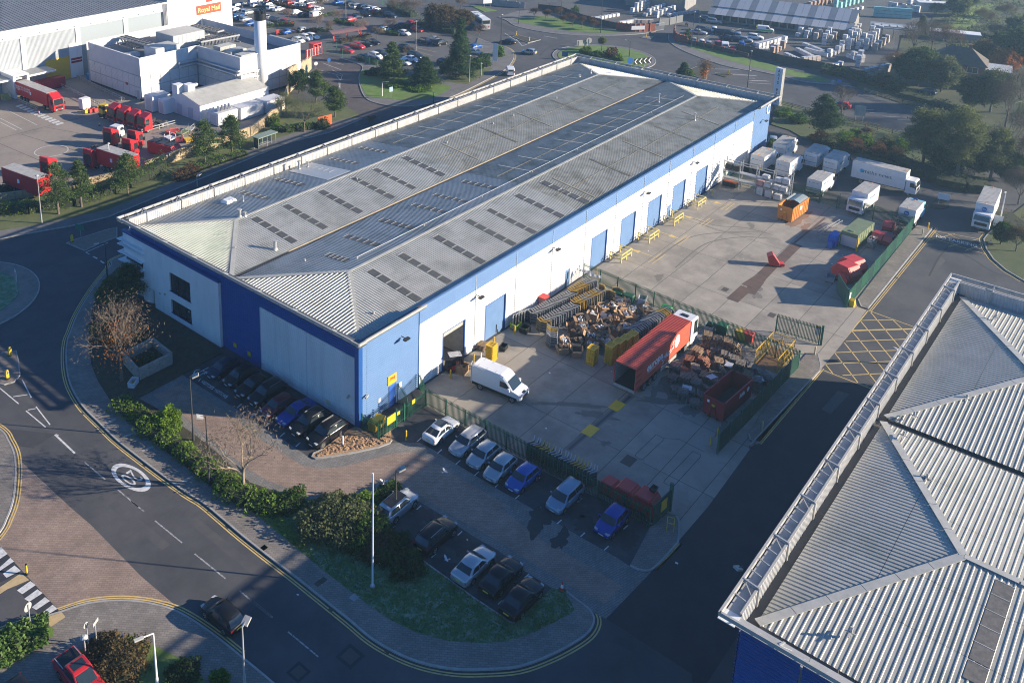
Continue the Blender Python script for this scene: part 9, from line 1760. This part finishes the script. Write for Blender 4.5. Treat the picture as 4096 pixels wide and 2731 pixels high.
t=thing('traffic_bollard','slim yellow and black marker on the zebra refuge','bollard',tuple(T('03',232,632)),0);MB().tube((0,0,0),(0,0,.2),.13,n=10).build('base',CHA,t);MB().tube((0,0,.2),(0,0,1.0),.08,n=10).build('post',M['yellow'],t);MB().tube((0,0,1.0),(0,0,1.1),.085,n=10).build('cap',M['black'],t)
def cone(t_,x_,y_,label,h=.75):
 P=T(t_,x_,y_);t=thing('traffic_cone',label,'cone',(P.x,P.y,.014),.3,'traffic cones');MB().box(-h*.28,h*.28,-h*.28,h*.28,0,.05).build('base',CHA,t);MB().tube((0,0,.05),(0,0,h*.4),h*.2,h*.13,n=12).build('lower_cone',mat('cone_red',(.65,.06,.02),.5),t);MB().tube((0,0,h*.4),(0,0,h*.72),h*.13,h*.08,n=12).build('white_band',WTEXT,t);MB().tube((0,0,h*.72),(0,0,h),h*.08,h*.035,n=12).build('upper_cone',MATS['cone_red'],t)
cone('23',528,775,'large red and white cone at the driveway corner',1.0);cone('31',2062,700,'traffic cone at the kerb of the no parking box');cone('00',335,975,'traffic cone beside the red articulated lorry');cone('00',850,1075,'traffic cone in front of the tractor units');cone('00',1210,1180,'traffic cone at the steel barrier');cone('00',800,960,'traffic cone beside the white charging post')
P=T('00',725,900,.8);t=thing('charging_post','white equipment block beside the red crates','cabinet',(P.x,P.y,.01),.1);MB().box(-1,1,-.7,.7,.1,2.4).build('body',WHB,t);MB().box(-.9,.9,-.75,-.7,.5,1.6).build('panel',PLC,t);MB().box(-1.1,1.1,-.8,.8,0,.1).build('base',CHA,t)
for i,(x_,y_,cl)in enumerate(((735,955,'y'),(775,950,'r'),(815,945,'r'),(855,930,'y'))):P=T('00',x_,y_,.4);tub((P.x,P.y),.1,('yellow tub in front of the white equipment block','red tub beside the yellow one in the depot','red tub with cones in the depot','yellow tub at the guard rail end')[i],M['yellow']if cl=='y' else M['binred'],(.9,.8,.9))
for i,(x_,y_,m)in enumerate(((1480,1120,M['binred']),(1560,1130,LF['laurel']),(1620,1100,M['steelw']),(1530,1190,M['skipred']),(1610,1190,M['yellow']),(1455,1175,M['whitepan']))):
 P=T('00',x_,y_,.5);t=thing('scrap_heap_item',('orange barrier parts heaped by the stone wall','green sheeted trailer frame by the stone wall','pale trolley frame by the stone wall','dark red trolley by the stone wall','yellow trolley frame by the stone wall','white trolley by the stone wall')[i],'equipment',(P.x,P.y,.01),.3*i);MB().box(-1.2,1.2,-.7,.7,.3,.5).build('deck',m if i!=1 else OLV,t)
 for s in(-1,1):MB().bar((s*1.1,-.6,.0),(s*1.1,-.6,1.3),.08).build('upright',m if i!=1 else OLV,t);MB().bar((s*1.1,.6,.0),(s*1.1,.6,1.0),.08).build('upright',m if i!=1 else OLV,t)
 MB().bar((-1.1,-.6,1.3),(1.1,-.6,1.1),.08).build('top_rail',m if i!=1 else OLV,t)
A=T('10',130,1260);t=thing('bus_shelter','green framed bus shelter with a flat roof behind the warehouse','shelter',(A.x,A.y,.12),R(2));PG=mat('pale_green_frame',(.2,.26,.2),.5)
for x_ in(-2.2,0,2.2):
 for y_ in(-.6,.7):MB().bar((x_,y_,0),(x_,y_,2.4),.09).build('post',PG,t)
MB().box(-2.5,2.5,-1,1,2.4,2.55).build('roof',PG,t);MB().box(-2.15,2.15,.66,.7,.3,2.1).build('back_glass',M['glass'],t);MB().box(-1.8,1.8,.2,.55,.45,.5).build('bench',M['steel'],t);MB().box(-2.24,-2.2,-.55,.65,.3,2.1).build('side_glass',M['glass'],t)
c0,c1,c2,c3=[T('02',*q)for q in((1065,335),(1190,475),(1472,335),(1310,205))]
t=thing('stone_planter','rectangular pale stone planter below the office','planter',(c0.x,c0.y,.1));SPL=mat('pale_stone',(.33,.31,.27),.9,c2=(.25,.235,.2),scale=2,detail=7,bump=.5,bscale=5)
Cn=[c-c0 for c in(c0,c1,c2,c3)]
for i in range(4):
 a,b=Cn[i],Cn[(i+1)%4];a.z=b.z=0
 for j in range(5):
  n_=max(2,int((b-a).length/.8));off=.5*(j%2)
  for k in range(n_+1):
   u0=max(0,(k-off)/n_);u1=min(1,(k+1-off)/n_)
   if u1-u0>.02:MB().bar(a.lerp(b,u0+.004)+Z*(.15+j*.29),a.lerp(b,u1-.004)+Z*(.15+j*.29),.28+random.uniform(-.02,.03),.275).build('stone',SPL,t)
flat('soil',[Cn[i]*.98+(Cn[0]+Cn[1]+Cn[2]+Cn[3])*.005 for i in range(4)],.35,M['soil'],t)
shrub(((c0.x+c2.x)/2,(c0.y+c2.y)/2),1.3,.9,.7,'laureldark','dark plants growing inside the stone planter',n=500,z=.4)
for i,(x_,y_,m)in enumerate(((718,722,GREYP),(768,722,MATS['bin_blue']))):P=T('30',x_,y_,.3);t=thing('wheelie_bin',('grey wheelie bin on the far verge','dark wheelie bin with a blue lid on the far verge')[i],'bin',(P.x,P.y,.14),1.0);prof_body([(-.35,.05),(.35,.05),(.42,1.0),(-.42,1.0)],.32,.03,GREYP,'body',t);prof_body([(-.45,1.0),(.45,1.0),(.38,1.12),(-.4,1.1)],.34,.02,m,'lid',t);wheel(t,-.25,.2,.12,.06);wheel(t,-.25,-.2,.12,.06)
P=T('20',1595,225);t=thing('motorcycle','dark motorcycle at the merchant entrance','motorcycle',(P.x,P.y,.01),.8);wheel(t,.7,0,.32,.12);wheel(t,-.7,0,.32,.14);prof_body([(-.8,.5),(.5,.45),(.6,.9),(.1,1.0),(-.3,.8),(-.8,.85)],.16,.04,M['black'],'frame',t);MB().bar((.55,-.35,1.05),(.55,.35,1.05),.05).build('handlebar',M['steel'],t)
def person(P,hd,label,top,legs):
 t=thing('person',label,'person',(P[0],P[1],.012),hd)
 me=bpy.data.meshes.new('body');J=[(0,0,.95,.15),(0,0,1.2,.15),(0,0,1.42,.17),(0,0,1.52,.06),(0,0,1.66,.10),(0,0,1.76,.08),(0,.1,.88,.10),(.06,.11,.48,.07),(0,.12,.08,.055),(.12,.12,.04,.05),(0,-.1,.88,.10),(.0,-.11,.48,.07),(-.05,-.12,.08,.055),(.08,-.12,.04,.05),(0,.2,1.38,.07),(-.02,.26,1.1,.055),(.14,.24,.9,.045),(.2,.23,.82,.04),(0,-.2,1.38,.07),(-.02,-.26,1.1,.055),(.12,-.24,.9,.045),(.18,-.23,.82,.04)]
 Ed=[(0,1),(1,2),(2,3),(3,4),(4,5),(0,6),(6,7),(7,8),(8,9),(0,10),(10,11),(11,12),(12,13),(2,14),(14,15),(15,16),(16,17),(2,18),(18,19),(19,20),(20,21)]
 me.from_pydata([j[:3]for j in J],Ed,[]);o=bpy.data.objects.new('body',me);COL.objects.link(o);o.parent=t;md=o.modifiers.new('skin','SKIN')
 for i,j in enumerate(J):me.skin_vertices[0].data[i].radius=(j[3],j[3])
 me.skin_vertices[0].data[0].use_root=True;o.modifiers.new('sub','SUBSURF').levels=1
 m=bpy.data.materials.new('clothing');m.use_nodes=True;n=m.node_tree;b=n.nodes['Principled BSDF'];g=n.nodes.new('ShaderNodeTexCoord');s=n.nodes.new('ShaderNodeSeparateXYZ');r=n.nodes.new('ShaderNodeValToRGB');r.color_ramp.interpolation='CONSTANT';mp=n.nodes.new('ShaderNodeMath');mp.operation='DIVIDE';mp.inputs[1].default_value=1.9
 n.links.new(g.outputs['Object'],s.inputs[0]);n.links.new(s.outputs['Z'],mp.inputs[0]);n.links.new(mp.outputs[0],r.inputs[0]);n.links.new(r.outputs[0],b.inputs['Base Color']);e=r.color_ramp.elements;e[0].color=(.02,.02,.02,1);e[1].position=.07;e[1].color=(*legs,1);q=e.new(.5);q.color=(*top,1);q=e.new(.795);q.color=(.45,.28,.2,1);q=e.new(.9);q.color=(.05,.035,.025,1);b.inputs['Roughness'].default_value=.8
 me.materials.append(m);return t
P=T('20',2192,262);person((P.x,P.y),2.0,'person in a hi-vis yellow jacket and dark trousers by the van',(.5,.6,.05),(.03,.035,.05))
P=T('12',2060,300);person((P.x+.9,P.y-.2),1.6,'person in dark clothing standing at the open van door',(.05,.06,.1),(.03,.03,.035))
def bird(t_,x_,y_,z_,hd,label,flap):
 P=T(t_,x_,y_,z_);t=thing('pigeon',label,'bird',tuple(P),hd,'pigeons flying over the car park');PB=mat('pigeon_white',(.55,.55,.56),.8,c2=(.4,.4,.42),scale=9)
 mb=MB();sec_=[(-.2,.0,.012),(-.12,0,.035),(-.02,0,.05),(.08,0,.045),(.13,.02,.028),(.17,.035,.03),(.2,.03,.012)];vs=[];n=8
 for sx,sz,r_ in sec_:
  for i in range(n):a=2*PI*i/n;vs.append((sx,r_*math.cos(a),sz+r_*math.sin(a)))
 fs=[(k*n+i,k*n+(i+1)%n,(k+1)*n+(i+1)%n,(k+1)*n+i)for k in range(len(sec_)-1)for i in range(n)]+[tuple(range(n-1,-1,-1)),tuple(range((len(sec_)-1)*n,len(sec_)*n))];mb.add(vs,fs)
 mb.add([(-.18,-.03,.0),(-.18,.03,.0),(-.34,.09,.0),(-.36,0,.0),(-.34,-.09,0)],[(0,1,2,3,4)]);mb.add([(.2,-.006,.035),(.2,.006,.035),(.23,0,.028)],[(0,1,2)])
 mb.build('body',PB,t,True)
 for s in(-1,1):MB().add([(.08,s*.035,.02),(.13,s*.2,.02+flap*.14),(.06,s*.42,.02+flap*.26),(-.05,s*.34,.02+flap*.2),(-.1,s*.18,.02+flap*.1),(-.08,s*.035,.02)],[(0,1,4,5)if s>0 else(5,4,1,0),(1,2,3,4)if s>0 else(4,3,2,1)]).build('wing',PB,t)
bird('12',1145,1340,2.0,.6,'white pigeon with raised wings over the brown paving',1.0);bird('12',1668,1250,2.0,-.3,'white pigeon gliding above the driveway',.4);bird('13',1680,505,1.5,2.6,'white pigeon flying low over an empty bay',.7)
mb=MB()
for t_,x_,y_ in(('22',395,882),('22',955,395),('22',425,410),('23',1510,533),('31',710,868),('31',800,792),('31',1175,440),('21',1270,758),('03',2255,0),('13',408,812),('13',636,382),('13',1105,540),('13',1858,343),('23',1290,195),('23',1250,165),('23',1310,205)):
 P=T(t_,x_,y_,.02);a=random.uniform(0,3);s=random.uniform(.06,.14);mb.obox((P.x,P.y,.02 if t_!='13' else .13),(s*math.cos(a),s*math.sin(a),.02),(-s*.7*math.sin(a),s*.7*math.cos(a),0),(0,0,.006))
o=mb.build('litter',WTEXT);o['kind']='stuff';tag(o,'scraps of white litter on the paving','litter')
# --------- air
hz=MB().box(-1510,2510,-1510,2510,-1.4,66).build('haze',mat('haze_surface',(1,1,1)),kind='stuff')
hm=bpy.data.materials.new('haze_air');hm.use_nodes=True;n=hm.node_tree
n.nodes.remove(n.nodes['Principled BSDF']);pv=n.nodes.new('ShaderNodeVolumePrincipled');pv.inputs['Color'].default_value=(.48,.76,1.0,1);pv.inputs['Density'].default_value=HAZE;pv.inputs['Anisotropy'].default_value=.45
n.links.new(pv.outputs[0],n.nodes['Material Output'].inputs['Volume']);hz.data.materials.clear();hz.data.materials.append(hm)
tag(hz,'thin blue morning haze over the whole estate','haze')
